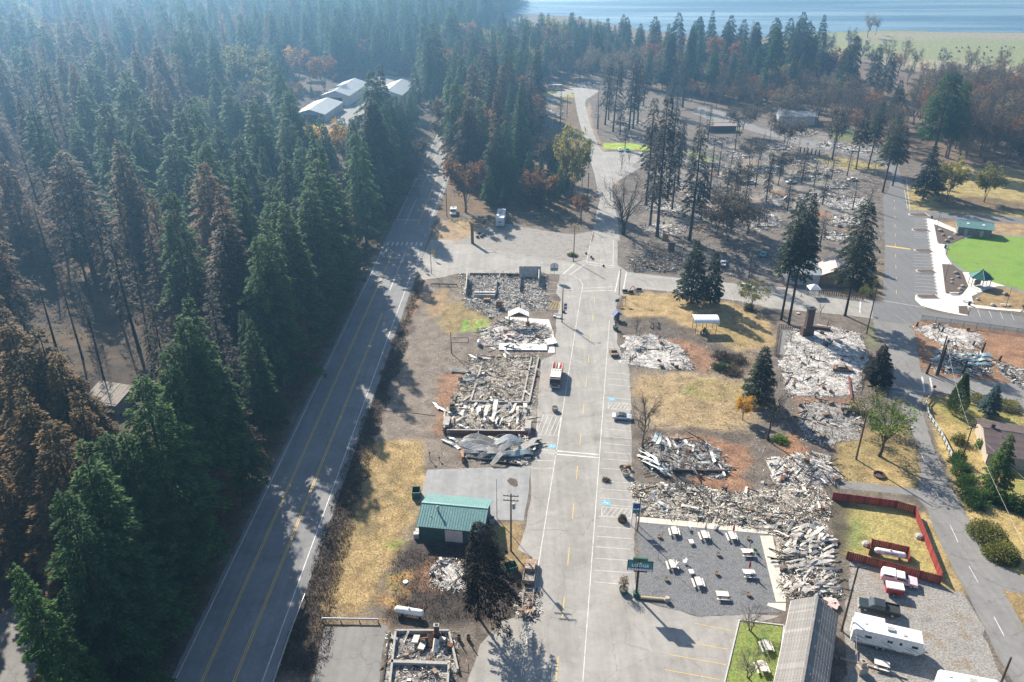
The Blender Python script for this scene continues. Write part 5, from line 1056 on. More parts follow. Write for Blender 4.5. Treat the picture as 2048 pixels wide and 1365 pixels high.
# A hall by the connector street
e, cx, cy = ruin([(915, 549), (1093, 546), (1098, 622), (1010, 624), (985, 640), (960, 628), (925, 610)], 'grey rubble of a burnt hall with two upright wall remnants', 'white', 'ash_grey', 11, .7, 10, ('sheet_grey', 'sheet_pale'), 26, 14, [((935, 560), (932, 594), 2.6, .2, 'sheet_pale'), ((940, 552), (1045, 553), .9, .25, 'singed_wood'), ((995, 565), (992, 597), 1.2, .15, 'charred'), ((1040, 585), (1042, 560), 1.6, .2, 'charred'), ((1077, 575), (1078, 548), 2.8, .2, 'sheet_pale'), ((948, 597), (990, 598), 1.3, .6, 'sheet_grey')], snags=12)
BX('leaning_panel', 'sheet_grey', e, (P(1060, 556)[0] - cx, P(1060, 556)[1] - cy, 1.7), (6.4, .14, 3.6), 0, -.35)
for k in range(6): BX('appliance', 'sheet_pale' if k % 2 else 'sheet_grey', e, (P(952 + k * 7, 595)[0] - cx, P(952 + k * 7, 595)[1] - cy, .8), (1.0, .8, 1.7), R.gauss(0, .06))
BX('rusty_cabinet', 'sheet_rust', e, (P(974, 606)[0] - cx, P(974, 606)[1] - cy, .7), (1.9, .7, 1.3), .05, .2)
# B diner
e, cx, cy = ruin([(955, 660), (1010, 640), (1085, 648), (1108, 668), (1100, 700), (990, 702), (965, 685)], 'collapsed diner remains with white fallen walls and pinkish insulation', 'white', 'ash_white', 11, .7, 6, ('sheet_white', 'sheet_grey'), 40, 6, snags=6)
for a, b, w_, m in (((998, 697), (1094, 698), 2.6, 'white_wall'), ((1098, 680), (1104, 692), 2.6, 'white_wall')):
    p, q = P(*a), P(*b); BX('fallen_wall', m, e, ((p[0] + q[0]) / 2 - cx, (p[1] + q[1]) / 2 - cy, .45), (max(math.dist(p, q), 3.0), w_, .14), math.atan2(q[1] - p[1], q[0] - p[0]), .16)
for k in range(9): BX('insulation', 'pink_fibre', e, (R.uniform(-5, 2), R.uniform(-3, .5), .55), (R.uniform(.8, 1.8), R.uniform(.5, 1.1), .12), R.uniform(0, 6), R.gauss(0, .2), R.gauss(0, .2))
slab('burnt_slab', [(1010, 634), (1098, 640), (1106, 664), (1110, 706), (1096, 706), (1088, 660), (1015, 648)], -.03, .05, 'plaza', None, label='white concrete terrace around the collapsed diner', cat='slab')
# timber gable frame
g = empty('entry_gable', (*P(1037, 650), 0), .0, 'small white gabled porch roof on charred posts amid ruins', 'porch')
for sx in (-2.4, 2.4):
    for sy in (-1, 1): MB().tube([(sx, sy, -.1), (sx, sy, 3.0)], .14, 5).build('post', 'charred', g)
    BX('roof_panel', 'white_wall', g, (sx * .56, 0, 3.65), (3.0, 2.9, .1), 0, 0, math.copysign(.45, sx))
BX('tie_beam', 'singed_wood', g, (0, -1, 2.95), (5.2, .2, .22)); MB().side([(-2.5, 3.0), (2.5, 3.0), (0, 4.15)], -1.12, -1.05).build('gable_panel', 'singed_wood', g)
# C long shop
e, cx, cy = ruin([(940, 712), (1078, 710), (1068, 806), (900, 812), (925, 750)], 'long shop footprint of tan rubble within low foundation lines', 'tan', 'ash_tan', 11, .5, 22, ('sheet_pale', 'sheet_grey'), 18, 8, [((963, 735), (941, 806), .5, .4), ((1063, 718), (1044, 808), .5, .35), ((1077, 718), (1058, 808), .5, .35), ((941, 806), (1058, 808), .5, .4), ((965, 716), (1065, 718), .4, .3, 'charred')])
for k in range(5): link('curled_sheet', mcopy(CUR[k % 5], 'sheet_pale' if k % 3 else 'sheet_grey'), None, e, (R.uniform(-8, 1), R.uniform(-5, 5), .15), (R.gauss(0, .1), R.gauss(0, .1), R.gauss(.3, .35)), R.uniform(.45, .8))
# D brick shop under corrugated roofing
e, cx, cy = ruin([(890, 815), (960, 808), (1072, 812), (1066, 852), (1050, 872), (890, 866)], 'brick walled shop ruin buried under pale corrugated roofing', 'pale', 'ash_tan', 6, .6, 20, ('sheet_pale', 'sheet_grey', 'sheet_white'), 14, 4)
for k in range(9):
    x = 930 + k * 15; X, Y = P(x, 822 + (k % 2) * 6); link('roof_sheet', mcopy(SHT[k], 'sheet_grey' if k in (4, 5, 6) else 'sheet_pale'), None, e, (X - cx, Y - cy, .7 + .2 * (k % 2)), (.1 + R.gauss(0, .1), -.12 + R.gauss(0, .1), 1.35 + R.gauss(0, .35)), R.uniform(.8, 1.25))
for k in range(18):
    x = R.uniform(925, 1060); X, Y = P(x, R.uniform(815, 850)); link('roof_sheet', mcopy(R.choice(SHT), R.choice(('sheet_pale', 'sheet_pale', 'sheet_white'))), None, e, (X - cx, Y - cy, .6 + R.random() * .6), (R.gauss(0, .2), R.gauss(0, .15), 1.4 + R.gauss(0, .4)), R.uniform(.5, .95))
for a, b, h in (((893, 868), (1060, 870), 1.1), ((890, 832), (889, 868), 1.6)):
    p, q = P(*a), P(*b); brickwork(e, ((p[0] + q[0]) / 2 - cx, (p[1] + q[1]) / 2 - cy), math.dist(p, q), .4, h, math.atan2(q[1] - p[1], q[0] - p[0]), 'brick', .75, .33)
for x, y in ((894, 855), (1056, 862)): brickwork(e, (P(x, y)[0] - cx, P(x, y)[1] - cy), 3.2, 1.3, 1.7, 1.5, 'brick', .8, .34)
# E collapsed barn
e, cx, cy = ruin([(930, 880), (1000, 870), (1082, 880), (1076, 905), (1050, 930), (925, 920)], 'collapsed metal barn of long wavy corrugated sheets', 'pale', 'ash_grey', 5, .5, 12, ('sheet_pale', 'sheet_grey', 'sheet_blue'), 16, 3, [((935, 917), (1040, 932), .4, .25, 'charred'), ((924, 912), (926, 926), 1.4, .5, 'sheet_rust')])
for k, (x, y, a, s, m) in enumerate(((965, 885, -.25, 1.0, 'sheet_pale'), (985, 893, -.3, 1.05, 'sheet_pale'), (955, 903, -.12, 1.0, 'sheet_grey'), (975, 908, -.2, .9, 'sheet_pale'), (1020, 905, .3, .95, 'sheet_grey'), (1030, 897, .35, .9, 'sheet_pale'), (1010, 915, .5, .8, 'sheet_blue'), (1035, 912, .2, .8, 'sheet_blue'), (1062, 893, 1.0, .6, 'sheet_grey'), (1000, 922, .7, .7, 'sheet_pale'), (950, 893, -.4, .8, 'sheet_white'), (970, 897, -.15, .9, 'sheet_pale'), (995, 886, -.5, .7, 'sheet_pale'), (1045, 903, .6, .8, 'sheet_pale'), (1015, 890, .05, .9, 'sheet_white'), (985, 915, .25, .8, 'sheet_grey'), (940, 910, .1, .6, 'sheet_pale'))):
    X, Y = P(x, y); link('curled_sheet', mcopy(CUR[k % 5], m), None, e, (X - cx, Y - cy, .25 + .12 * (k % 3)), (R.gauss(0, .08), R.gauss(0, .06), a), s)
for k, (x, y, a) in enumerate(((905, 880, 2.4), (897, 888, 2.5), (910, 893, 2.3))):
    X, Y = P(x, y); link('roof_sheet', mcopy(SHT[k], 'sheet_white'), None, e, (X - cx, Y - cy, .02), (0, 0, a), 1.0)
# loose sheet at the west corner
for k, (x, y, a) in enumerate(((872, 812, 2.0), (880, 818, 2.3), (945, 715, 2.2))):
    tag(link('loose_sheet', mcopy(SHT[k + 3], 'sheet_white'), None, None, (*P(x, y), .02), (0, .12, a), .9), ['curled white metal sheet on red soil by the brick shop', 'folded white metal sheet beside the curled one on red soil', 'torn white sheet at the corner of the long shop ruin'][k], 'metal sheet')
# F, G near ruins
ruin([(872, 1122), (925, 1120), (950, 1160), (935, 1184), (868, 1182), (862, 1140)], 'small patch of white ash beside the black pine', 'white', 'ash_white', 13, .28, 4, ('sheet_grey',), 6, 3)
e, cx, cy = ruin([(776, 1268), (905, 1268), (918, 1330), (905, 1420), (760, 1420)], 'concrete walled foundation full of ash with a low chimney', 'white', 'ash_grey', 13, .4, 5, ('sheet_pale', 'sheet_rust'), 14, 10, [((790, 1268), (898, 1268), .8, .3), ((792, 1268), (775, 1420), .8, .3), ((898, 1268), (916, 1345), .7, .3), ((782, 1330), (898, 1334), .8, .5), ((780, 1268), (758, 1420), .3, .2, 'charred'), ((898, 1334), (893, 1420), .8, .3)])
chimney(e, (P(874, 1275)[0] - cx, P(874, 1275)[1] - cy), .7, .55, 2.4)
for k, (x, y, m) in enumerate(((832, 1285, 'sheet_grey'), (852, 1283, 'sheet_rust'), (862, 1287, 'sheet_rust'), (845, 1297, 'sheet_pale'), (872, 1298, 'sheet_pale'))): BX('fallen_cabinet', m, e, (P(x, y)[0] - cx, P(x, y)[1] - cy, .6), (.9, 1.9, .25), R.uniform(-.6, .6), R.gauss(0, .3), R.gauss(0, .3))
# H
ruin([(1246, 672), (1300, 668), (1360, 690), (1395, 738), (1330, 742), (1240, 725)], 'flat white ash field of a burnt shop beside the main street', 'white', 'ash_white', 13, .28, 6, ('sheet_white', 'sheet_grey'), 16, 6, snags=6)
# I lodge ruin
e, cx, cy = ruin([(1266, 968), (1340, 966), (1480, 985), (1545, 972), (1640, 965), (1662, 1000), (1650, 1080), (1690, 1190), (1650, 1205), (1565, 1195), (1548, 1100), (1540, 1062), (1270, 1030)], 'large L shaped lodge ruin heaped with pale roofing and timber', 'pale', 'ash_tan', 14.5, .8, 70, ('sheet_pale', 'sheet_pale', 'sheet_grey', 'sheet_white'), 50, 8, snags=8)
for k in range(86):
    t = R.random(); x = 1572 + R.uniform(0, 85) + 14 * t; y = 1060 + 130 * t; X, Y = P(x, y)
    link('roof_sheet', mcopy(R.choice(SHT), R.choice(('sheet_pale', 'sheet_pale', 'sheet_grey'))), None, e, (X - cx, Y - cy, .3 + R.random() * .8), (R.gauss(0, .15), R.gauss(0, .18), R.gauss(.35, .35)), R.uniform(.5, .95))
for k in range(10): BX('insulation', 'pink_fibre', e, (P(1652, 1205)[0] - cx + R.uniform(-2.2, 2.2), P(1652, 1205)[1] - cy + R.uniform(-1.6, 1.2), .5), (R.uniform(.8, 1.6), R.uniform(.5, 1.0), .12), R.uniform(0, 6), R.gauss(0, .2), R.gauss(0, .2))
# J, K
e, cx, cy = ruin([(1285, 880), (1310, 872), (1400, 882), (1440, 900), (1465, 945), (1445, 960), (1360, 952), (1300, 955), (1285, 920)], 'blackened heap with pale blue roofing sheets by the main street', 'dark', 'ash_grey', 8, 1.0, 34, ('sheet_grey', 'sheet_blue', 'sheet_white'), 26, 8, [((1345, 945), (1455, 946), .7, .35, 'brick_sooty')])
for k, (x, y, a) in enumerate(((1310, 880, 1.2), (1318, 884, 1.2), (1288, 912, 2.2), (1296, 925, 2.3), (1304, 938, 2.2), (1300, 918, 2.0))): X, Y = P(x, y); link('roof_sheet', mcopy(SHT[k], 'sheet_blue' if k < 2 else 'sheet_white'), None, e, (X - cx, Y - cy, .5), (.35, .1, a), 1.25)
ruin([(1535, 920), (1600, 905), (1660, 915), (1690, 965), (1640, 968), (1545, 975)], 'ash heap joined to the back of the lodge ruin', 'white', 'ash_white', 8, .6, 10, ('sheet_pale', 'sheet_white'), 16, 8)
# L chimney house
e, cx, cy = ruin([(1575, 660), (1640, 648), (1720, 665), (1735, 720), (1715, 790), (1640, 795), (1575, 790), (1560, 740)], 'wide white ash field around a standing brick chimney', 'white', 'ash_white', 13, .28, 8, ('sheet_white', 'sheet_grey', 'sheet_rust'), 26, 14, snags=14, walls=[((1697, 755), (1703, 800), .5, .3, 'brick'), ((1620, 657), (1660, 662), .9, 1.0, 'brick_sooty')])
chimney(e, (P(1613, 672)[0] - cx, P(1613, 672)[1] - cy), 1.7, 1.2, HT(1613, 672, 617), .1)
f_ = empty('burnt_pen', (*P(1568, 690), 0), 0, 'charred picket pen around a bare concrete pad', 'fence')
fx, fy = P(1568, 690); slab('pad', [(x - fx, y - fy) for x, y in PP([(1562, 660), (1590, 660), (1592, 706), (1558, 712)])], -.02, .05, 'street_dark', f_, True)
def pickets(parent, a, b, h, mat, step=.45, w_=.12, o=(0, 0), rail=True, name='picket'):
    a, b = Vector(P(*a)), Vector(P(*b)); d = b - a; n = max(2, int(d.length / step)); me = MB().box((0, 0, h / 2 - .03), (w_, .04, h + .06)).mesh(name); me.materials.append(M[mat]); rz = math.atan2(d.y, d.x)
    for k in range(n + 1):
        q = a + d * k / n; ob = bpy.data.objects.new(name, me); COL.objects.link(ob); ob.parent = parent; ob.location = (q.x - o[0], q.y - o[1], R.uniform(-.05, 0)); ob.rotation_euler = (R.gauss(0, .04), R.gauss(0, .04), rz)
    if rail:
        for z in (h * .3, h * .8): MB().box((0, 0, z), (d.length, .05, .09)).build('rail', mat, parent, loc=((a.x + b.x) / 2 - o[0], (a.y + b.y) / 2 - o[1], 0), rot=(0, 0, rz))
pickets(f_, (1556, 658), (1548, 712), 1.2, 'charred', .5, .14, (fx, fy)); pickets(f_, (1558, 656), (1594, 660), 1.2, 'charred', .5, .14, (fx, fy)); pickets(f_, (1552, 713), (1592, 713), .5, 'charred', .8, .14, (fx, fy))
ruin([(1598, 808), (1660, 800), (1722, 822), (1720, 880), (1660, 892), (1605, 880)], 'ash covered lot with burnt appliances below the chimney house', 'white', 'ash_grey', 13, .28, 6, ('sheet_white', 'sheet_grey'), 12, 10, snags=5)
# N, O, P east of the lane
ruin([(1824, 655), (1870, 648), (1950, 662), (1972, 682), (1950, 700), (1880, 690), (1850, 672)], 'cream ash strip under the chain link bank', 'pale', 'ash_white', 13, .28, 2, ('sheet_white',), 6, 5, snags=4)
e, cx, cy = ruin([(1860, 702), (1900, 695), (1965, 708), (1985, 748), (1940, 758), (1865, 742)], 'burnt workshop under fallen pale blue roof sheets', 'white', 'ash_grey', 7, .7, 18, ('sheet_blue', 'sheet_white'), 20, 4, snags=5)
for k in range(8): X, Y = P(1930 + 5 * k, 718 + (k % 3) * 9); link('roof_sheet', mcopy(SHT[k], 'sheet_blue'), None, e, (X - cx, Y - cy, .7), (.06, .04, .1 + R.gauss(0, .1)), 1.4)
for x, y, yt in ((1853, 748, 727), (1875, 750, 680), (1925, 748, 722), (1962, 708, 686), (1883, 665, 655), (1998, 722, 712), (1945, 692, 683), (1832, 655, 645)): MB().tube([(P(x, y)[0] - cx, P(x, y)[1] - cy, -.1), (P(x, y)[0] - cx + .3, P(x, y)[1] - cy, HT(x, y, yt))], [.32, .2], 7).build('charred_trunk', 'charred', e)
ruin([(1978, 722), (2010, 728), (2060, 745), (2060, 785), (2020, 765)], 'pale rubble heap at the edge of the red soil bank', 'white', 'ash_grey', 8, .7, 6, ('sheet_white',), 10, 4)
# Q dark heap by the crossing
e, cx, cy = ruin([(1258, 520), (1300, 500), (1368, 495), (1375, 530), (1350, 546), (1270, 545), (1255, 535)], 'jumbled dark heap with standing stove pipe near the crossing', 'dark', 'ash_dark', 7, 1.6, 16, ('sheet_grey', 'sheet_pale', 'sheet_rust'), 40, 10, [((1325, 480), (1336, 481), 2.2, 1.2, 'sheet_rust'), ((1335, 505), (1348, 505), 3.4, .6, 'singed_wood')], snags=14)
# far ruined lots
FL = 'ash and rubble footprint of a burnt house in the far lots'; FG = 'burnt house footprints in the far lots'
far = [(1335, 458, 50, 14, 'white'), (1330, 415, 40, 16, 'white'), (1440, 428, 55, 13, 'white'), (1530, 445, 36, 18, 'white'), (1690, 405, 55, 16, 'white'), (1700, 445, 40, 16, 'white'), (1660, 473, 40, 10, 'white'), (1640, 342, 60, 9, 'tan'), (1620, 354, 44, 9, 'dark'), (1685, 372, 36, 12, 'dark'), (1665, 292, 34, 9, 'white'), (1725, 299, 42, 10, 'white'), (1600, 266, 42, 8, 'tan'), (1455, 252, 30, 7, 'dark'), (1440, 282, 40, 8, 'dark'), (1550, 296, 38, 6, 'white'), (1270, 218, 36, 9, 'tan'), (1258, 247, 34, 6, 'white'), (1262, 280, 42, 5, 'tan'), (1100, 205, 34, 6, 'tan'), (1100, 228, 36, 7, 'white'), (1105, 250, 30, 7, 'dark'), (1170, 171, 30, 6, 'white'), (1405, 335, 46, 11, 'dark'), (1365, 368, 50, 10, 'white'), (1420, 378, 46, 9, 'dark'), (1530, 340, 40, 9, 'white'), (1480, 310, 40, 8, 'white'), (1555, 404, 36, 11, 'dark'), (1625, 395, 40, 12, 'white'), (1350, 430, 30, 8, 'dark'), (1390, 400, 36, 9, 'white'), (1470, 350, 36, 8, 'tan'), (1600, 420, 30, 9, 'white'), (1580, 325, 34, 7, 'tan')]
for k, (x, y, rx, ry, pl) in enumerate(far):
    pts = [(x + rx * math.cos(q) * R.uniform(.75, 1.1), y + ry * math.sin(q) * R.uniform(.75, 1.1)) for q in np.linspace(.4, 6.6, 9)[:-1]]
    w1 = [((x - rx * .7, y + ry * .5), (x + rx * .5, y + ry * .55), .5, .35)] if k % 2 else ()
    ruin(pts, FL, pl, {'white': 'ash_white', 'tan': 'ash_tan', 'dark': 'ash_grey'}[pl], 4.4 if y > 350 else 2.8, .6, 5, ('sheet_white', 'sheet_grey', 'sheet_rust'), 7, 4, w1, size=1.0 if y > 350 else 1.4, group=FG, snags=3)
# ---------------------------------------------------------------- vehicles
pmat('paint_white', (.80, .80, .79), (.74, .74, .73), 1, .35, 0, 0, spec=.5)
pmat('paint_silver', (.62, .66, .70), (.55, .6, .64), 1, .3, .3, 0, spec=.5)
pmat('paint_red', (.42, .03, .03), (.34, .025, .03), 1, .4, 0, 0, spec=.5)
pmat('paint_pinkwhite', (.76, .56, .58), (.70, .46, .5), .8, .45, 0, 0)
pmat('paint_dark', (.03, .04, .045), (.045, .055, .06), 1, .25, .2, 0, spec=.6)
pmat('paint_teal', (.10, .42, .40), (.08, .34, .33), 1, .35, 0, 0)
pmat('paint_green', (.03, .11, .09), (.04, .13, .10), 1, .5, 0, .05)
pmat('trim_grey', (.42, .42, .41), (.34, .34, .33), 1, .5)
pmat('black', (.02, .02, .022), (.03, .03, .03), 2, .6, 0, .05)
pmat('tyre', (.025, .025, .026), (.04, .04, .04), 3, .9)
pmat('rim', (.55, .55, .55), (.4, .4, .4), 3, .4, .5)
pmat('glass', (.03, .045, .055), (.05, .07, .08), 1, .08, 0, 0, spec=.8)
pmat('lamp_red', (.5, .03, .02)); pmat('lamp_clear', (.7, .7, .66), None, 3, .2); pmat('lamp_amber', (.6, .25, .03))
pmat('decal', (.16, .17, .2), (.12, .13, .16), 1, .5)
pmat('steel', (.45, .46, .47), (.36, .37, .38), 2, .4, .5); pmat('galv', (.42, .45, .48), (.34, .37, .4), 2, .45, .4)
pmat('pole_wood', (.075, .055, .045), (.12, .09, .07), 2, .9, 0, .4); pmat('wood_grey', (.36, .32, .28), (.26, .23, .2), 2, .9, 0, .3); pmat('table_top', (.74, .69, .64), (.64, .59, .54), 1.5, .8, 0, .15)
pmat('fence_red', (.27, .04, .034), (.20, .03, .028), 1.5, .8, 0, .1, vary=.28); pmat('fence_wood', (.24, .16, .10), (.17, .11, .075), 2, .85, 0, .3, vary=.2); pmat('fence_white', (.42, .44, .45), (.3, .32, .33), 1.5, .8, 0, .1)
pmat('roof_teal', (.20, .355, .335), (.17, .31, .30), .5, .4, .2, 0); pmat('roof_green', (.02, .10, .09), (.03, .12, .10), .8, .45, .2, 0); pmat('wall_green', (.03, .07, .065), (.04, .085, .08), 1, .8)
pmat('roof_white', (.40, .43, .44), (.31, .34, .35), .3, .45, .2, 0); pmat('wall_metal', (.5, .5, .5), (.42, .42, .43), .4, .6, .2, .05); pmat('door_pink', (.66, .52, .5), (.6, .47, .45), .8, .7)
pmat('shingle', (.24, .235, .225), (.19, .185, .18), .6, .95, 0, .5, c3=(.29, .28, .265), vary=.08); pmat('shingle_brown', (.10, .075, .075), (.13, .10, .098), .6, .95, 0, .5, vary=.2); pmat('wall_tan', (.42, .36, .3), (.36, .31, .26), 1, .85); pmat('wall_stone', (.25, .22, .19), (.18, .16, .14), 1.5, .9, 0, .4)
pmat('terracotta', (.25, .2, .16), (.2, .16, .13), 2, .9); pmat('canvas_white', (.82, .83, .85), (.76, .77, .8), 1, .8); pmat('umb_red', (.32, .015, .03), (.26, .015, .03), 2, .8); pmat('umb_tan', (.42, .38, .33), (.36, .32, .28), 2, .8)
pmat('plastic_green', (.04, .28, .10)); pmat('plastic_blue', (.03, .08, .28)); pmat('cone_orange', (.75, .13, .05)); pmat('sign_yellow', (.75, .45, .02), (.7, .42, .02), 1, .5, 0, 0); pmat('sign_white', (.8, .8, .8), (.75, .75, .75), 1, .5, 0, 0); pmat('sign_teal', (.02, .25, .34), (.03, .17, .2), .7, .5, 0, 0); pmat('sign_blue', (.03, .06, .24), (.04, .08, .28), 1, .5, 0, 0); pmat('sign_green', (.02, .10, .06), (.025, .12, .08), 1, .5, 0, 0); pmat('letter', (.84, .84, .8), (.8, .8, .76), 1, .5, 0, 0)
pmat('dry_twig', (.24, .13, .08), (.16, .09, .06), 3, .9)
def wheel(parent, x, y, r=.36, w_=.24, burnt=False):
    wo_ = MB().lathe([(r * .6, -w_ / 2), (r * .95, -w_ / 2), (r, -w_ * .3), (r, w_ * .3), (r * .95, w_ / 2), (r * .6, w_ / 2)], 14, axis='y').build('wheel', 'burnt_metal' if burnt else 'tyre', parent, loc=(x, y, r))
    MB().lathe([(r * .1, -w_ * .52), (r * .62, -w_ * .5), (r * .62, w_ * .5), (r * .1, w_ * .52)], 10, axis='y').build('rim', 'rusty' if burnt else 'rim', wo_)
def lens(parent, L, W_, z=.62, front='lamp_clear'):
    for s in (-1, 1):
        BX('headlight', front, parent, (L / 2 + .005, s * W_ * .36, z), (.06, .3, .16)); BX('taillight', 'lamp_red' if front != 'rusty' else 'rusty', parent, (-L / 2 - .005, s * W_ * .38, z + .08), (.05, .2, .2))
def pickup(x, y, rz, label, body, L=5.4, W_=1.9, burnt=False, canopy=None, name='pickup_truck', bedmat='black', upper=None):
    e = empty(name, (*P(x, y), .02), rz, label, 'truck'); g = None if burnt else 'glass'; h = L / 2
    MB().side([(-h, .45), (h - .05, .45), (h, .62), (h - .03, .95), (h - 1.35, 1.05), (-h + 2.0, 1.05), (-h + 2.0, 1.0), (-h, 1.0)], -W_ / 2, W_ / 2).build('body', body, e, bevel=.05)
    c0, c1 = -h + 2.0, h - 1.35; up = upper or body
    b = MB(); k = .14; zr = 1.72
    b.add([(c0, -W_ / 2 + .02, 1.05), (c1, -W_ / 2 + .02, 1.05), (c1, W_ / 2 - .02, 1.05), (c0, W_ / 2 - .02, 1.05), (c0 + .12, -W_ / 2 + k, zr), (c1 - .62, -W_ / 2 + k, zr), (c1 - .62, W_ / 2 - k, zr), (c0 + .12, W_ / 2 - k, zr)], [(4, 5, 6, 7), (0, 1, 5, 4), (1, 2, 6, 5), (2, 3, 7, 6), (3, 0, 4, 7)])
    b.build('cab', up, e, bevel=.04)
    wm = 'charred' if burnt else 'glass'
    b = MB(); b.add([(c1 + .0, -W_ / 2 + .16, 1.1), (c1 + .0, W_ / 2 - .16, 1.1), (c1 - .56, W_ / 2 - .24, 1.66), (c1 - .56, -W_ / 2 + .24, 1.66)], [(0, 1, 2, 3)]); b.v = [(p[0] + .03, p[1], p[2] + .01) for p in b.v]; b.build('windscreen', wm, e)
    for s in (-1, 1):
        b = MB(); y0 = s * (W_ / 2 + .003); y1 = s * (W_ / 2 - k + .012); q = [(c0 + .2, y0 - s * .03, 1.14), (c1 - .12, y0 - s * .03, 1.14), (c1 - .64, y1, 1.64), (c0 + .26, y1, 1.64)]
        b.add(q, [(0, 1, 2, 3) if s < 0 else (3, 2, 1, 0)]); b.build('side_window', wm, e)
        if not burnt: BX('mirror', 'black', e, (c1 - .25, s * (W_ / 2 + .12), 1.18), (.1, .2, .16))
        for xx in (-h + 1.0, h - .95): wheel(e, xx, s * (W_ / 2 - .12), .38, .25, burnt)
        BX('bed_rail', body, e, (-h + 1.0, s * (W_ / 2 - .05), 1.12), (2.0, .1, .26))
    BX('bed_floor', 'ash_grey' if burnt else bedmat, e, (-h + 1.0, 0, 1.02), (1.9, W_ - .24, .05)); BX('tailgate', body, e, (-h + .04, 0, 1.12), (.08, W_ - .1, .26)); BX('bumper', 'trim_grey' if not burnt else 'burnt_metal', e, (h + .06, 0, .52), (.14, W_ * .96, .2))
    lens(e, L, W_, .78, 'rusty' if burnt else 'lamp_clear')
    if canopy:
        MB().side([(-h + .04, 1.24), (-h + 2.02, 1.24), (-h + 2.0, 1.85), (-h + .15, 1.78)], -W_ / 2 + .04, W_ / 2 - .04).build('canopy', canopy, e, bevel=.06)
        for s in (-1, 1): BX('canopy_window', 'glass', e, (-h + 1.0, s * (W_ / 2 - .035), 1.56), (1.4, .02, .3))
    return e
def car(x, y, rz, label, body, L=4.5, W_=1.75, burnt=False, soft=False, name='parked_car'):
    e = empty(name, (*P(x, y), .02), rz, label, 'car'); h = L / 2; wm = 'charred' if burnt else 'glass'
    MB().side([(-h, .42), (h - .08, .38), (h, .55), (h - .12, .72), (h - 1.25, .88), (-h + .9, .92), (-h + .05, .86)], -W_ / 2, W_ / 2).build('body', body, e, bevel=.08)
    c0, c1, zr = -h + .75, h - 1.2, 1.36 if not soft else 1.26; k = .2
    b = MB(); b.add([(c0, -W_ / 2 + .08, .88), (c1, -W_ / 2 + .08, .86), (c1, W_ / 2 - .08, .86), (c0, W_ / 2 - .08, .88), (c0 + .55, -W_ / 2 + k, zr), (c1 - .75, -W_ / 2 + k, zr), (c1 - .75, W_ / 2 - k, zr), (c0 + .55, W_ / 2 - k, zr)], [(4, 5, 6, 7), (0, 1, 5, 4), (1, 2, 6, 5), (2, 3, 7, 6), (3, 0, 4, 7)])
    b.build('soft_top' if soft else 'cabin', 'black' if soft else body, e, bevel=.05)
    b = MB(); b.add([(c1 + .02, -W_ / 2 + .14, .9), (c1 + .02, W_ / 2 - .14, .9), (c1 - .70, W_ / 2 - .25, zr - .03), (c1 - .70, -W_ / 2 + .25, zr - .03)], [(0, 1, 2, 3)]); b.v = [(p[0] + .03, p[1], p[2] + .015) for p in b.v]; b.build('windscreen', wm, e)
    b = MB(); b.add([(c0 - .01, W_ / 2 - .16, .94), (c0 - .01, -W_ / 2 + .16, .94), (c0 + .5, -W_ / 2 + .26, zr - .05), (c0 + .5, W_ / 2 - .26, zr - .05)], [(0, 1, 2, 3)]); b.v = [(p[0] - .02, p[1], p[2] + .015) for p in b.v]; b.build('rear_window', wm, e)
    for s in (-1, 1):
        b = MB(); q = [(c0 + .3, s * (W_ / 2 - .075), .95), (c1 - .15, s * (W_ / 2 - .075), .93), (c1 - .8, s * (W_ / 2 - k + .015), zr - .06), (c0 + .62, s * (W_ / 2 - k + .015), zr - .06)]; b.add(q, [(0, 1, 2, 3) if s < 0 else (3, 2, 1, 0)]); b.build('side_window', wm, e)
        for xx in (-h + .8, h - .82): wheel(e, xx, s * (W_ / 2 - .1), .32, .22, burnt)
    lens(e, L, W_, .62, 'rusty' if burnt else 'lamp_clear'); return e
def dirpx(a, b): p, q = P(*a), P(*b); return math.atan2(q[1] - p[1], q[0] - p[0])
def text(parent, s, size, mat, loc, rot, name='lettering', ext=.01):
    c = bpy.data.curves.new('t', 'FONT'); c.body = s; c.size = size; c.align_x = 'CENTER'; c.align_y = 'CENTER'; c.extrude = ext; c.resolution_u = 2; c.offset = .012 * size
    t = bpy.data.objects.new('t', c); COL.objects.link(t); dg = bpy.context.evaluated_depsgraph_get(); me = bpy.data.meshes.new_from_object(t.evaluated_get(dg)); bpy.data.objects.remove(t)
    return link(name, me, mat, parent, loc, rot)
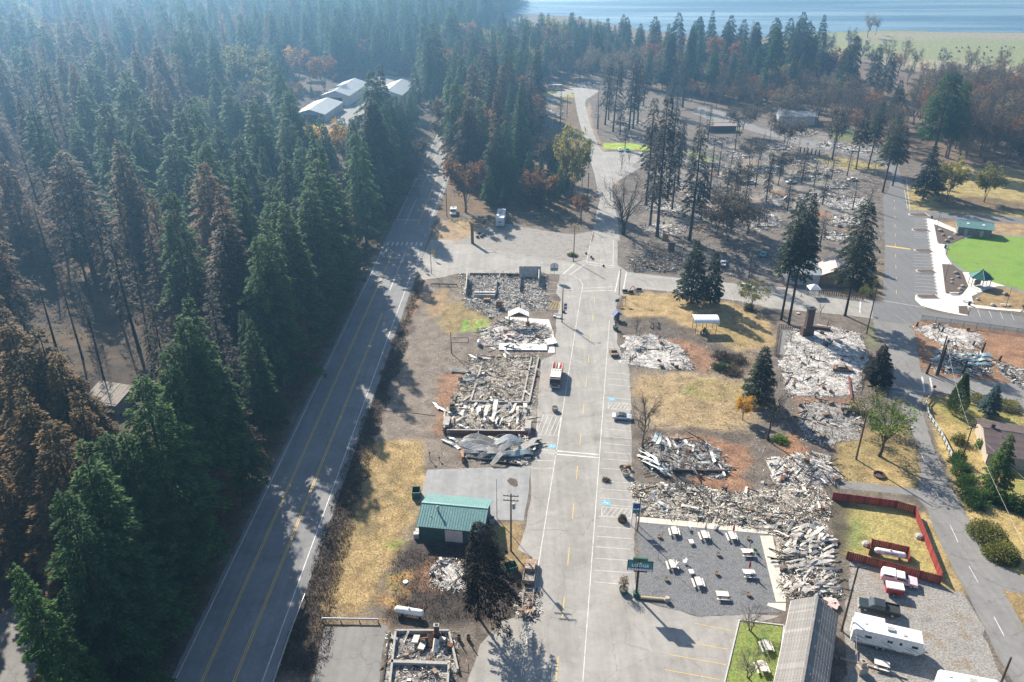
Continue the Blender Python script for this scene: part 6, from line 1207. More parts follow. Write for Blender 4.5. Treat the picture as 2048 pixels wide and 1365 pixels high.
# travel trailers
def trailer(x, y, rz, label, L=9.4, W_=2.45, H=2.5, stripes=True, slide=True, name='travel_trailer', axles=2, mat='paint_white', brand=None):
    e = empty(name, (*P(x, y), .02), rz, label, 'trailer'); h = L / 2; z0 = .62
    MB().side([(-h, z0), (h - .7, z0), (h, z0 + .7), (h, z0 + 1.2), (h - .35, z0 + H), (-h + .25, z0 + H), (-h, z0 + H - .3)], -W_ / 2, W_ / 2).build('body', mat, e, bevel=.06)
    BX('roof', 'paint_white', e, (-.05, 0, z0 + H + .02), (L - .5, W_ - .06, .05)); BX('roof_air_conditioner', 'trim_grey', e, (.3, .1, z0 + H + .18), (1.0, .75, .28), bevel=.05); BX('roof_vent', 'sign_white', e, (-h * .65, .3, z0 + H + .1), (.4, .4, .12)); BX('roof_vent', 'trim_grey', e, (h * .45, -.4, z0 + H + .1), (.4, .4, .12))
    for s in (-1, 1):
        for k in range(axles): wheel(e, -.7 + (k - (axles - 1) / 2) * .85, s * (W_ / 2 - .16), .36, .22)
        BX('wheel_arch', 'trim_grey', e, (-.7, s * (W_ / 2 + .015), .78), (1.9, .04, .18)); BX('skirt', 'trim_grey', e, (-.3, s * (W_ / 2 + .005), z0 + .14), (L - 1.4, .02, .24))
    yy = -W_ / 2 - .012
    BX('door', 'sign_white', e, (h * .36, yy, z0 + 1.05), (.72, .03, 1.9)); BX('door_window', 'glass', e, (h * .36, yy - .02, z0 + 1.55), (.36, .02, .5))
    for xx, ww in ((h * .75, .8), (h * .02, .32), (h * .1, .32), (-h * .55, .9)): BX('window', 'glass', e, (xx, yy, z0 + 1.5), (ww if xx > -3 or stripes is False else .01, .025, .45))
    if stripes:
        for (xa, za, xb, zb) in ((-h + .2, 1.9, -h + 2.2, 1.3), (-h + .15, 1.3, -h + 1.6, .8), (-.9, 1.7, 1.0, .75), (h * .45, 1.5, h * .8, .7), (h * .5, 1.75, h * .95, .95)):
            b = MB(); d = .09; b.add([(xa, yy - .004, z0 + za - .4), (xa + .3, yy - .004, z0 + za - .58), (xb, yy - .004, z0 + zb - .4), ((xa + xb) / 2, yy - .004, z0 + (za + zb) / 2 - .3)], [(0, 1, 2, 3)]); b.build('stripe', 'decal', e)
    if slide: BX('slide_out', 'paint_white', e, (-h * .5, W_ / 2 + .5, z0 + 1.25), (4.0, 1.0, 2.1), bevel=.04); BX('slide_roof', 'paint_white', e, (-h * .5, W_ / 2 + .5, z0 + 2.34), (4.05, 1.04, .05))
    MB().tube([(h - .6, -.5, .6), (h + 1.0, 0, .52)], .06, 5).tube([(h - .6, .5, .6), (h + 1.0, 0, .52)], .06, 5).build('tongue', 'black', e)
    for s in (-.16, .16): MB().lathe([(.05, .55), (.16, .6), (.16, 1.0), (.05, 1.08)], 10, (h + .35, s, 0)).build('gas_bottle', 'sign_white', e)
    if brand:
        q = [(-h - .015, .62 * math.cos(a) , z0 + 1.35 + .2 * math.sin(a)) for a in np.linspace(0, 6.283, 16)[:-1]]; b = MB(); b.add(q, [tuple(range(len(q)))[::-1]]); b.build('oval_badge', 'decal', e); BX('badge_bar', 'decal', e, (-h - .02, 0, z0 + 1.75), (.02, 1.3, .1))
    return e
trailer(1768, 1292, dirpx((1720, 1275), (1840, 1303)), 'long white travel trailer with grey swooshes and slide-out in gravel yard')
trailer(1930, 1395, dirpx((1870, 1375), (2000, 1400)), 'white trailer partly cut off beside the gravel yard exit', 7.5, 2.4, 2.3, False, False)
trailer(1002, 446, dirpx((1001, 452), (1008, 418)), 'white box trailer with oval badge parked alone on gravel lot', 10.5, 2.9, 2.8, False, False, brand=True, mat='paint_silver')
trailer(1110, 180, .05, 'old cream camper trailer at the end of the far street', 9.0, 2.5, 2.5, False, False, mat='wall_tan')
pickup(1796, 1165, dirpx((1770, 1158), (1830, 1172)), 'white pickup truck with white canopy over the bed', 'paint_pinkwhite', 5.3, 1.9, canopy='paint_white', upper='paint_white')
t = empty('cargo_trailer', (*P(1786, 1187), .02), dirpx((1765, 1184), (1800, 1190)), 'small red cargo trailer with white lid beside white pickup', 'trailer')
BX('box', 'paint_red', t, (0, 0, .95), (2.5, 1.5, 1.0), bevel=.04); BX('lid', 'paint_white', t, (0, 0, 1.55), (2.55, 1.55, .24), bevel=.05); MB().tube([(1.2, 0, .5), (2.2, 0, .5)], .05, 5).build('tongue', 'black', t)
for s in (-1, 1): wheel(t, -.1, s * .8, .32, .2); BX('mudguard', 'black', t, (-.1, s * .8, .7), (.8, .24, .05))
pickup(1756, 1222, dirpx((1796, 1240), (1720, 1222)), 'dark green pickup truck with silver trim beside the long trailer', 'paint_dark', 5.7, 1.95)
car(1244, 838, dirpx((1228, 838), (1262, 840)), 'silver white convertible with black soft top in parking stall', 'paint_silver', 4.1, 1.75, soft=True)
pickup(1060, 1150, dirpx((1057, 1160), (1064, 1120)), 'burnt out pickup truck shell on the main street shoulder', 'burnt_body', 5.2, 1.85, burnt=True)
car(1227, 709, 1.65, 'burnt out small jeep shell beside the ash covered shop lot', 'burnt_body', 3.6, 1.7, burnt=True, name='burnt_car')
car(1684, 742, dirpx((1668, 742), (1705, 745)), 'burnt out sedan with tan roof beside the chimney ruin', 'burnt_body', 4.6, 1.8, burnt=True, name='burnt_car')
pickup(1704, 823, dirpx((1690, 822), (1725, 826)), 'burnt out tan pickup at the edge of the ash lot', 'burnt_body', 4.9, 1.8, burnt=True)
car(1240, 302, 1.5, 'small white car parked at the bright green far lawn', 'paint_white'); car(1254, 303, 1.5, 'teal car parked beside the small white car on far lot', 'paint_teal')
car(1526, 512, 1.2, 'teal car parked among burnt shrubs', 'paint_teal', 4.2); car(1446, 530, 1.3, 'white car half hidden beside the smaller spruce', 'paint_white')
car(1570, 310, .2, 'burnt car shell on grey gravel near the back road', 'burnt_body', 4.6, 1.8, True, name='burnt_car'); car(1500, 368, .1, 'pale wrecked van body lying among far ash lots', 'sheet_pale', 5.4, 1.9, True, name='burnt_car'); car(1582, 367, .2, 'white burnt car by the far scorched trunks', 'sheet_white', 4.4, 1.8, True, name='burnt_car'); car(1705, 362, .2, 'pale burnt car near the dry far lawn', 'sheet_pale', 4.5, 1.8, True, name='burnt_car')
# burnt trailer frame
t = empty('burnt_trailer_frame', (*P(1055, 1208), .02), dirpx((1053, 1225), (1058, 1180)), 'burnt trailer chassis and ash hitched behind the pickup shell', 'trailer'); b = MB()
for s in (-.75, .75): b.box((0, s, .45), (6.0, .12, .14))
b.build('side_rails', 'burnt_body', t); tag(t.children[0], kind='stuff')
for k in range(7): BX('cross_member', 'burnt_body', t, (-2.8 + k * .92, 0, .46), (.1, 1.6, .1))
for s in (-1, 1):
    for xx in (-1.2, -.3): wheel(t, xx, s * .95, .34, .2, True)
MB().tube([(3.0, 0, .45), (4.1, 0, .45)], .07, 5).build('tongue', 'rusty', t)
V, Fs, C = chips([(-3.2, -1.5), (3, -1.5), (3, 1.5), (-3.2, 1.5)], 900, 'white', .35, .55, 91); tag(link('ash_debris', npmesh('ash', V, Fs, C), 'rubble', t), kind='stuff')
for k in range(10): BX('bent_panel', 'burnt_body', t, (R.uniform(-3, 0), R.uniform(-1, 1), .6), (R.uniform(.5, 1.2), .5, .04), R.uniform(0, 6), R.gauss(0, .5), R.gauss(0, .4))
# fire engine
t = empty('fire_engine', (*P(1113, 760), .02), dirpx((1117, 727), (1110, 764)) , 'scorched red fire engine with pale cab roof parked on the street', 'truck')
BX('chassis', 'black', t, (0, 0, .65), (8.4, 2.2, .3)); MB().side([(2.2, .5), (4.3, .5), (4.35, 1.2), (4.1, 2.5), (1.9, 2.6), (1.9, .8)], -1.2, 1.2).build('cab', 'burnt_metal', t, bevel=.06); BX('cab_roof', 'sheet_pale', t, (1.6, 0, 2.66), (3.8, 2.3, .1), bevel=.03)
BX('windscreen', 'charred', t, (4.27, 0, 1.95), (.05, 2.0, .8), 0, 0, -.2); BX('crew_cab', 'paint_red', t, (.9, 0, 1.6), (2.0, 2.35, 2.0)); BX('pump_panel', 'black', t, (-.6, 0, 1.55), (.9, 2.3, 1.8)); BX('front_bumper', 'trim_grey', t, (4.5, 0, .7), (.3, 2.4, .3))
for s in (-1, 1):
    BX('locker', 'paint_red', t, (-2.6, s * .95, 1.5), (3.1, .5, 1.7)); BX('cab_door', 'paint_red', t, (3.1, s * 1.21, 1.3), (1.0, .03, 1.3)); BX('ladder', 'sheet_white', t, (-1.5, s * 1.1, 2.45), (4.6, .08, .3)); BX('headlight', 'lamp_clear', t, (4.38, s * .9, 1.05), (.06, .3, .25))
    for xx in (3.0, -2.4): wheel(t, xx, s * 1.0, .52, .35, True)
for s in (-.35, .3): MB().tube([(-4.1, s, 1.9), (-2.6, s, 2.05), (-1.2, s, 1.9)], .26, 8).build('hose_roll', 'sheet_rust' if s < 0 else 'sheet_pale', t)
BX('hose_bed', 'charred', t, (-2.6, 0, 1.55), (3.1, 1.4, .2))
for k in range(4): BX('warning_lamp', 'charred', t, (.4, -.9 + k * .6, 2.76), (.2, .2, .12))
# bucket truck
t = empty('bucket_truck', (*P(907, 428), .02), dirpx((907, 418), (906, 430)), 'white utility bucket truck with raised boom beside a pole', 'truck')
MB().side([(.6, .5), (2.9, .5), (3.0, 1.1), (2.0, 1.25), (1.4, 2.2), (.6, 2.2)], -1.05, 1.05).build('cab', 'paint_white', t, bevel=.05); BX('windscreen', 'glass', t, (1.75, 0, 1.72), (.05, 1.8, .7), 0, 0, -.55); BX('service_body', 'paint_white', t, (-1.4, 0, 1.1), (3.8, 2.2, 1.0)); BX('deck', 'trim_grey', t, (-1.4, 0, 1.62), (3.7, 1.6, .06))
MB().tube([(-1.6, 0, 1.6), (-1.6, 0, 2.4), (-3.2, .3, 5.6)], [.22, .2, .12], 6).build('boom', 'sign_white', t); MB().tube([(-3.2, .3, 5.6), (-.4, .5, 8.6)], [.12, .09], 6).build('upper_boom', 'sign_white', t); BX('bucket', 'sign_white', t, (-.3, .5, 8.4), (.7, .7, 1.0))
for s in (-1, 1):
    for xx in (1.8, -1.8): wheel(t, xx, s * .95, .45, .28)
    BX('headlight', 'lamp_clear', t, (3.0, s * .75, .85), (.05, .25, .2))
# tractor, mower, wagon
def tractor(x, y, rz, label, mat='rusty', s=1.0, name='burnt_tractor'):
    t = empty(name, (*P(x, y), .0), rz, label, 'tractor'); t.scale = (s, s, s)
    BX('bonnet', mat, t, (.9, 0, .95), (1.5, .6, .6), bevel=.05); BX('frame', mat, t, (0, 0, .6), (2.8, .5, .3)); BX('seat', 'charred', t, (-.7, 0, 1.05), (.5, .5, .12)); BX('seat_back', 'charred', t, (-.95, 0, 1.3), (.1, .5, .45)); MB().tube([(.1, 0, 1.2), (-.25, 0, 1.55)], .03, 5).build('steering_column', mat, t)
    MB().lathe([(.22, 0), (.25, .02), (.22, .04)], 10, (-.25, 0, 1.53)).build('steering_wheel', 'charred', t)
    for q in (-1, 1): wheel(t, -.7, q * .75, .62, .35, True); wheel(t, 1.3, q * .55, .36, .22, True); BX('fender', mat, t, (-.7, q * .6, 1.25), (.9, .12, .08))
    MB().tube([(.9, .2, 1.2), (.9, .2, 1.9)], .05, 6).build('exhaust', mat, t); return t
tractor(1250, 940, .3, 'rusty burnt garden tractor at the parking stall end', 'rusty', .72)
tractor(1408, 668, 1.2, 'burnt tan tractor under the arched white carport', 'burnt_body', .95)
t = empty('burnt_wagon', (*P(1307, 650), 0), 1.45, 'charred iron wagon frame standing on scorched lawn', 'wagon')
for s in (-.9, .9): MB().tube([(-2.2, s, .9), (2.2, s * .8, .9)], .09, 5).build('side_rail', 'burnt_metal', t)
for k in range(9): BX('slat', 'burnt_metal', t, (-2.0 + k * .5, 0, .95), (.1, 1.7, .06))
for s in (-1, 1):
    for xx in (-1.6, 1.6): wheel(t, xx, s * .95, .5, .12, True)
# utility trailer (green)
t = empty('utility_trailer', (*P(1492, 577), 0), dirpx((1480, 576), (1505, 580)), 'open green utility trailer loaded with white sacks', 'trailer'); BX('bed', 'paint_green', t, (0, 0, .65), (3.2, 1.7, .1)); BX('front_board', 'paint_green', t, (1.56, 0, 1.0), (.08, 1.7, .7)); BX('rear_board', 'paint_green', t, (-1.56, 0, 1.0), (.08, 1.7, .7))
for s in (-1, 1): BX('side_board', 'paint_green', t, (0, s * .82, 1.0), (3.1, .08, .7)); wheel(t, 0, s * .98, .34, .2)
for k in range(4): BX('sack', 'canvas_white', t, (-1 + k * .65, R.uniform(-.3, .3), 1.2), (.6, .8, .4), R.uniform(0, 3), bevel=.12)
# ---------------------------------------------------------------- buildings
def gable(name, label, A, B, C, ez, rzd, roofm, wallm, over=.35, ribs=0.0, cat='building', shingle=0.0, base=None):
    """A,B front eave ends and C the back eave end behind A (world xy at eave height)"""
    A, B, C = Vector(A), Vector(B), Vector(C); u = (B - A); L = u.length; u /= L; v = (C - A); v -= u * v.dot(u); Dp = v.length
    o = (A + B) / 2 + v / 2; e = empty(name, (o.x, o.y, 0), math.atan2(u.y, u.x), label, cat); hl, hd = L / 2 - over, Dp / 2 - over; sg = 1 if u.x * v.y - u.y * v.x > 0 else -1
    for s in (-1, 1):
        BX('wall', wallm, e, (0, s * (hd - .08), ez / 2 - .05), (2 * hl, .16, ez + .1))
        MB().add([(s * hl, -hd, -.1), (s * hl, hd, -.1), (s * hl, hd, ez), (s * hl, 0, rzd - .12), (s * hl, -hd, ez), (s * (hl - .15), -hd, -.1), (s * (hl - .15), hd, -.1), (s * (hl - .15), hd, ez), (s * (hl - .15), 0, rzd - .12), (s * (hl - .15), -hd, ez)], [(0, 1, 2, 3, 4), (9, 8, 7, 6, 5), (0, 4, 9, 5), (1, 6, 7, 2), (2, 7, 8, 3), (3, 8, 9, 4)]).build('gable_wall', wallm, e)
        sl = math.hypot(Dp / 2, rzd - ez); an = math.atan2(rzd - ez, Dp / 2)
        rp = MB().box((0, 0, 0), (L, sl, .1)).build('roof_slope', roofm, e, loc=(0, s * Dp / 4, (ez + rzd) / 2), rot=(-s * an, 0, 0))
        if ribs:
            me = MB().box((0, 0, 0), (.05, sl, .05)).mesh('seam'); me.materials.append(M[roofm])
            for k in range(int(L / ribs) + 1): ob = bpy.data.objects.new('seam', me); COL.objects.link(ob); ob.parent = rp; ob.location = (-L / 2 + .03 + k * ribs * (L - .06) / (ribs * int(L / ribs)), 0, .07)
        if shingle:
            nr = int(sl / shingle)
            for k in range(nr):
                MB().box((0, 0, 0), (L - .04, sl / nr * 1.06, .03)).build('shingle_course', roofm, rp, loc=(0, -sl / 2 + (k + .5) * sl / nr, .062), rot=(-s * .05, 0, 0))
    BX('ridge_cap', roofm, e, (0, 0, rzd + .07), (L, .35, .06)); return e, hl, hd, sg
E2 = 2.9
e, hl, hd, sg = gable('green_roofed_building', 'dark green building with teal standing seam metal roof', P(832, 1053, E2), P(968, 1066, E2), P(855, 988, E2), E2, 4.5, 'roof_teal', 'wall_green', .35, .45)
gd = BX('garage_door', 'door_pink', e, (.55, -hd - .03, 1.25), (3.0, .08, 2.5))
for k in range(4): BX('door_panel', 'door_pink', gd, (.55, -hd - .09, .35 + k * .62), (2.9, .04, .56))
MB().tube([(-2.6, -1.4, 3.6), (-2.6, -1.4, 5.0)], .16, 8).build('flue_pipe', 'steel', e); MB().lathe([(.25, 5.0), (.28, 5.08), (.05, 5.25)], 8, (-2.6, -1.4, 0)).build('flue_cap', 'steel', e); MB().tube([(-3.6, -2.4, 3.2), (-3.6, -2.4, 3.9)], .07, 6).build('vent_pipe', 'steel', e)
MB().lathe([(.05, 0), (.45, .08), (.7, .25), (.68, .27), (.43, .11), (.04, .03)], 14).build('satellite_dish', 'trim_grey', e, loc=(hl - .2, -hd + .2, 3.7), rot=(.9, .3, 0)); MB().tube([(hl - .2, -hd + .1, 3.0), (hl - .2, -hd + .2, 3.75)], .04, 5).build('dish_mast', 'steel', e)
BX('door', 'sheet_grey', e, (3.8, -hd - .03, 1.05), (.95, .07, 2.1))
for k in range(2): tag(MB().box((0, 0, .5), (.9, .8, 1.0)).build('condenser_unit', 'trim_grey', loc=(*P(833 + k * 4, 1075 - k * 6), 0), rot=(0, 0, .1)), ['grey condenser unit at the green building corner', 'second grey condenser unit set further along the same wall'][k], 'air conditioner')
# lodge wing
e, hl, hd, sg = gable('lodge_wing', 'surviving lodge wing with grey shingled gable roof', P(1583, 1201, 3.0), P(1535, 1430, 3.0), P(1679, 1212, 3.0), 3.0, 5.2, 'shingle', 'wall_tan', .5, shingle=.42)
for k in range(3): MB().tube([(-6 + k * 5, .8, 4.4), (-6 + k * 5, .8, 5.3)], .06, 6).build('vent_pipe', 'steel', e)
for k in range(5): BX('window', 'glass', e, (-8 + k * 3.6, -hd - .02, 1.6), (1.2, .06, 1.1))
BX('gutter', 'sign_white', e, (0, -hd - .55, 2.85), (2 * hl + .8, .12, .12))
# brown roofed house
e, hl, hd, sg = gable('brown_roofed_house', 'house with brown shingled roof and pale gable wall', P(1973, 908, 2.7), P(2140, 936, 2.7), P(1957, 838, 2.7), 2.7, 4.6, 'shingle_brown', 'wall_tan', .5, shingle=.42, cat='house')
BX('chimney', 'brick_sooty', e, (-5.2, .6, 4.8), (.7, .7, 1.3)); MB().tube([(-4, -1.6, 3.8), (-4, -1.6, 4.7)], .07, 6).build('vent_pipe', 'steel', e)
BX('window', 'glass', e, (-hl - .03, -.6, 1.5), (.06, 1.4, 1.1)); BX('window', 'glass', e, (-3, -hd - .03, 1.5), (1.4, .06, 1.1))
# park restroom
X, Y = P(1945, 468); d = Vector((.93, -.37)); n_ = Vector((.37, .93)); A = Vector((X, Y)) - d * 5.6 - n_ * 3.2
e, hl, hd, sg = gable('park_restroom', 'small tan restroom block with teal metal roof by the field', A, A + d * 11.2, A + n_ * 7.6, 2.8, 4.3, 'roof_teal', 'wall_stone', .6, .6)
for k in (-2.5, 2.2): BX('door', 'trim_grey', e, (k, -hd - .03, 1.05), (1.0, .07, 2.1))
for k in (-2.2, 2.4): BX('skylight', 'sign_white', e, (k, -1.7, 3.72), (.8, .7, .12), 0, .38)
# gazebo
g = empty('park_gazebo', (*P(1957, 572), .03), .3, 'open six sided gazebo with dark green metal roof', 'gazebo'); b = MB(); Rg = 3.4; zb = 2.9; zt = 4.9
for k in range(6):
    a0, a1 = k * math.pi / 3, (k + 1) * math.pi / 3; MB().add([(Rg * math.cos(a0), Rg * math.sin(a0), zb), (Rg * math.cos(a1), Rg * math.sin(a1), zb), (0, 0, zt), (Rg * .97 * math.cos(a0), Rg * .97 * math.sin(a0), zb - .15), (Rg * .97 * math.cos(a1), Rg * .97 * math.sin(a1), zb - .15), (0, 0, zt - .15)], [(0, 1, 2), (5, 4, 3), (0, 3, 4, 1)]).build('roof_panel', 'roof_green', g)
    MB().tube([(2.75 * math.cos(a0), 2.75 * math.sin(a0), -.05), (2.75 * math.cos(a0), 2.75 * math.sin(a0), 3.15)], .11, 6).build('post', 'trim_grey', g)
    MB().tube([(Rg * math.cos(a0), Rg * math.sin(a0), zb + .02), (0, 0, zt + .03)], .06, 4).build('hip_cap', 'roof_green', g)
MB().lathe([(.25, zt - .1), (.1, zt + .25), (.02, zt + .5)], 8).build('finial', 'roof_green', g); BX('info_board', 'wall_stone', g, (-.4, .3, 1.0), (2.2, .3, 1.6))
# barns and sheds
def barn(x, y, dirv, L, W_, ez, rz_, label, name, roof='roof_white', wall='wall_metal', ribs=1.6):
    d = Vector(dirv).normalized(); n_ = Vector((-d.y, d.x)); o = Vector(P(x, y)); A = o - d * L / 2 - n_ * W_ / 2
    return gable(name, label, A, A + d * L, A + n_ * W_, ez, rz_, roof, wall, .3, ribs)
q0, q1 = Vector(P(622, 243)), Vector(P(700, 190)); dv = (q1 - q0).normalized(); mid = (q0 + q1) / 2
e, hl, hd, sg = barn(640, 232, dv, 34, 17, 4.2, 6.6, 'long pale metal barn, its lower half nearest the golden maple', 'metal_barn')
BX('barn_door', 'charred', e, (-hl - .04, 0, 1.9), (.08, 9, 3.8))
e, hl, hd, sg = barn(693, 197, dv, 44, 17, 5.4, 8.2, 'taller end of the pale metal barn, stepped up behind', 'metal_barn'); BX('barn_door', 'charred', e, (-hl - .04, 0, 2.2), (.08, 8, 4.4))
e, hl, hd, sg = barn(792, 196, dv, 40, 17, 5.0, 7.8, 'separate pale metal barn beside the highway firs', 'metal_barn'); BX('barn_door', 'charred', e, (-hl - .04, 0, 2.2), (.08, 8, 4.4))
sheet('barn_yard', [(640, 258), (760, 150), (850, 160), (820, 230), (740, 262), (690, 290)], .006, 'street_dark', 'grey yard around the metal barns', 'yard', .6)
e, hl, hd, sg = barn(1590, 246, (1, -.12), 20, 12, 4.4, 6.2, 'grey steel shed with sliding door behind far rubble', 'steel_shed'); BX('sliding_door', 'sign_white', e, (-hl - .04, -1.5, 1.7), (.08, 4, 3.4))
barn(1442, 262, (1, .05), 14, 6, 3.0, 4.2, 'low dark shed with pink grey roof in the far lots', 'low_shed', 'pink_fibre', 'charred')
# forest shed
X, Y = P(222, 812); e = empty('forest_shed', (X, Y, 0), -.25, 'old board shed with sagging plank roof in the forest clearing', 'shed')
for s in (-1, 1): BX('wall', 'wood_grey', e, (0, s * 2.6, 1.3), (8, .15, 2.7)); BX('end_wall', 'wood_grey', e, (s * 3.95, 0, 1.3), (.15, 5.2, 2.7))
for k in range(18): BX('roof_plank', 'wood_grey', e, (-4.1 + k * .48, 0, 3.1 + R.gauss(0, .03)), (.45, 6.6, .07), R.gauss(0, .02), .22)
# flat white house and burnt gabled house behind the fence
barn(1598, 556, (1, -.1), 9.5, 11, 3.2, 4.4, 'white roofed house half hidden by tall dark conifers', 'white_house', 'roof_white', 'wall_metal')
barn(1665, 560, (.25, 1), 11, 9, 3.0, 5.2, 'brown gabled house with scorched pale roof behind the picket fence', 'gabled_house', 'pink_fibre', 'fence_wood')
# carport
t = empty('arched_carport', (*P(1408, 662), 0), .0, 'arched white corrugated carport roof on thin posts', 'carport'); b = MB(); n1, n2 = 13, 21
for i in range(n1):
    a = math.pi * (i / (n1 - 1)); 
    for j in range(n2): b.v.append(((j / (n2 - 1) - .5) * 6.4, -2.0 * math.cos(a) , 3.1 + 1.0 * math.sin(a) ** .7 + (.03 if j % 2 else -.03)))
b.f = [(i * n2 + j, i * n2 + j + 1, (i + 1) * n2 + j + 1, (i + 1) * n2 + j) for i in range(n1 - 1) for j in range(n2 - 1)]; b.build('arched_roof', 'canvas_white', t, True)
for sx in (-2.6, 0, 2.6):
    for sy in (-1.8, 1.8): MB().tube([(sx, sy, -.1), (sx, sy, 3.3)], .07, 5).build('post', 'charred', t)
# pop-up tent
t = empty('canopy_tent', (*P(1625, 592), 0), .0, 'white pop-up canopy tent on the side street', 'tent'); MB().lathe([(2.2, 2.3), (2.2, 2.55), (1.1, 3.1), (.05, 3.6)], 4).build('canopy', 'canvas_white', t, rot=(0, 0, math.pi / 4))
for sx in (-1.5, 1.5):
    for sy in (-1.5, 1.5): MB().tube([(sx, sy, 0), (sx, sy, 2.4)], .04, 5).build('leg', 'sign_white', t)
# ---------------------------------------------------------------- tanks
def tank(x, y, rz, L, r, label, mat='paint_white', red=False):
    t = empty('propane_tank', (*P(x, y), .0), rz, label, 'propane tank'); z = r + .45
    MB().lathe([(.02, -L / 2), (r * .45, -L / 2 + r * .12), (r * .8, -L / 2 + r * .38), (r, -L / 2 + r * .8), (r, L / 2 - r * .8), (r * .8, L / 2 - r * .38), (r * .45, L / 2 - r * .12), (.02, L / 2)], 16, (0, 0, z), 'x').build('shell', mat, t, True)
    for s in (-1, 1): BX('saddle', 'concrete', t, (s * L * .3, 0, .22), (.25, r * 1.5, .5))
    MB().lathe([(.16, z + r - .04), (.16, z + r + .18), (.05, z + r + .2)], 10).build('valve_dome', 'steel', t)
    if red: BX('lettering', 'paint_red', t, (.1, -r * .93, z + .35 * r), (L * .4, .03, .14), 0, -.35); MB().lathe([(r * 1.003, -L * .34), (r * 1.003, -L * .33)], 16, (0, 0, z), 'x').build('band', 'paint_red', t)
    return t
tank(819, 1232, dirpx((788, 1228), (850, 1238)), 4.6, .52, 'white propane tank lying on scorched soil above the foundation')
tank(1778, 1115, dirpx((1745, 1105), (1812, 1118)), 4.9, .5, 'weathered white propane tank inside the small red enclosure', red=True)
tank(958, 690, 1.5, 2.0, .42, 'small white gas tank near the bright green strips')
# ---------------------------------------------------------------- fences, rails
def panels(name, label, pts, h, mat, pl=2.4, cat='fence', post=True, th=.06, group=None, board=0.0):
    e = empty(name, (*P(*pts[0]), 0), 0, label, cat, group); o = P(*pts[0])
    for a, b in zip(pts, pts[1:]):
        a, b = Vector(P(*a)), Vector(P(*b)); d = b - a; n = max(1, round(d.length / pl)); rz = math.atan2(d.y, d.x)
        for k in range(n):
            q = a + d * (k + .5) / n - Vector(o); w_ = d.length / n - .1
            if board:
                nb2 = max(2, int(w_ / board)); me = MB().box((0, 0, h / 2), (w_ / nb2 * .93, th, h)).mesh('board'); me.materials.append(M[mat])
                for j in range(nb2): ob = bpy.data.objects.new('board', me); COL.objects.link(ob); ob.parent = e; c = q + d.normalized() * ((j + .5) / nb2 - .5) * w_; ob.location = (c.x, c.y, R.uniform(-.03, .02)); ob.rotation_euler = (0, 0, rz)
            else: MB().box((0, 0, h / 2), (w_, th, h - .1)).build('panel', mat, e, loc=(q.x, q.y, .02), rot=(0, 0, rz)); MB().box((0, 0, h), (w_ + .02, th * 2, .06)).build('cap', mat, e, loc=(q.x, q.y, 0), rot=(0, 0, rz))
        if post:
            for k in range(n + 1): q = a + d * k / n - Vector(o); BX('post', mat, e, (q.x, q.y, h / 2), (.11, .11, h + .12), rz)
    return e
panels('red_fence', 'red board fence closing the yard along the driveway', [(1664, 1000), (1790, 1017), (1828, 1028), (1880, 1162)], 1.7, 'fence_red', 2.6, board=.32)
panels('red_fence', 'red board fence between the grass yard and gravel yard', [(1692, 1118), (1880, 1168)], 1.6, 'fence_red', 2.6, board=.32)
panels('red_fence', 'small red board enclosure around the propane tank', [(1737, 1110), (1741, 1092), (1815, 1108), (1816, 1128)], 1.5, 'fence_red', 2.4, board=.32)
def railing(name, label, pts, posts, h, mat, pm, double=False, cat='guard rail', r=.0):
    e = empty(name, (*P(*pts[0]), 0), 0, label, cat); o = Vector(P(*pts[0]))
    for a, b in zip(pts, pts[1:]):
        a, b = Vector(P(*a)), Vector(P(*b)); d = b - a; n = max(1, round(d.length / posts)); rz = math.atan2(d.y, d.x); c = (a + b) / 2 - o
        for z in ((h * .9, h * .5) if double else (h * .85,)):
            MB().side([(0, 0)] and [(-.03, -.15), (.03, -.15), (-.02, -.05), (.05, 0), (-.02, .05), (.03, .15), (-.03, .15)], -d.length / 2, d.length / 2).build('rail', mat, e, loc=(c.x, c.y, z), rot=(0, 0, rz - math.pi / 2))
        for k in range(n + 1): q = a + d * k / n - o; BX('post', pm, e, (q.x + .1 * math.sin(rz), q.y - .1 * math.cos(rz), h / 2 - .05), (.15, .15, h + .1), rz)
    return e
railing('guard_rail', 'galvanised guard rail along the highway shoulder', [(611, 1195), (585, 1262), (545, 1380)], 2.0, .75, 'galv', 'wood_grey')
railing('guard_rail', 'short galvanised guard rail above the concrete lot', [(645, 1243), (757, 1245)], 2.4, .7, 'galv', 'wood_grey')
railing('timber_rail', 'low dark timber rail beside the highway corner', [(862, 572), (914, 573)], 2.3, .7, 'charred', 'charred', cat='rail')
railing('garden_fence', 'grey white rail fence curving round the corner garden', [(1866, 790), (1850, 808), (1856, 835), (1880, 870), (1903, 918)], 1.6, 1.15, 'fence_white', 'fence_white', True, 'fence')
railing('garden_fence', 'dark rail fence behind shrubs along the cross street', [(1866, 791), (1936, 806), (2060, 832)], 2.2, 1.1, 'wood_grey', 'wood_grey', True, 'fence')
e = empty('picket_fence', (*P(1636, 590), 0), 0, 'brown picket fence behind the canopy tent', 'fence'); pickets(e, (1638, 588), (1724, 600), 1.7, 'fence_wood', .55, .3, P(1636, 590))
e = empty('picket_fence', (*P(1444, 706), 0), 0, 'burnt black picket fence below the arched carport', 'fence'); pickets(e, (1432, 708), (1490, 722), 1.1, 'charred', .5, .12, P(1444, 706))
e = empty('picket_fence', (*P(1505, 280), 0), 0, 'dark log palisade by the far back road', 'fence'); pickets(e, (1505, 284), (1536, 290), 2.4, 'paint_green', 1.1, .5, P(1505, 280), False, 'log'); pickets(e, (1600, 306), (1638, 312), 2.6, 'charred', 1.5, .55, P(1505, 280), False, 'log')
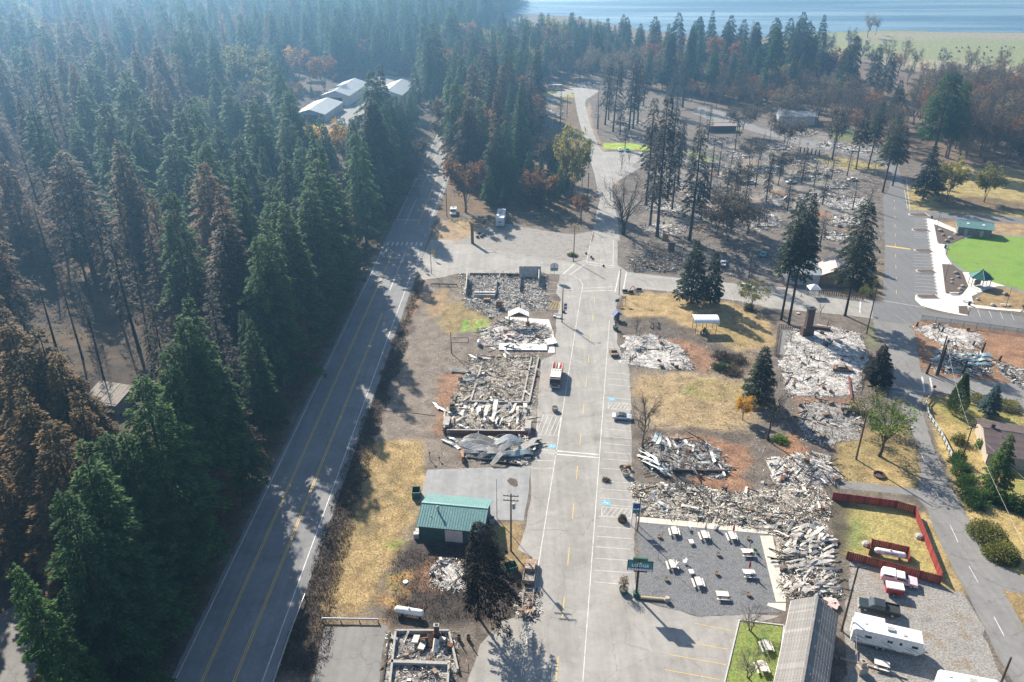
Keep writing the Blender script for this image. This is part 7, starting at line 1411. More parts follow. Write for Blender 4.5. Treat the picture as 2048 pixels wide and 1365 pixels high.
e = empty('field_fence', (*P(1090, 196), 0), 0, 'low brown rail fence at the far yellow lawn', 'fence'); pickets(e, (1080, 196), (1140, 197), 1.0, 'fence_wood', 2.5, .2, P(1090, 196))
def chainlink(pts, h, label):
    m, n, l, b = nmat('chainlink'); b.inputs['Base Color'].default_value = (.3, .3, .3, 1); tr = n.new('ShaderNodeBsdfTransparent'); mx = n.new('ShaderNodeMixShader'); mx.inputs[0].default_value = .22; l.new(tr.outputs[0], mx.inputs[1]); l.new(b.outputs[0], mx.inputs[2]); l.new(mx.outputs[0], n['Material Output'].inputs[0])
    e = empty('chain_link_fence', (*P(*pts[0]), 0), 0, label, 'fence'); o = Vector(P(*pts[0]))
    for a, b_ in zip(pts, pts[1:]):
        a, b_ = Vector(P(*a)), Vector(P(*b_)); d = b_ - a; n_ = max(1, round(d.length / 3)); rz = math.atan2(d.y, d.x); c = (a + b_) / 2 - o
        MB().box((0, 0, h / 2), (d.length, .02, h)).build('mesh_panel', 'chainlink', e, loc=(c.x, c.y, .02), rot=(0, 0, rz)); MB().tube([(*(a - o), h), (*(b_ - o), h)], .04, 5).build('top_rail', 'burnt_metal', e)
        for k in range(n_ + 1): q = a + d * k / n_ - o; MB().tube([(q.x, q.y, -.1), (q.x, q.y, h + .05)], .05, 5).build('post', 'burnt_metal', e)
chainlink([(1842, 642), (1900, 650), (2060, 672)], 1.6, 'thin chain link fence along the top of the soil bank')
# ---------------------------------------------------------------- poles and wires
def pole(x, y, yt, label, arms=0, mat='pole_wood', r=.16, transformer=False, lamp=None, armrz=0.0, name='utility_pole', cat='pole', group=None, lean=(0, 0)):
    h = HT(x, y, yt); e = empty(name, (*P(x, y), 0), armrz, label, cat, group)
    MB().tube([(0, 0, -.3), (lean[0], lean[1], h)], [r, r * .7], 8).build('shaft', mat, e)
    for k in range(arms):
        z = h - .35 - k * .9; ca = BX('crossarm', mat, e, (lean[0], lean[1] - .14, z), (2.5, .11, .13))
        for q in (-1.1, -.5, .5, 1.1): MB().lathe([(.03, z + .06), (.06, z + .12), (.05, z + .24), (.02, z + .26)], 6, (q + lean[0], -.14 + lean[1], 0)).build('insulator', 'glass', ca)
    if transformer: MB().lathe([(.05, h - 2.9), (.26, h - 2.85), (.26, h - 1.95), (.2, h - 1.85), (.05, h - 1.8)], 10, (.48, -.1, 0)).build('transformer', 'trim_grey', e); BX('bracket', 'steel', e, (.2, -.1, h - 2.3), (.4, .08, .08))
    if lamp:
        MB().tube([(0, 0, h - lamp[1]), (lamp[0] * .5, 0, h - lamp[1] + .5), (lamp[0], 0, h - lamp[1] + .55)], .05, 5).build('lamp_arm', 'steel', e); BX('lamp_head', 'trim_grey', e, (lamp[0] + .3, 0, h - lamp[1] + .52), (.7, .28, .14))
    return e, h
pole(1022, 1102, 988, 'utility pole with crossarms and transformer beside green-roofed building', 2, transformer=True, armrz=-.1)
pole(994, 1037, 958, 'plain slim steel pole beside the pale parking pad', 0, 'steel', .07, name='steel_pole')
p2, h2 = pole(1124, 645, 576, 'street pole with banner beside the main street', 0, r=.15, lamp=(1.6, 1.2))
BX('banner', 'sign_white', p2, (.75, 0, 4.4), (.95, .03, 2.2)); BX('banner_mark', 'sign_blue', p2, (.75, -.02, 5.0), (.7, .02, .6)); BX('banner_stripe', 'paint_red', p2, (.75, -.02, 4.1), (.7, .02, .7)); BX('banner_arm', 'steel', p2, (.4, 0, 5.55), (.9, .05, .05))
pole(1147, 523, 453, 'dark utility pole at the corner of the gravel lot', 0)
pole(1162, 452, 400, 'thin wood pole at the end of the roadside wood', 1)
pole(1175, 408, 345, 'black snapped pole beside the far street', 0, 'charred', .2); pole(1164, 375, 330, 'wood pole with crossarm among brown shrubs', 1); pole(1134, 235, 190, 'far pole beside the end of the far street', 0); pole(1196, 268, 232, 'far pole on the ruined side of the far street', 0)
p3_, h3 = pole(1238, 590, 538, 'reddish lamp pole at the street crossing corner', 0, 'rusty', .11, lamp=(1.3, .3), name='lamp_pole')
pole(863, 548, 484, 'slim dark pole at the highway corner with hanging signal', 0, 'burnt_metal', .1, name='signal_pole')
pole(894, 434, 378, 'dark wood pole beside the white bucket truck', 0)
pf, hf = pole(903, 707, 664, 'empty sign frame on a black post near ruins', 0, 'charred', .12, name='sign_frame', cat='sign')
for z in (.5, .72): MB().tube([(0, 0, hf * z), (4.2, 0, hf * z)], .06, 5).build('frame_bar', 'charred', pf)
MB().tube([(4.2, 0, hf * .5), (4.2, 0, hf * .72)], .06, 5).build('frame_bar', 'charred', pf)
pole(1712, 919, 822, 'tall dark pole beside the leaning old tree', 0, r=.2); pole(1733, 668, 572, 'utility pole with crossarm at the park road junction', 1, r=.17); pole(1275, 1063, 995, 'dark post at the corner of the picnic court', 0, 'black', .1, name='court_post')
pole(1683, 1262, 1130, 'leaning utility pole behind the lodge wing', 1, r=.18, armrz=-.15); pole(1988, 1400, 1315, 'bare utility pole at the lane edge', 0, r=.18); pole(1922, 925, 845, 'pole with white crossarms behind the garden fence', 2, 'pole_wood', .14, armrz=.3)
pole(1872, 752, 672, 'scorched reddish pole at the lane junction', 0, 'singed_wood', .22); pole(1410, 300, 215, 'thin far pole at the bend of the back road', 0) if False else None
for k, (x, y, yt) in enumerate(((1461, 251, 222), (1539, 285, 248), (1579, 288, 255), (1413, 232, 214), (1747, 352, 325), (1655, 335, 315), (1408, 372, 340), (1515, 455, 415), (1497, 560, 500))): pole(x, y, yt, 'thin dark pole standing in the far burnt lots', 0, 'charred', .13, group='poles in the far burnt lots')
for k, (x, y, yt) in enumerate(((1872, 462, 429), (1893, 508, 472), (1889, 563, 525), (2011, 616, 576), (1846, 400, 384))): pole(x, y, yt, 'slim dark park light pole on the plaza walks', 0, 'burnt_metal', .08, lamp=(.5, .1), name='park_light', group='park light poles')
# overhead wires
def wire(pts, label, r=.018, sag=1.0):
    b = MB(); A = [Vector(p) for p in pts]; out = []
    for p, q in zip(A, A[1:]):
        for k in range(12): t = k / 12; v = p.lerp(q, t); v.z -= sag * 4 * t * (1 - t); out.append(v)
    out.append(A[-1]); b.tube(out, r, 4, False); tag(b.build('overhead_wire', 'trim_grey'), label, 'wire')
T = lambda x, y, z: (*P(x, y), z)
wire([T(1872, 752, 9.5), T(1922, 925, 7.2), (T(1988, 1400, 1)[0] + 6, 60, 9)], 'thin pale power line running along the lane past the garden')
wire([T(1922, 925, 7.6), (95, 68, 8)], 'pale service wire slanting over the garden firs'); wire([T(1733, 668, 9.0), T(1872, 752, 9.2)], 'pale wire between junction pole and scorched pole', sag=.6)
wire([T(1022, 1102, 10.4), T(1124, 645, 8.8)], 'thin wire from transformer pole to the banner pole', .012, .8)
wire([T(1683, 1262, 9.4), (40, 60, 9.5)], 'thin wire over the lodge wing roof', .012, .5)
wire([T(1124, 645, 8.6), T(1147, 523, 9.6), T(1162, 452, 8.5), T(1164, 375, 9.0)], 'thin wire strung along the poles of the far street', .012, .7)
# fallen cable on the highway verge
cb = MB(); pts = [(731, 806), (745, 813), (765, 822), (800, 824), (830, 827), (870, 832)]; cb.tube([(*P(*p), .3 if k in (0,) else .06) for k, p in enumerate(pts)], .05, 5); tag(cb.build('fallen_cable', 'wood_grey'), 'fallen grey cable lying across the burnt highway verge', 'cable')
# ---------------------------------------------------------------- signs
def post(e, h, r=.05, mat='steel', x=0.0): MB().tube([(x, 0, -.2), (x, 0, h)], r, 6).build('post', mat, e)
hL = HT(1272, 1192, 1118)
s = empty('lodge_sign', (*P(1272, 1192), 0), -.12, 'tall teal lodge sign board on a dark post', 'sign'); post(s, hL, .2, 'black'); BX('planter_base', 'paint_green', s, (0, 0, .35), (.9, .8, .8))
BX('board', 'sign_teal', s, (.2, 0, hL - 1.1), (3.6, .3, 1.15)); BX('lower_board', 'sign_white', s, (.2, -.02, hL - 1.95), (3.6, .3, .5)); BX('frame', 'black', s, (.2, .06, hL - 1.4), (3.85, .22, 1.95)); BX('top_panel', 'sign_green', s, (.15, 0, hL - .15), (2.2, .3, .65)); BX('blue_stripe', 'sign_blue', s, (.2, -.185, hL - 1.74), (3.5, .02, .1)); BX('foot_panel', 'black', s, (.3, 0, hL - 2.4), (2.0, .25, .25))
text(s, 'LODGE', .78, 'letter', (.2, -.17, hL - 1.22), (math.pi / 2, 0, 0)); MB().add([(-.35, -.165, hL - .85), (.55, -.165, hL - .85), (.1, -.165, hL - .58)], [(0, 1, 2)]).build('snowy_peak', 'letter', s)
for k in range(8): BX('small_letter', 'decal', s, (-1.1 + k * .38, -.19, hL - 1.97), (.16, .02, .16))
s = empty('court_sign', (*P(1270, 1052), 0), 0, 'white framed sign with purple and teal panel at court corner', 'sign'); h = HT(1270, 1052, 1005)
for q in (-.65, .65): post(s, h, .07, 'sign_white', q)
BX('picture_panel', 'sign_blue', s, (0, -.02, h - .8), (1.2, .08, 1.1)); BX('teal_panel', 'sign_teal', s, (0, -.02, h - 1.9), (1.2, .08, .8)); BX('top_bar', 'sign_white', s, (0, 0, h), (1.5, .1, .1))
s = empty('shield_sign', (*P(1108, 560), 0), 0, 'tall shield shaped white and blue sign on thin post', 'sign'); h = HT(1108, 560, 526); post(s, h - 1.6, .07)
q = [(-1.1, 0), (-.85, -.35), (.85, -.35), (1.1, 0), (1.1, 1.5), (.35, 2.1), (-.35, 2.1), (-1.1, 1.5)]; MB().side([(x, z + h - 2.2) for x, z in q], -.06, .06).build('sign_face', 'sign_white', s); BX('blue_panel', 'pad', s, (0, -.08, h - 1.95), (1.9, .03, .75)); BX('tower_mark', 'trim_grey', s, (0, -.08, h - .9), (.25, .03, 1.1))
for a, b in zip(q, q[1:] + q[:1]): MB().tube([(a[0], -.07, a[1] + h - 2.2), (b[0], -.07, b[1] + h - 2.2)], .05, 4).build('rim_bar', 'burnt_metal', s)
def diamond(x, y, yt, label, arrow_=True):
    s = empty('crossing_sign', (*P(x, y), 0), 0, label, 'sign'); h = HT(x, y, yt); post(s, h, .05); BX('diamond', 'sign_yellow', s, (0, -.06, h - .6), (1.0, .03, 1.0), 0, 0, math.pi / 4); BX('arrow_plate', 'sign_yellow', s, (0, -.06, h - 1.6), (.7, .03, .4))
    BX('walker_body', 'black', s, (0, -.085, h - .6), (.16, .02, .42)); BX('walker_head', 'black', s, (0, -.085, h - .3), (.13, .02, .13)); BX('walker_leg', 'black', s, (.08, -.085, h - .88), (.08, .02, .28), 0, 0, -.4); BX('walker_leg', 'black', s, (-.08, -.085, h - .88), (.08, .02, .28), 0, 0, .4); BX('arrow_mark', 'black', s, (0, -.085, h - 1.6), (.4, .02, .1), 0, 0, .5)
diamond(867, 520, 500, 'yellow diamond pedestrian crossing sign at the side street corner')
s = empty('road_sign', (*P(844, 540), 0), 0, 'white and orange sign pair beside the highway corner', 'sign'); h = HT(844, 540, 516); post(s, h, .05); BX('white_plate', 'sign_white', s, (0, -.06, h - .45), (.7, .03, .9)); BX('orange_plate', 'cone_orange', s, (0, -.06, h - 1.2), (.9, .03, .45))
s = empty('road_sign', (*P(864, 466), 0), 0, 'red stop sign with green street plate at the side street', 'sign'); h = HT(864, 466, 452); post(s, h, .05); MB().lathe([(.4, -.02), (.4, .02)], 8).build('octagon', 'paint_red', s, loc=(0, -.06, h - .6), rot=(math.pi / 2, 0, math.pi / 8)); BX('street_plate', 'plastic_green', s, (0, -.02, h - .05), (.9, .03, .2)); text(s, 'STOP', .24, 'letter', (0, -.09, h - .6), (math.pi / 2, 0, 0))
s = empty('road_sign', (*P(1834, 425), 0), 0, 'small yellow sign at the park entrance kerb', 'sign'); post(s, 2.6, .05); BX('diamond', 'sign_yellow', s, (0, -.06, 2.4), (.6, .03, .6), 0, 0, math.pi / 4)
s = empty('road_sign', (*P(1865, 790), 0), -.6, 'red stop sign at the corner garden fence', 'sign'); post(s, 2.3, .05); MB().lathe([(.38, -.02), (.38, .02)], 8).build('octagon', 'paint_red', s, loc=(0, -.06, 2.1), rot=(math.pi / 2, 0, math.pi / 8))
s = empty('road_sign', (*P(1721, 622), 0), .4, 'red and white barrier post beside the big spreading conifer', 'sign'); post(s, 3.6, .09, 'sign_white'); BX('red_plate', 'paint_red', s, (0, 0, 3.5), (.7, .06, .5))
s = empty('motel_post', (*P(945, 487), 0), 0, 'thick rust brown sign post with empty side frame', 'sign'); h = HT(945, 487, 446); BX('post', 'rusty', s, (0, 0, h / 2 - .1), (.95, .55, h + .2)); 
for z in (.93, .68): BX('frame_bar', 'rusty', s, (1.8, 0, h * z), (2.8, .12, .14))
BX('frame_bar', 'rusty', s, (3.1, 0, h * .8), (.14, .12, h * .26))
for k, (x, y) in enumerate(((963, 475), (958, 468), (968, 472), (955, 476), (966, 448), (969, 444))): tag(shrub_o, None) if False else tag(MB().lathe([(.5, 0), (.6, .4), (.5, .75), (.2, .9)], 8).build('burnt_planter', 'rusty' if k % 2 else 'burnt_metal', loc=(*P(x, y), 0), rot=(0, 0, k)), 'burnt brown barrel planter near the thick rust brown post', 'planter', 'burnt planters by the rust post')
for k, (x, y, yt, m, lb) in enumerate(((1234, 612, 598, 'sign_blue', 'small notice board with white frame at the street corner'), (1247, 610, 592, 'pink_fibre', 'faded pinkish notice board on two thin legs'))):
    s = empty('notice_board', (*P(x, y), 0), .1, lb, 'sign'); h = HT(x, y, yt)
    for q in (-.55, .55): post(s, h, .05, 'sign_white' if not k else 'burnt_metal', q)
    BX('board', m, s, (0, -.04, h - .5), (1.1, .06, .8))
s = empty('kiosk_roof', (*P(1233, 640), 0), .4, 'tiny blue pitched kiosk roof beside the street planter', 'kiosk'); MB().side([(-1.2, 1.6), (1.2, 1.6), (0, 2.7)], -.8, .8).build('roof', 'sign_blue', s); BX('base', 'burnt_metal', s, (0, 0, .8), (1.2, .9, 1.7))
# ---------------------------------------------------------------- picnic court
def table(x, y, rz, label, L=1.85, along='y', name='picnic_table'):
    e = empty(name, (*P(x, y), .028), rz, label, 'picnic table')
    for k in range(5): BX('top_plank', 'table_top', e, (-.36 + k * .18, 0, .76), (.165, L, .05))
    for s in (-1, 1):
        BX('bench', 'table_top', e, (s * .78, 0, .45), (.28, L, .05))
        BX('leg_frame', 'wood_grey', e, (0, s * L * .33, .7), (.8, .06, .08)); BX('bench_bearer', 'wood_grey', e, (0, s * L * .33, .39), (1.7, .06, .08))
        for q in (-1, 1): BX('leg', 'wood_grey', e, (q * .5, s * L * .33, .37), (.08, .07, .84), 0, 0, q * .42)
    return e
TB = [(1348, 1068, 0, 'picnic table at the path corner beside the barrel tub'), (1408, 1076, .05, 'picnic table with closed tan umbrella on the court'), (1463, 1078, .05, 'picnic table with closed red umbrella by the court path'), (1494, 1110, 1.52, 'crosswise picnic table with red chair and grey umbrella'), (1344, 1135, .05, 'picnic table with white chairs near the lamp rod'), (1396, 1170, .05, 'picnic table next to the small square table'), (1497, 1152, 1.5, 'crosswise picnic table with blue chair and red umbrella'), (1444, 1196, 1.48, 'crosswise picnic table alone near the court edge'), (1532, 1298, .05, 'picnic table on the green lodge lawn by a tree'), (1523, 1340, .05, 'lower picnic table on the green lodge lawn')]
for x, y, rz, lb in TB: table(x, y, rz, lb)
def umbrella(x, y, mat, label):
    e = empty('closed_umbrella', (*P(x, y), .8), 0, label, 'umbrella'); MB().tube([(0, 0, -.5), (0, 0, 2.0)], .03, 6).build('pole', 'wood_grey', e); MB().lathe([(.12, .55), (.2, .7), (.16, 1.2), (.09, 1.7), (.03, 2.0)], 8).build('folded_canopy', mat, e)
umbrella(1409, 1073, 'umb_tan', 'closed tan parasol standing through the path side table'); umbrella(1465, 1074, 'umb_red', 'closed red parasol through the table by the path'); umbrella(1497, 1108, 'umb_tan', 'closed grey parasol at the table with red chair'); umbrella(1497, 1148, 'umb_red', 'closed red parasol at the table with blue chair')
def chair(x, y, rz, mat, label):
    e = empty('garden_chair', (*P(x, y), .028), rz, label, 'chair'); BX('seat', mat, e, (0, 0, .42), (.52, .5, .05)); BX('backrest', mat, e, (0, .25, .72), (.52, .06, .6), 0, -.2)
    for sx in (-.23, .23):
        BX('armrest', mat, e, (sx * 1.15, 0, .62), (.07, .5, .04))
        for sy in (-.2, .2): BX('leg', mat, e, (sx, sy, .2), (.05, .05, .42))
for x, y, m, lb in ((1500, 1112, 'paint_red', 'red garden chair at the crosswise court table'), (1511, 1105, 'plastic_green', 'green garden chair beside the red garden chair'), (1504, 1157, 'plastic_blue', 'blue garden chair at the crosswise court table'), (1491, 1156, 'trim_grey', 'grey garden chair beside the blue garden chair'), (1352, 1133, 'sign_white', 'white garden chair at the lamp rod table'), (1369, 1128, 'sign_white', 'white garden chair standing alone by the small table'), (1378, 1060, 'sign_white', 'white garden chair fallen near the court path'), (1431, 1060, 'trim_grey', 'grey garden chair tipped at the court path')): chair(x, y, R.uniform(0, 6), m, lb)
for x, y, lb in ((1382, 1088, 'low white square table in the court middle'), (1382, 1148, 'small white square table beside a picnic table')):
    e = empty('side_table', (*P(x, y), .028), .1, lb, 'table'); BX('top', 'table_top', e, (0, 0, .5), (.75, .95, .06))
    for sx in (-.3, .3):
        for sy in (-.38, .38): BX('leg', 'wood_grey', e, (sx, sy, .24), (.06, .06, .48))
for x, y in ((1319, 1076), (1437, 1112), (1434, 1150), (1333, 1162), (1497, 1080), (1497, 1192)):
    e = empty('barrel_tub', (*P(x, y), .026), R.random(), 'weathered half barrel tub with dead twigs on the gravel court', 'planter', 'half barrel tubs on the gravel court'); MB().lathe([(.3, 0), (.38, .25), (.4, .42), (.33, .42), (.3, .34)], 10).build('barrel', 'terracotta', e); MB().lathe([(.345, .1), (.352, .16)], 10).build('hoop', 'burnt_metal', e)
    b = MB()
    for k in range(6): a = R.uniform(0, 6); b.tube([(0, 0, .3), (.3 * math.cos(a), .3 * math.sin(a), R.uniform(.5, .9))], [.02, .008], 3, False)
    b.build('twigs', 'dry_twig', e)
e = empty('lamp_rod', (*P(1316, 1118), .026), 0, 'thin rusty rod with hook standing on the court', 'pole'); h = HT(1316, 1118, 1065); MB().tube([(0, 0, -.1), (.25, 0, h)], .035, 6).build('rod', 'rusty', e); MB().tube([(.25, 0, h), (.5, 0, h + .15), (.65, 0, h - .1)], .025, 5).build('hook', 'rusty', e)
e = empty('log_bench', (*P(1305, 1200), .02), -.12, 'yellow banded low log rail with carved block end', 'bench'); MB().tube([(-1.9, 0, .25), (1.9, 0, .25)], .24, 8).build('log', 'umb_tan', e); MB().lathe([(.4, 0), (.5, .4), (.35, .85)], 8, (2.2, -.1, 0)).build('block', 'umb_tan', e)
for k in range(8): MB().lathe([(.255, -1.7 + k * .48), (.255, -1.6 + k * .48)], 8, (0, 0, .25), 'x').build('band', 'sign_yellow', e)
# potted plants and planters
def pot(x, y, r, h, label, mat='concrete', plant=0.0, pm='dry_twig', leaf=None):
    e = empty('street_planter', (*P(x, y), .02), 0, label, 'planter'); MB().lathe([(r * .75, 0), (r * .95, h * .6), (r, h), (r * .86, h), (r * .8, h * .85)], 14).build('pot', mat, e); MB().lathe([(r * .82, h * .84), (r * .8, h * .9)], 12).build('soil', 'mulch', e)
    if plant:
        b = MB(); rr = random.Random(int(x))
        for k in range(34): a = rr.uniform(0, 6.3); q = rr.uniform(.2, .6) * plant * .5; z = rr.uniform(.6, 1) * plant; b.tube([(0, 0, h * .8), (q * .4 * math.cos(a), q * .4 * math.sin(a), h + z * .5), (q * math.cos(a), q * math.sin(a), h + z)], [.025, .018, .008], 3, False)
        b.build('branches', pm, e)
        if leaf: link('foliage', shrub_mesh(int(y), plant * .32, plant * .32, plant * .62, 420, .16, .3, .3), leaf, e, (0, 0, h + plant * .35))
    return e
pot(1247, 1185, .75, .8, 'large dark pot with dry red brown shrub by the lodge sign', 'paint_green', 2.6, 'dry_twig', 'autumn_rust'); pot(1110, 822, .75, .95, 'pale concrete street planter holding dead soil near ruins'); pot(1252, 952, .75, .95, 'concrete street planter beside the burnt garden tractor', 'concrete', .7); pot(1231, 660, .75, 1.0, 'green pot with bare sapling beside the blue kiosk', 'paint_green', 2.4); pot(1127, 625, .5, .6, 'round dark hanging-basket planter by the banner pole', 'charred')
e = empty('dry_bush_ball', (*P(1245, 1042), .02), 0, 'round dry brown bush ball at the court corner', 'shrub'); link('foliage', shrub_mesh(77, .75, .75, 1.3, 1500, .16, .1), 'leaf_brown', e); MB().tube([(0, 0, -.05), (0, 0, .9)], [.05, .02], 5).build('stems', 'bark', e)
e = empty('dead_weed', (*P(1212, 962), .02), 0, 'dead tumbled weed lying on the parking stalls', 'shrub'); link('foliage', shrub_mesh(78, .8, .6, .7, 380, .22, .4, .2), 'leaf_brown', e)
# bins and boxes
def bin_(x, y, w_, d_, h, rz, mat, label, name='dumpster', lid=False, inner='charred'):
    e = empty(name, (*P(x, y), .02), rz, label, 'bin')
    for s in (-1, 1): BX('side', mat, e, (s * (w_ / 2 - .03), 0, h / 2), (.06, d_, h)); BX('end', mat, e, (0, s * (d_ / 2 - .03), h / 2), (w_ - .12, .06, h))
    BX('floor', inner, e, (0, 0, .1), (w_ - .12, d_ - .12, .08)); BX('rim', mat, e, (0, -d_ / 2 - .03, h - .05), (w_ + .08, .06, .1)); BX('rim', mat, e, (0, d_ / 2 + .03, h - .05), (w_ + .08, .06, .1))
    for s in (-1, 1): BX('lift_pocket', mat, e, (s * (w_ / 2 + .05), 0, h * .6), (.08, d_ * .6, .14))
bin_(833, 992, 1.5, 1.9, 1.4, .05, 'paint_green', 'open dark green dumpster beside the dry grass'); bin_(1021, 1142, 2.1, 1.5, 1.25, .35, 'paint_green', 'open dark dumpster behind the burnt pickup shell'); bin_(998, 617, 1.6, 1.5, 1.6, .0, 'rusty', 'tall rusty steel bin standing between two ruins', 'rusty_bin'); bin_(905, 822, 1.2, 1.2, 1.3, .1, 'burnt_metal', 'black open box at the long shop corner', 'metal_box'); bin_(984, 1046, .8, .8, 1.1, 0, 'trim_grey', 'small grey bin at the green-roofed building corner', 'waste_bin')
t = MB()
# long bench or box near diner
e = empty('street_bench', (*P(1115, 636), .02), -.45, 'white slatted street bench near the banner pole', 'bench')
for k in range(4): BX('seat_slat', 'sign_white', e, (0, -.25 + k * .16, .45), (2.3, .13, .05))
for k in range(3): BX('back_slat', 'sign_white', e, (0, .42, .6 + k * .15), (2.3, .04, .12))
for s in (-1, 1): BX('leg', 'burnt_metal', e, (s * .95, 0, .2), (.07, .6, .44))
e = empty('bike_rack', (*P(1265, 585), 0), .1, 'red arched frame above black benches at the park corner', 'play frame'); MB().tube([(-1.1, 0, 0), (-.6, 0, 1.2), (-.15, 0, 1.9), (.15, 0, 1.9), (.6, 0, 1.2), (1.1, 0, 0)], .12, 6).build('arch', 'cone_orange', e)
for k, (x, y) in enumerate(((1250, 586), (1262, 588), (1278, 583))): tag(MB().box((0, 0, .35), (1.5, .7, .1)).box((-.6, 0, .17), (.1, .6, .35)).box((.6, 0, .17), (.1, .6, .35)).box((0, .32, .65), (1.5, .08, .5)).build('park_bench', 'black', loc=(*P(x, y), 0), rot=(0, 0, R.uniform(-.3, .3))), ['black bench left of the red arched frame, by the lamp pole', 'black bench directly beneath the red arched frame', 'black bench beside the dry lawn past the red arch'][k] if k else 'black bench near the reddish lamp pole', 'bench')
for k, (x, y) in enumerate(((1172, 508), (1184, 519), (1181, 516), (1207, 534))): tag(MB().lathe([(.28, 0), (.34, .3), (.3, .62), (.1, .66)], 8).build('tipped_bollard', 'black', loc=(*P(x, y), .03), rot=(R.uniform(0, 1.3), 0, k)), 'short black bollard lying at the street crossing', 'bollard', 'black bollards at the street crossing')
for x, y, lb in ((1602, 593, 'orange traffic cone beside the canopy tent'), (1642, 598, 'orange traffic cone past the tent on the side street'), (960, 1075, '')):
    if lb: e = empty('traffic_cone', (*P(x, y), .02), 0, lb, 'cone'); BX('base', 'black', e, (0, 0, .03), (.4, .4, .05)); MB().lathe([(.16, .05), (.1, .4), (.04, .75)], 10).build('cone', 'cone_orange', e); MB().lathe([(.118, .34), (.1, .44)], 10).build('band', 'sign_white', e)
for k, (x, y, r) in enumerate(((1596, 628, .55), (1527, 967, .5))): e = tag(MB().lathe([(r * .55, 0), (r * .9, .02), (r, .12), (r * .9, .24), (r * .55, .26)], 14).build('discarded_tyre', 'umb_tan', loc=(*P(x, y), .02)), ['pale burnt tyre lying under the twin tall conifers', 'pale burnt tyre lying on red soil by the lodge ruin'][k], 'tyre')
e = empty('fire_ring', (*P(1758, 952), .02), 0, 'rusty steel fire ring on the grass by the lane', 'fire pit'); MB().lathe([(1.05, 0), (1.12, .4), (1.0, .42), (.95, .05)], 16).build('ring', 'rusty', e); MB().lathe([(.94, .06), (.4, .1)], 12).build('ash', 'ash_dark', e)
e = empty('upright_frame', (*P(835, 1230), 0), .4, 'rusty bent ladder frame by the white propane tank', 'frame')
for s in (0, .9): MB().tube([(s, 0, 0), (s + .8, 1.6, .5)], .05, 5).build('rail', 'rusty', e)
for k in range(3): MB().tube([(.2 + k * .25, .4 + k * .5, .2 + k * .14), (1.1 + k * .25, .4 + k * .5, .2 + k * .14)], .04, 5).build('rung', 'rusty', e)
for k, (x, y) in enumerate(((918, 1280), (937, 1280), (900, 1350))): tag(MB().lathe([(.28, 0), (.28, .85), (.24, .85), (.24, .1)], 10).build('steel_drum', 'burnt_metal', loc=(*P(x, y), .02)), ['burnt steel drum at the foundation corner', 'burnt steel drum standing on the asphalt near the pine shadow', 'burnt steel drum inside the lower foundation room'][k], 'drum')
for k, (x, y) in enumerate(((923, 1292), (945, 1296))): tag(MB().tube([(0, 0, -.1), (0, 0, 1.1)], .09, 6).build('bollard_post', 'burnt_metal', loc=(*P(x, y), 0)), 'short burnt steel post by the foundation drums', 'post', 'short posts by the foundation')
for k, (x, y, yt) in enumerate(((860, 920, 905), (879, 922, 915))): tag(MB().tube([(0, 0, -.1), (0, 0, HT(x, y, yt))], .06, 6).box((0, 0, HT(x, y, yt)), (.3, .25, .35)).build('hydrant_post', 'burnt_metal', loc=(*P(x, y), 0)), ['dark meter post at the corner of the parking pad', 'shorter dark meter post beside the parking pad'][k], 'post')
e = empty('septic_lid', (*P(811, 1165), .0), 0, 'round pale green septic lid in scorched grass', 'lid'); MB().lathe([(.42, 0), (.42, .12), (.36, .16), (.05, .17)], 14).build('cover', 'canvas_white', e)
# yard clutter by the lodge wing
e = table(1762, 1335, dirpx((1745, 1330), (1780, 1340)) - math.pi / 2, 'white folding picnic table beside the long travel trailer', 2.0); 
for k, (x0, y0, x1, y1) in enumerate(((1728, 1330, 1812, 1358), (1680, 1318, 1728, 1330))): a, b = Vector(P(x0, y0)), Vector(P(x1, y1)); tag(MB().box((0, 0, .12), ((b - a).length, .3, .25)).build('timber_edging', 'wood_grey', loc=(*((a + b) / 2), 0), rot=(0, 0, math.atan2((b - a).y, (b - a).x))), ['pale timber edging between trailer and lodge shed', 'pale timber edging along the lodge wing wall'][k], 'timber')
e = empty('brick_grill', (*P(1722, 1345), 0), .2, 'tan masonry grill with square flue behind the lodge wing', 'grill'); BX('base', 'wall_tan', e, (0, 0, .6), (1.3, 1.0, 1.2)); BX('stack', 'wall_tan', e, (0, .1, 1.6), (.75, .7, 1.0)); BX('flue', 'charred', e, (0, .1, 2.1), (.4, .36, .08))
for k, (x, y) in enumerate(((1732, 1090), (1838, 1075))): tag(MB().lathe([(.7, 0), (.8, .25), (.5, .6), (.1, .72)], 7).build('garden_boulder', 'concrete', loc=(*P(x, y), -.05), rot=(0, 0, k)), ['pale boulder at the propane enclosure corner', 'pale boulder beside the long red fence'][k], 'boulder')
for k in range(14):
    bx, by = [(1886, 472), (1900, 478), (1912, 470), (1893, 484), (1880, 463), (1904, 560), (1916, 556), (1903, 567), (1925, 574), (1912, 548), (1985, 612), (1955, 600), (2010, 590), (1920, 580)][k]
    tag(MB().lathe([(.5, 0), (.65, .25), (.4, .5), (.1, .6)], 7).build('landscape_boulder', 'concrete' if k % 3 else 'wall_stone', loc=(*P(bx, by), .1 if k < 10 else 0), rot=(0, 0, k), scale=R.uniform(.7, 1.4)), 'rough boulder set in the park mulch beds', 'boulder', 'boulders in the park beds')
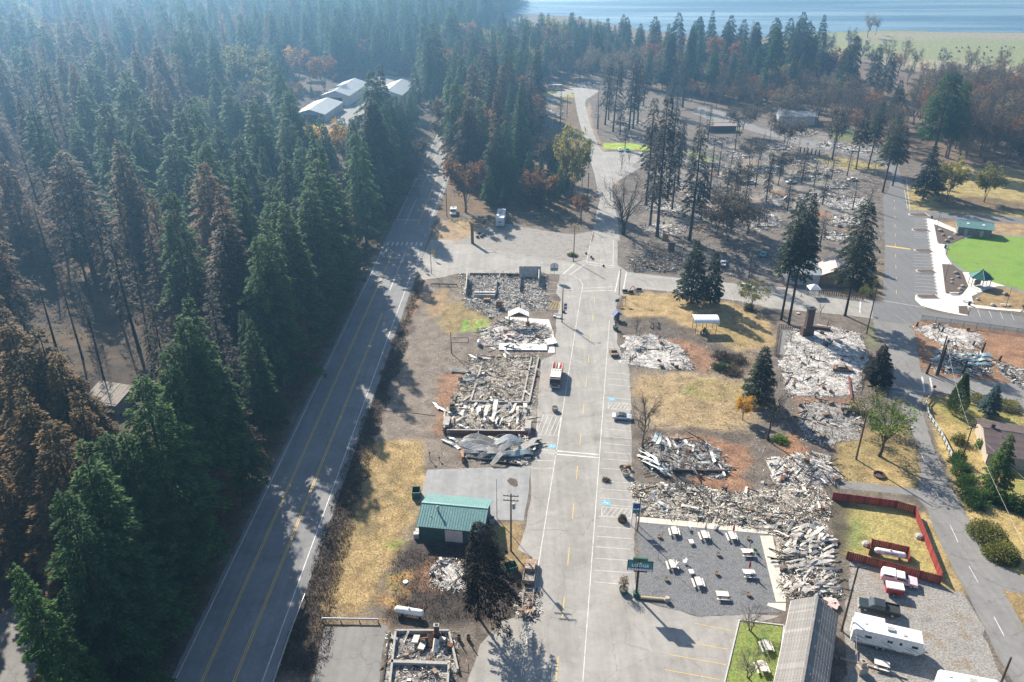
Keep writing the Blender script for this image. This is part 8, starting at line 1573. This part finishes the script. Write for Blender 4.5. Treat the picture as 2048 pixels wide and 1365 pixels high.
for k, (x, y, rz) in enumerate(((1908, 589, 0), (1935, 605, -.5), (2010, 612, -.1))):
    e = empty('park_bench', (*P(x, y), .03), rz, ['pale concrete bench at the gazebo mulch bed', 'pale slanted bench at the plaza grass corner', 'pale bench under the plaza light pole'][k], 'bench'); BX('seat', 'kerb', e, (0, 0, .45), (2.6, .6, .1)); 
    for s in (-1, 1): BX('leg', 'kerb', e, (s * 1.0, 0, .2), (.15, .5, .42))
for k, (x, y) in enumerate(((1890, 497), (1938, 611), (1863, 438))): e = empty('litter_bin', (*P(x, y), .03), 0, ['dark litter bin by the field path', 'dark litter bin at the small mulch bed', 'dark litter bin at the plaza entrance'][k], 'bin'); MB().lathe([(.3, 0), (.36, .9), (.38, .92)], 12).build('drum', 'charred', e); MB().lathe([(.38, .92), (.25, 1.1), (.05, 1.15)], 12).build('lid', 'black', e)
# stumps on the dry lake bed
for k in range(26): x, y = R.uniform(1880, 2048), R.uniform(92, 118); tag(MB().lathe([(.9, -.1), (.6, .5), (.55, 1.1), (.2, 1.2)], 7).build('old_stump', 'charred', loc=(*P(x, y), 0)), 'old dark tree stump on the dry lake bed', 'stump', 'stumps on the lake bed')
# ---------------------------------------------------------------- ground cover
def tufts(polys, n, mat, name, label, hlo, hhi, w_, seed, blades=3, tones=(.2, 1.0), clump=None):
    rng = np.random.default_rng(seed); B = []
    for poly, share in polys:
        poly = [HW(-30, -7), HW(-30, -2.6), HW(250, -2.6), HW(250, -7)] if poly == 'HW' else PP(poly); xs = [p[0] for p in poly]; ys = [p[1] for p in poly]; m = int(n * share * 2.2); X = rng.uniform(min(xs), max(xs), m); Y = rng.uniform(min(ys), max(ys), m); d = sdist(X, Y, poly) + (vnoise(X, Y, 3, 3, seed) - .5) * 3
        ok = (d > .2); 
        if clump: ok &= vnoise(X, Y, clump, 3, seed + 1) > .52
        B.append(np.stack([X[ok], Y[ok], np.zeros(ok.sum())], 1)[:int(n * share)])
    B = np.concatenate(B).repeat(blades, 0); k = len(B); B = B + rng.normal(0, w_ * .8, B.shape) * (1, 1, 0); d = rng.normal(0, .55, (k, 3)); d[:, 2] = 1; d /= np.linalg.norm(d, axis=1)[:, None]; L = rng.uniform(hlo, hhi, k); V, Fc = leaves(B, d, L, L * .28 + .02, .05, rng)
    tag(link(name, npmesh(name, V, Fc, np.stack([rng.uniform(*tones, k), rng.random(k), rng.random(k)], 1).repeat(4, 0)), mat), label, 'ground cover', kind='stuff')
leaf_mat('grass_dry', [(.0, (.20, .14, .06)), (.5, (.40, .30, .14)), (1, (.55, .43, .22))], .3); leaf_mat('grass_green', [(.0, (.06, .12, .025)), (1, (.17, .26, .06))], .4); leaf_mat('brush_burnt', [(.0, (.025, .02, .018)), (.6, (.075, .055, .045)), (1, (.15, .11, .08))], .1)
tufts([([(740, 870), (840, 890), (850, 960), (830, 1010), (800, 1090), (770, 1200), (700, 1230), (655, 1200), (690, 1080), (720, 960)], .4), ([(1240, 590), (1350, 590), (1480, 612), (1560, 660), (1480, 700), (1400, 680), (1262, 640)], .2), ([(1285, 752), (1500, 762), (1508, 838), (1380, 858), (1272, 790)], .2), ([(1848, 800), (2060, 830), (2060, 1150), (1900, 950)], .12), ([(1690, 1000), (1828, 1006), (1880, 1165), (1690, 1110)], .08)], 26000, 'grass_dry', 'dry_grass', 'dry yellow grass tufts on the lots', .06, .18, .15, 5, 2)
tufts([([(560, 1340), (650, 1365), (705, 1060), (790, 760), (850, 560), (838, 560), (700, 900), (620, 1140)], .6), ([(790, 1100), (1000, 1085), (1000, 1240), (770, 1245)], .12)], 20000, 'brush_burnt', 'burnt_brush', 'low burnt brush on the highway bank', .1, .32, .25, 6)
tufts([('HW', .7), ([(880, 440), (1160, 420), (1160, 460), (1000, 446), (900, 448)], .15), ([(835, 400), (890, 250), (870, 240), (790, 400)], .15)], 9000, 'photinia', 'forest_brush', 'low brush along the forest edge', .2, .55, .3, 7)
# loose burnt scraps strewn on bare ground
V, Fs, C = chips(PP([(900, 560), (1100, 550), (1080, 930), (870, 935), (880, 700)]), 2600, 'dark', .05, .35, 401); tag(link('scattered_scraps', npmesh('s', V, Fs, C), 'rubble'), 'small burnt scraps strewn between ruins', 'debris', kind='stuff')
V, Fs, C = chips(PP([(1260, 640), (1560, 700), (1730, 650), (1740, 960), (1560, 980), (1470, 985), (1280, 870)]), 4200, 'dark', .05, .4, 402); tag(link('scattered_scraps', npmesh('s', V, Fs, C), 'rubble'), 'small burnt scraps across the eastern lots', 'debris', kind='stuff')
V, Fs, C = chips(PP([(1240, 300), (1760, 300), (1765, 560), (1260, 545)]), 10000, 'dark', .25, .75, 403, clumpy=9.); tag(link('scattered_scraps', npmesh('s', V, Fs, C), 'rubble'), 'burnt scraps across the far lots', 'debris', kind='stuff')
# ---------------------------------------------------------------- haze
def haze():
    m = bpy.data.materials.new('haze'); m.use_nodes = True; n = m.node_tree.nodes; n.clear()
    o = n.new('ShaderNodeOutputMaterial'); v = n.new('ShaderNodeVolumePrincipled')
    v.inputs['Color'].default_value = (.30, .61, 1.0, 1); v.inputs['Density'].default_value = HAZE_D; v.inputs['Anisotropy'].default_value = .62
    m.node_tree.links.new(v.outputs[0], o.inputs['Volume']); M['haze'] = m
    b = MB().box((0, 1475, 48), (5400, 3900, 98)); ob = b.build('haze', 'haze')
    tag(ob, 'thin blue smoke haze over the valley', 'haze', kind='stuff')
HAZE_D = .00038
haze()
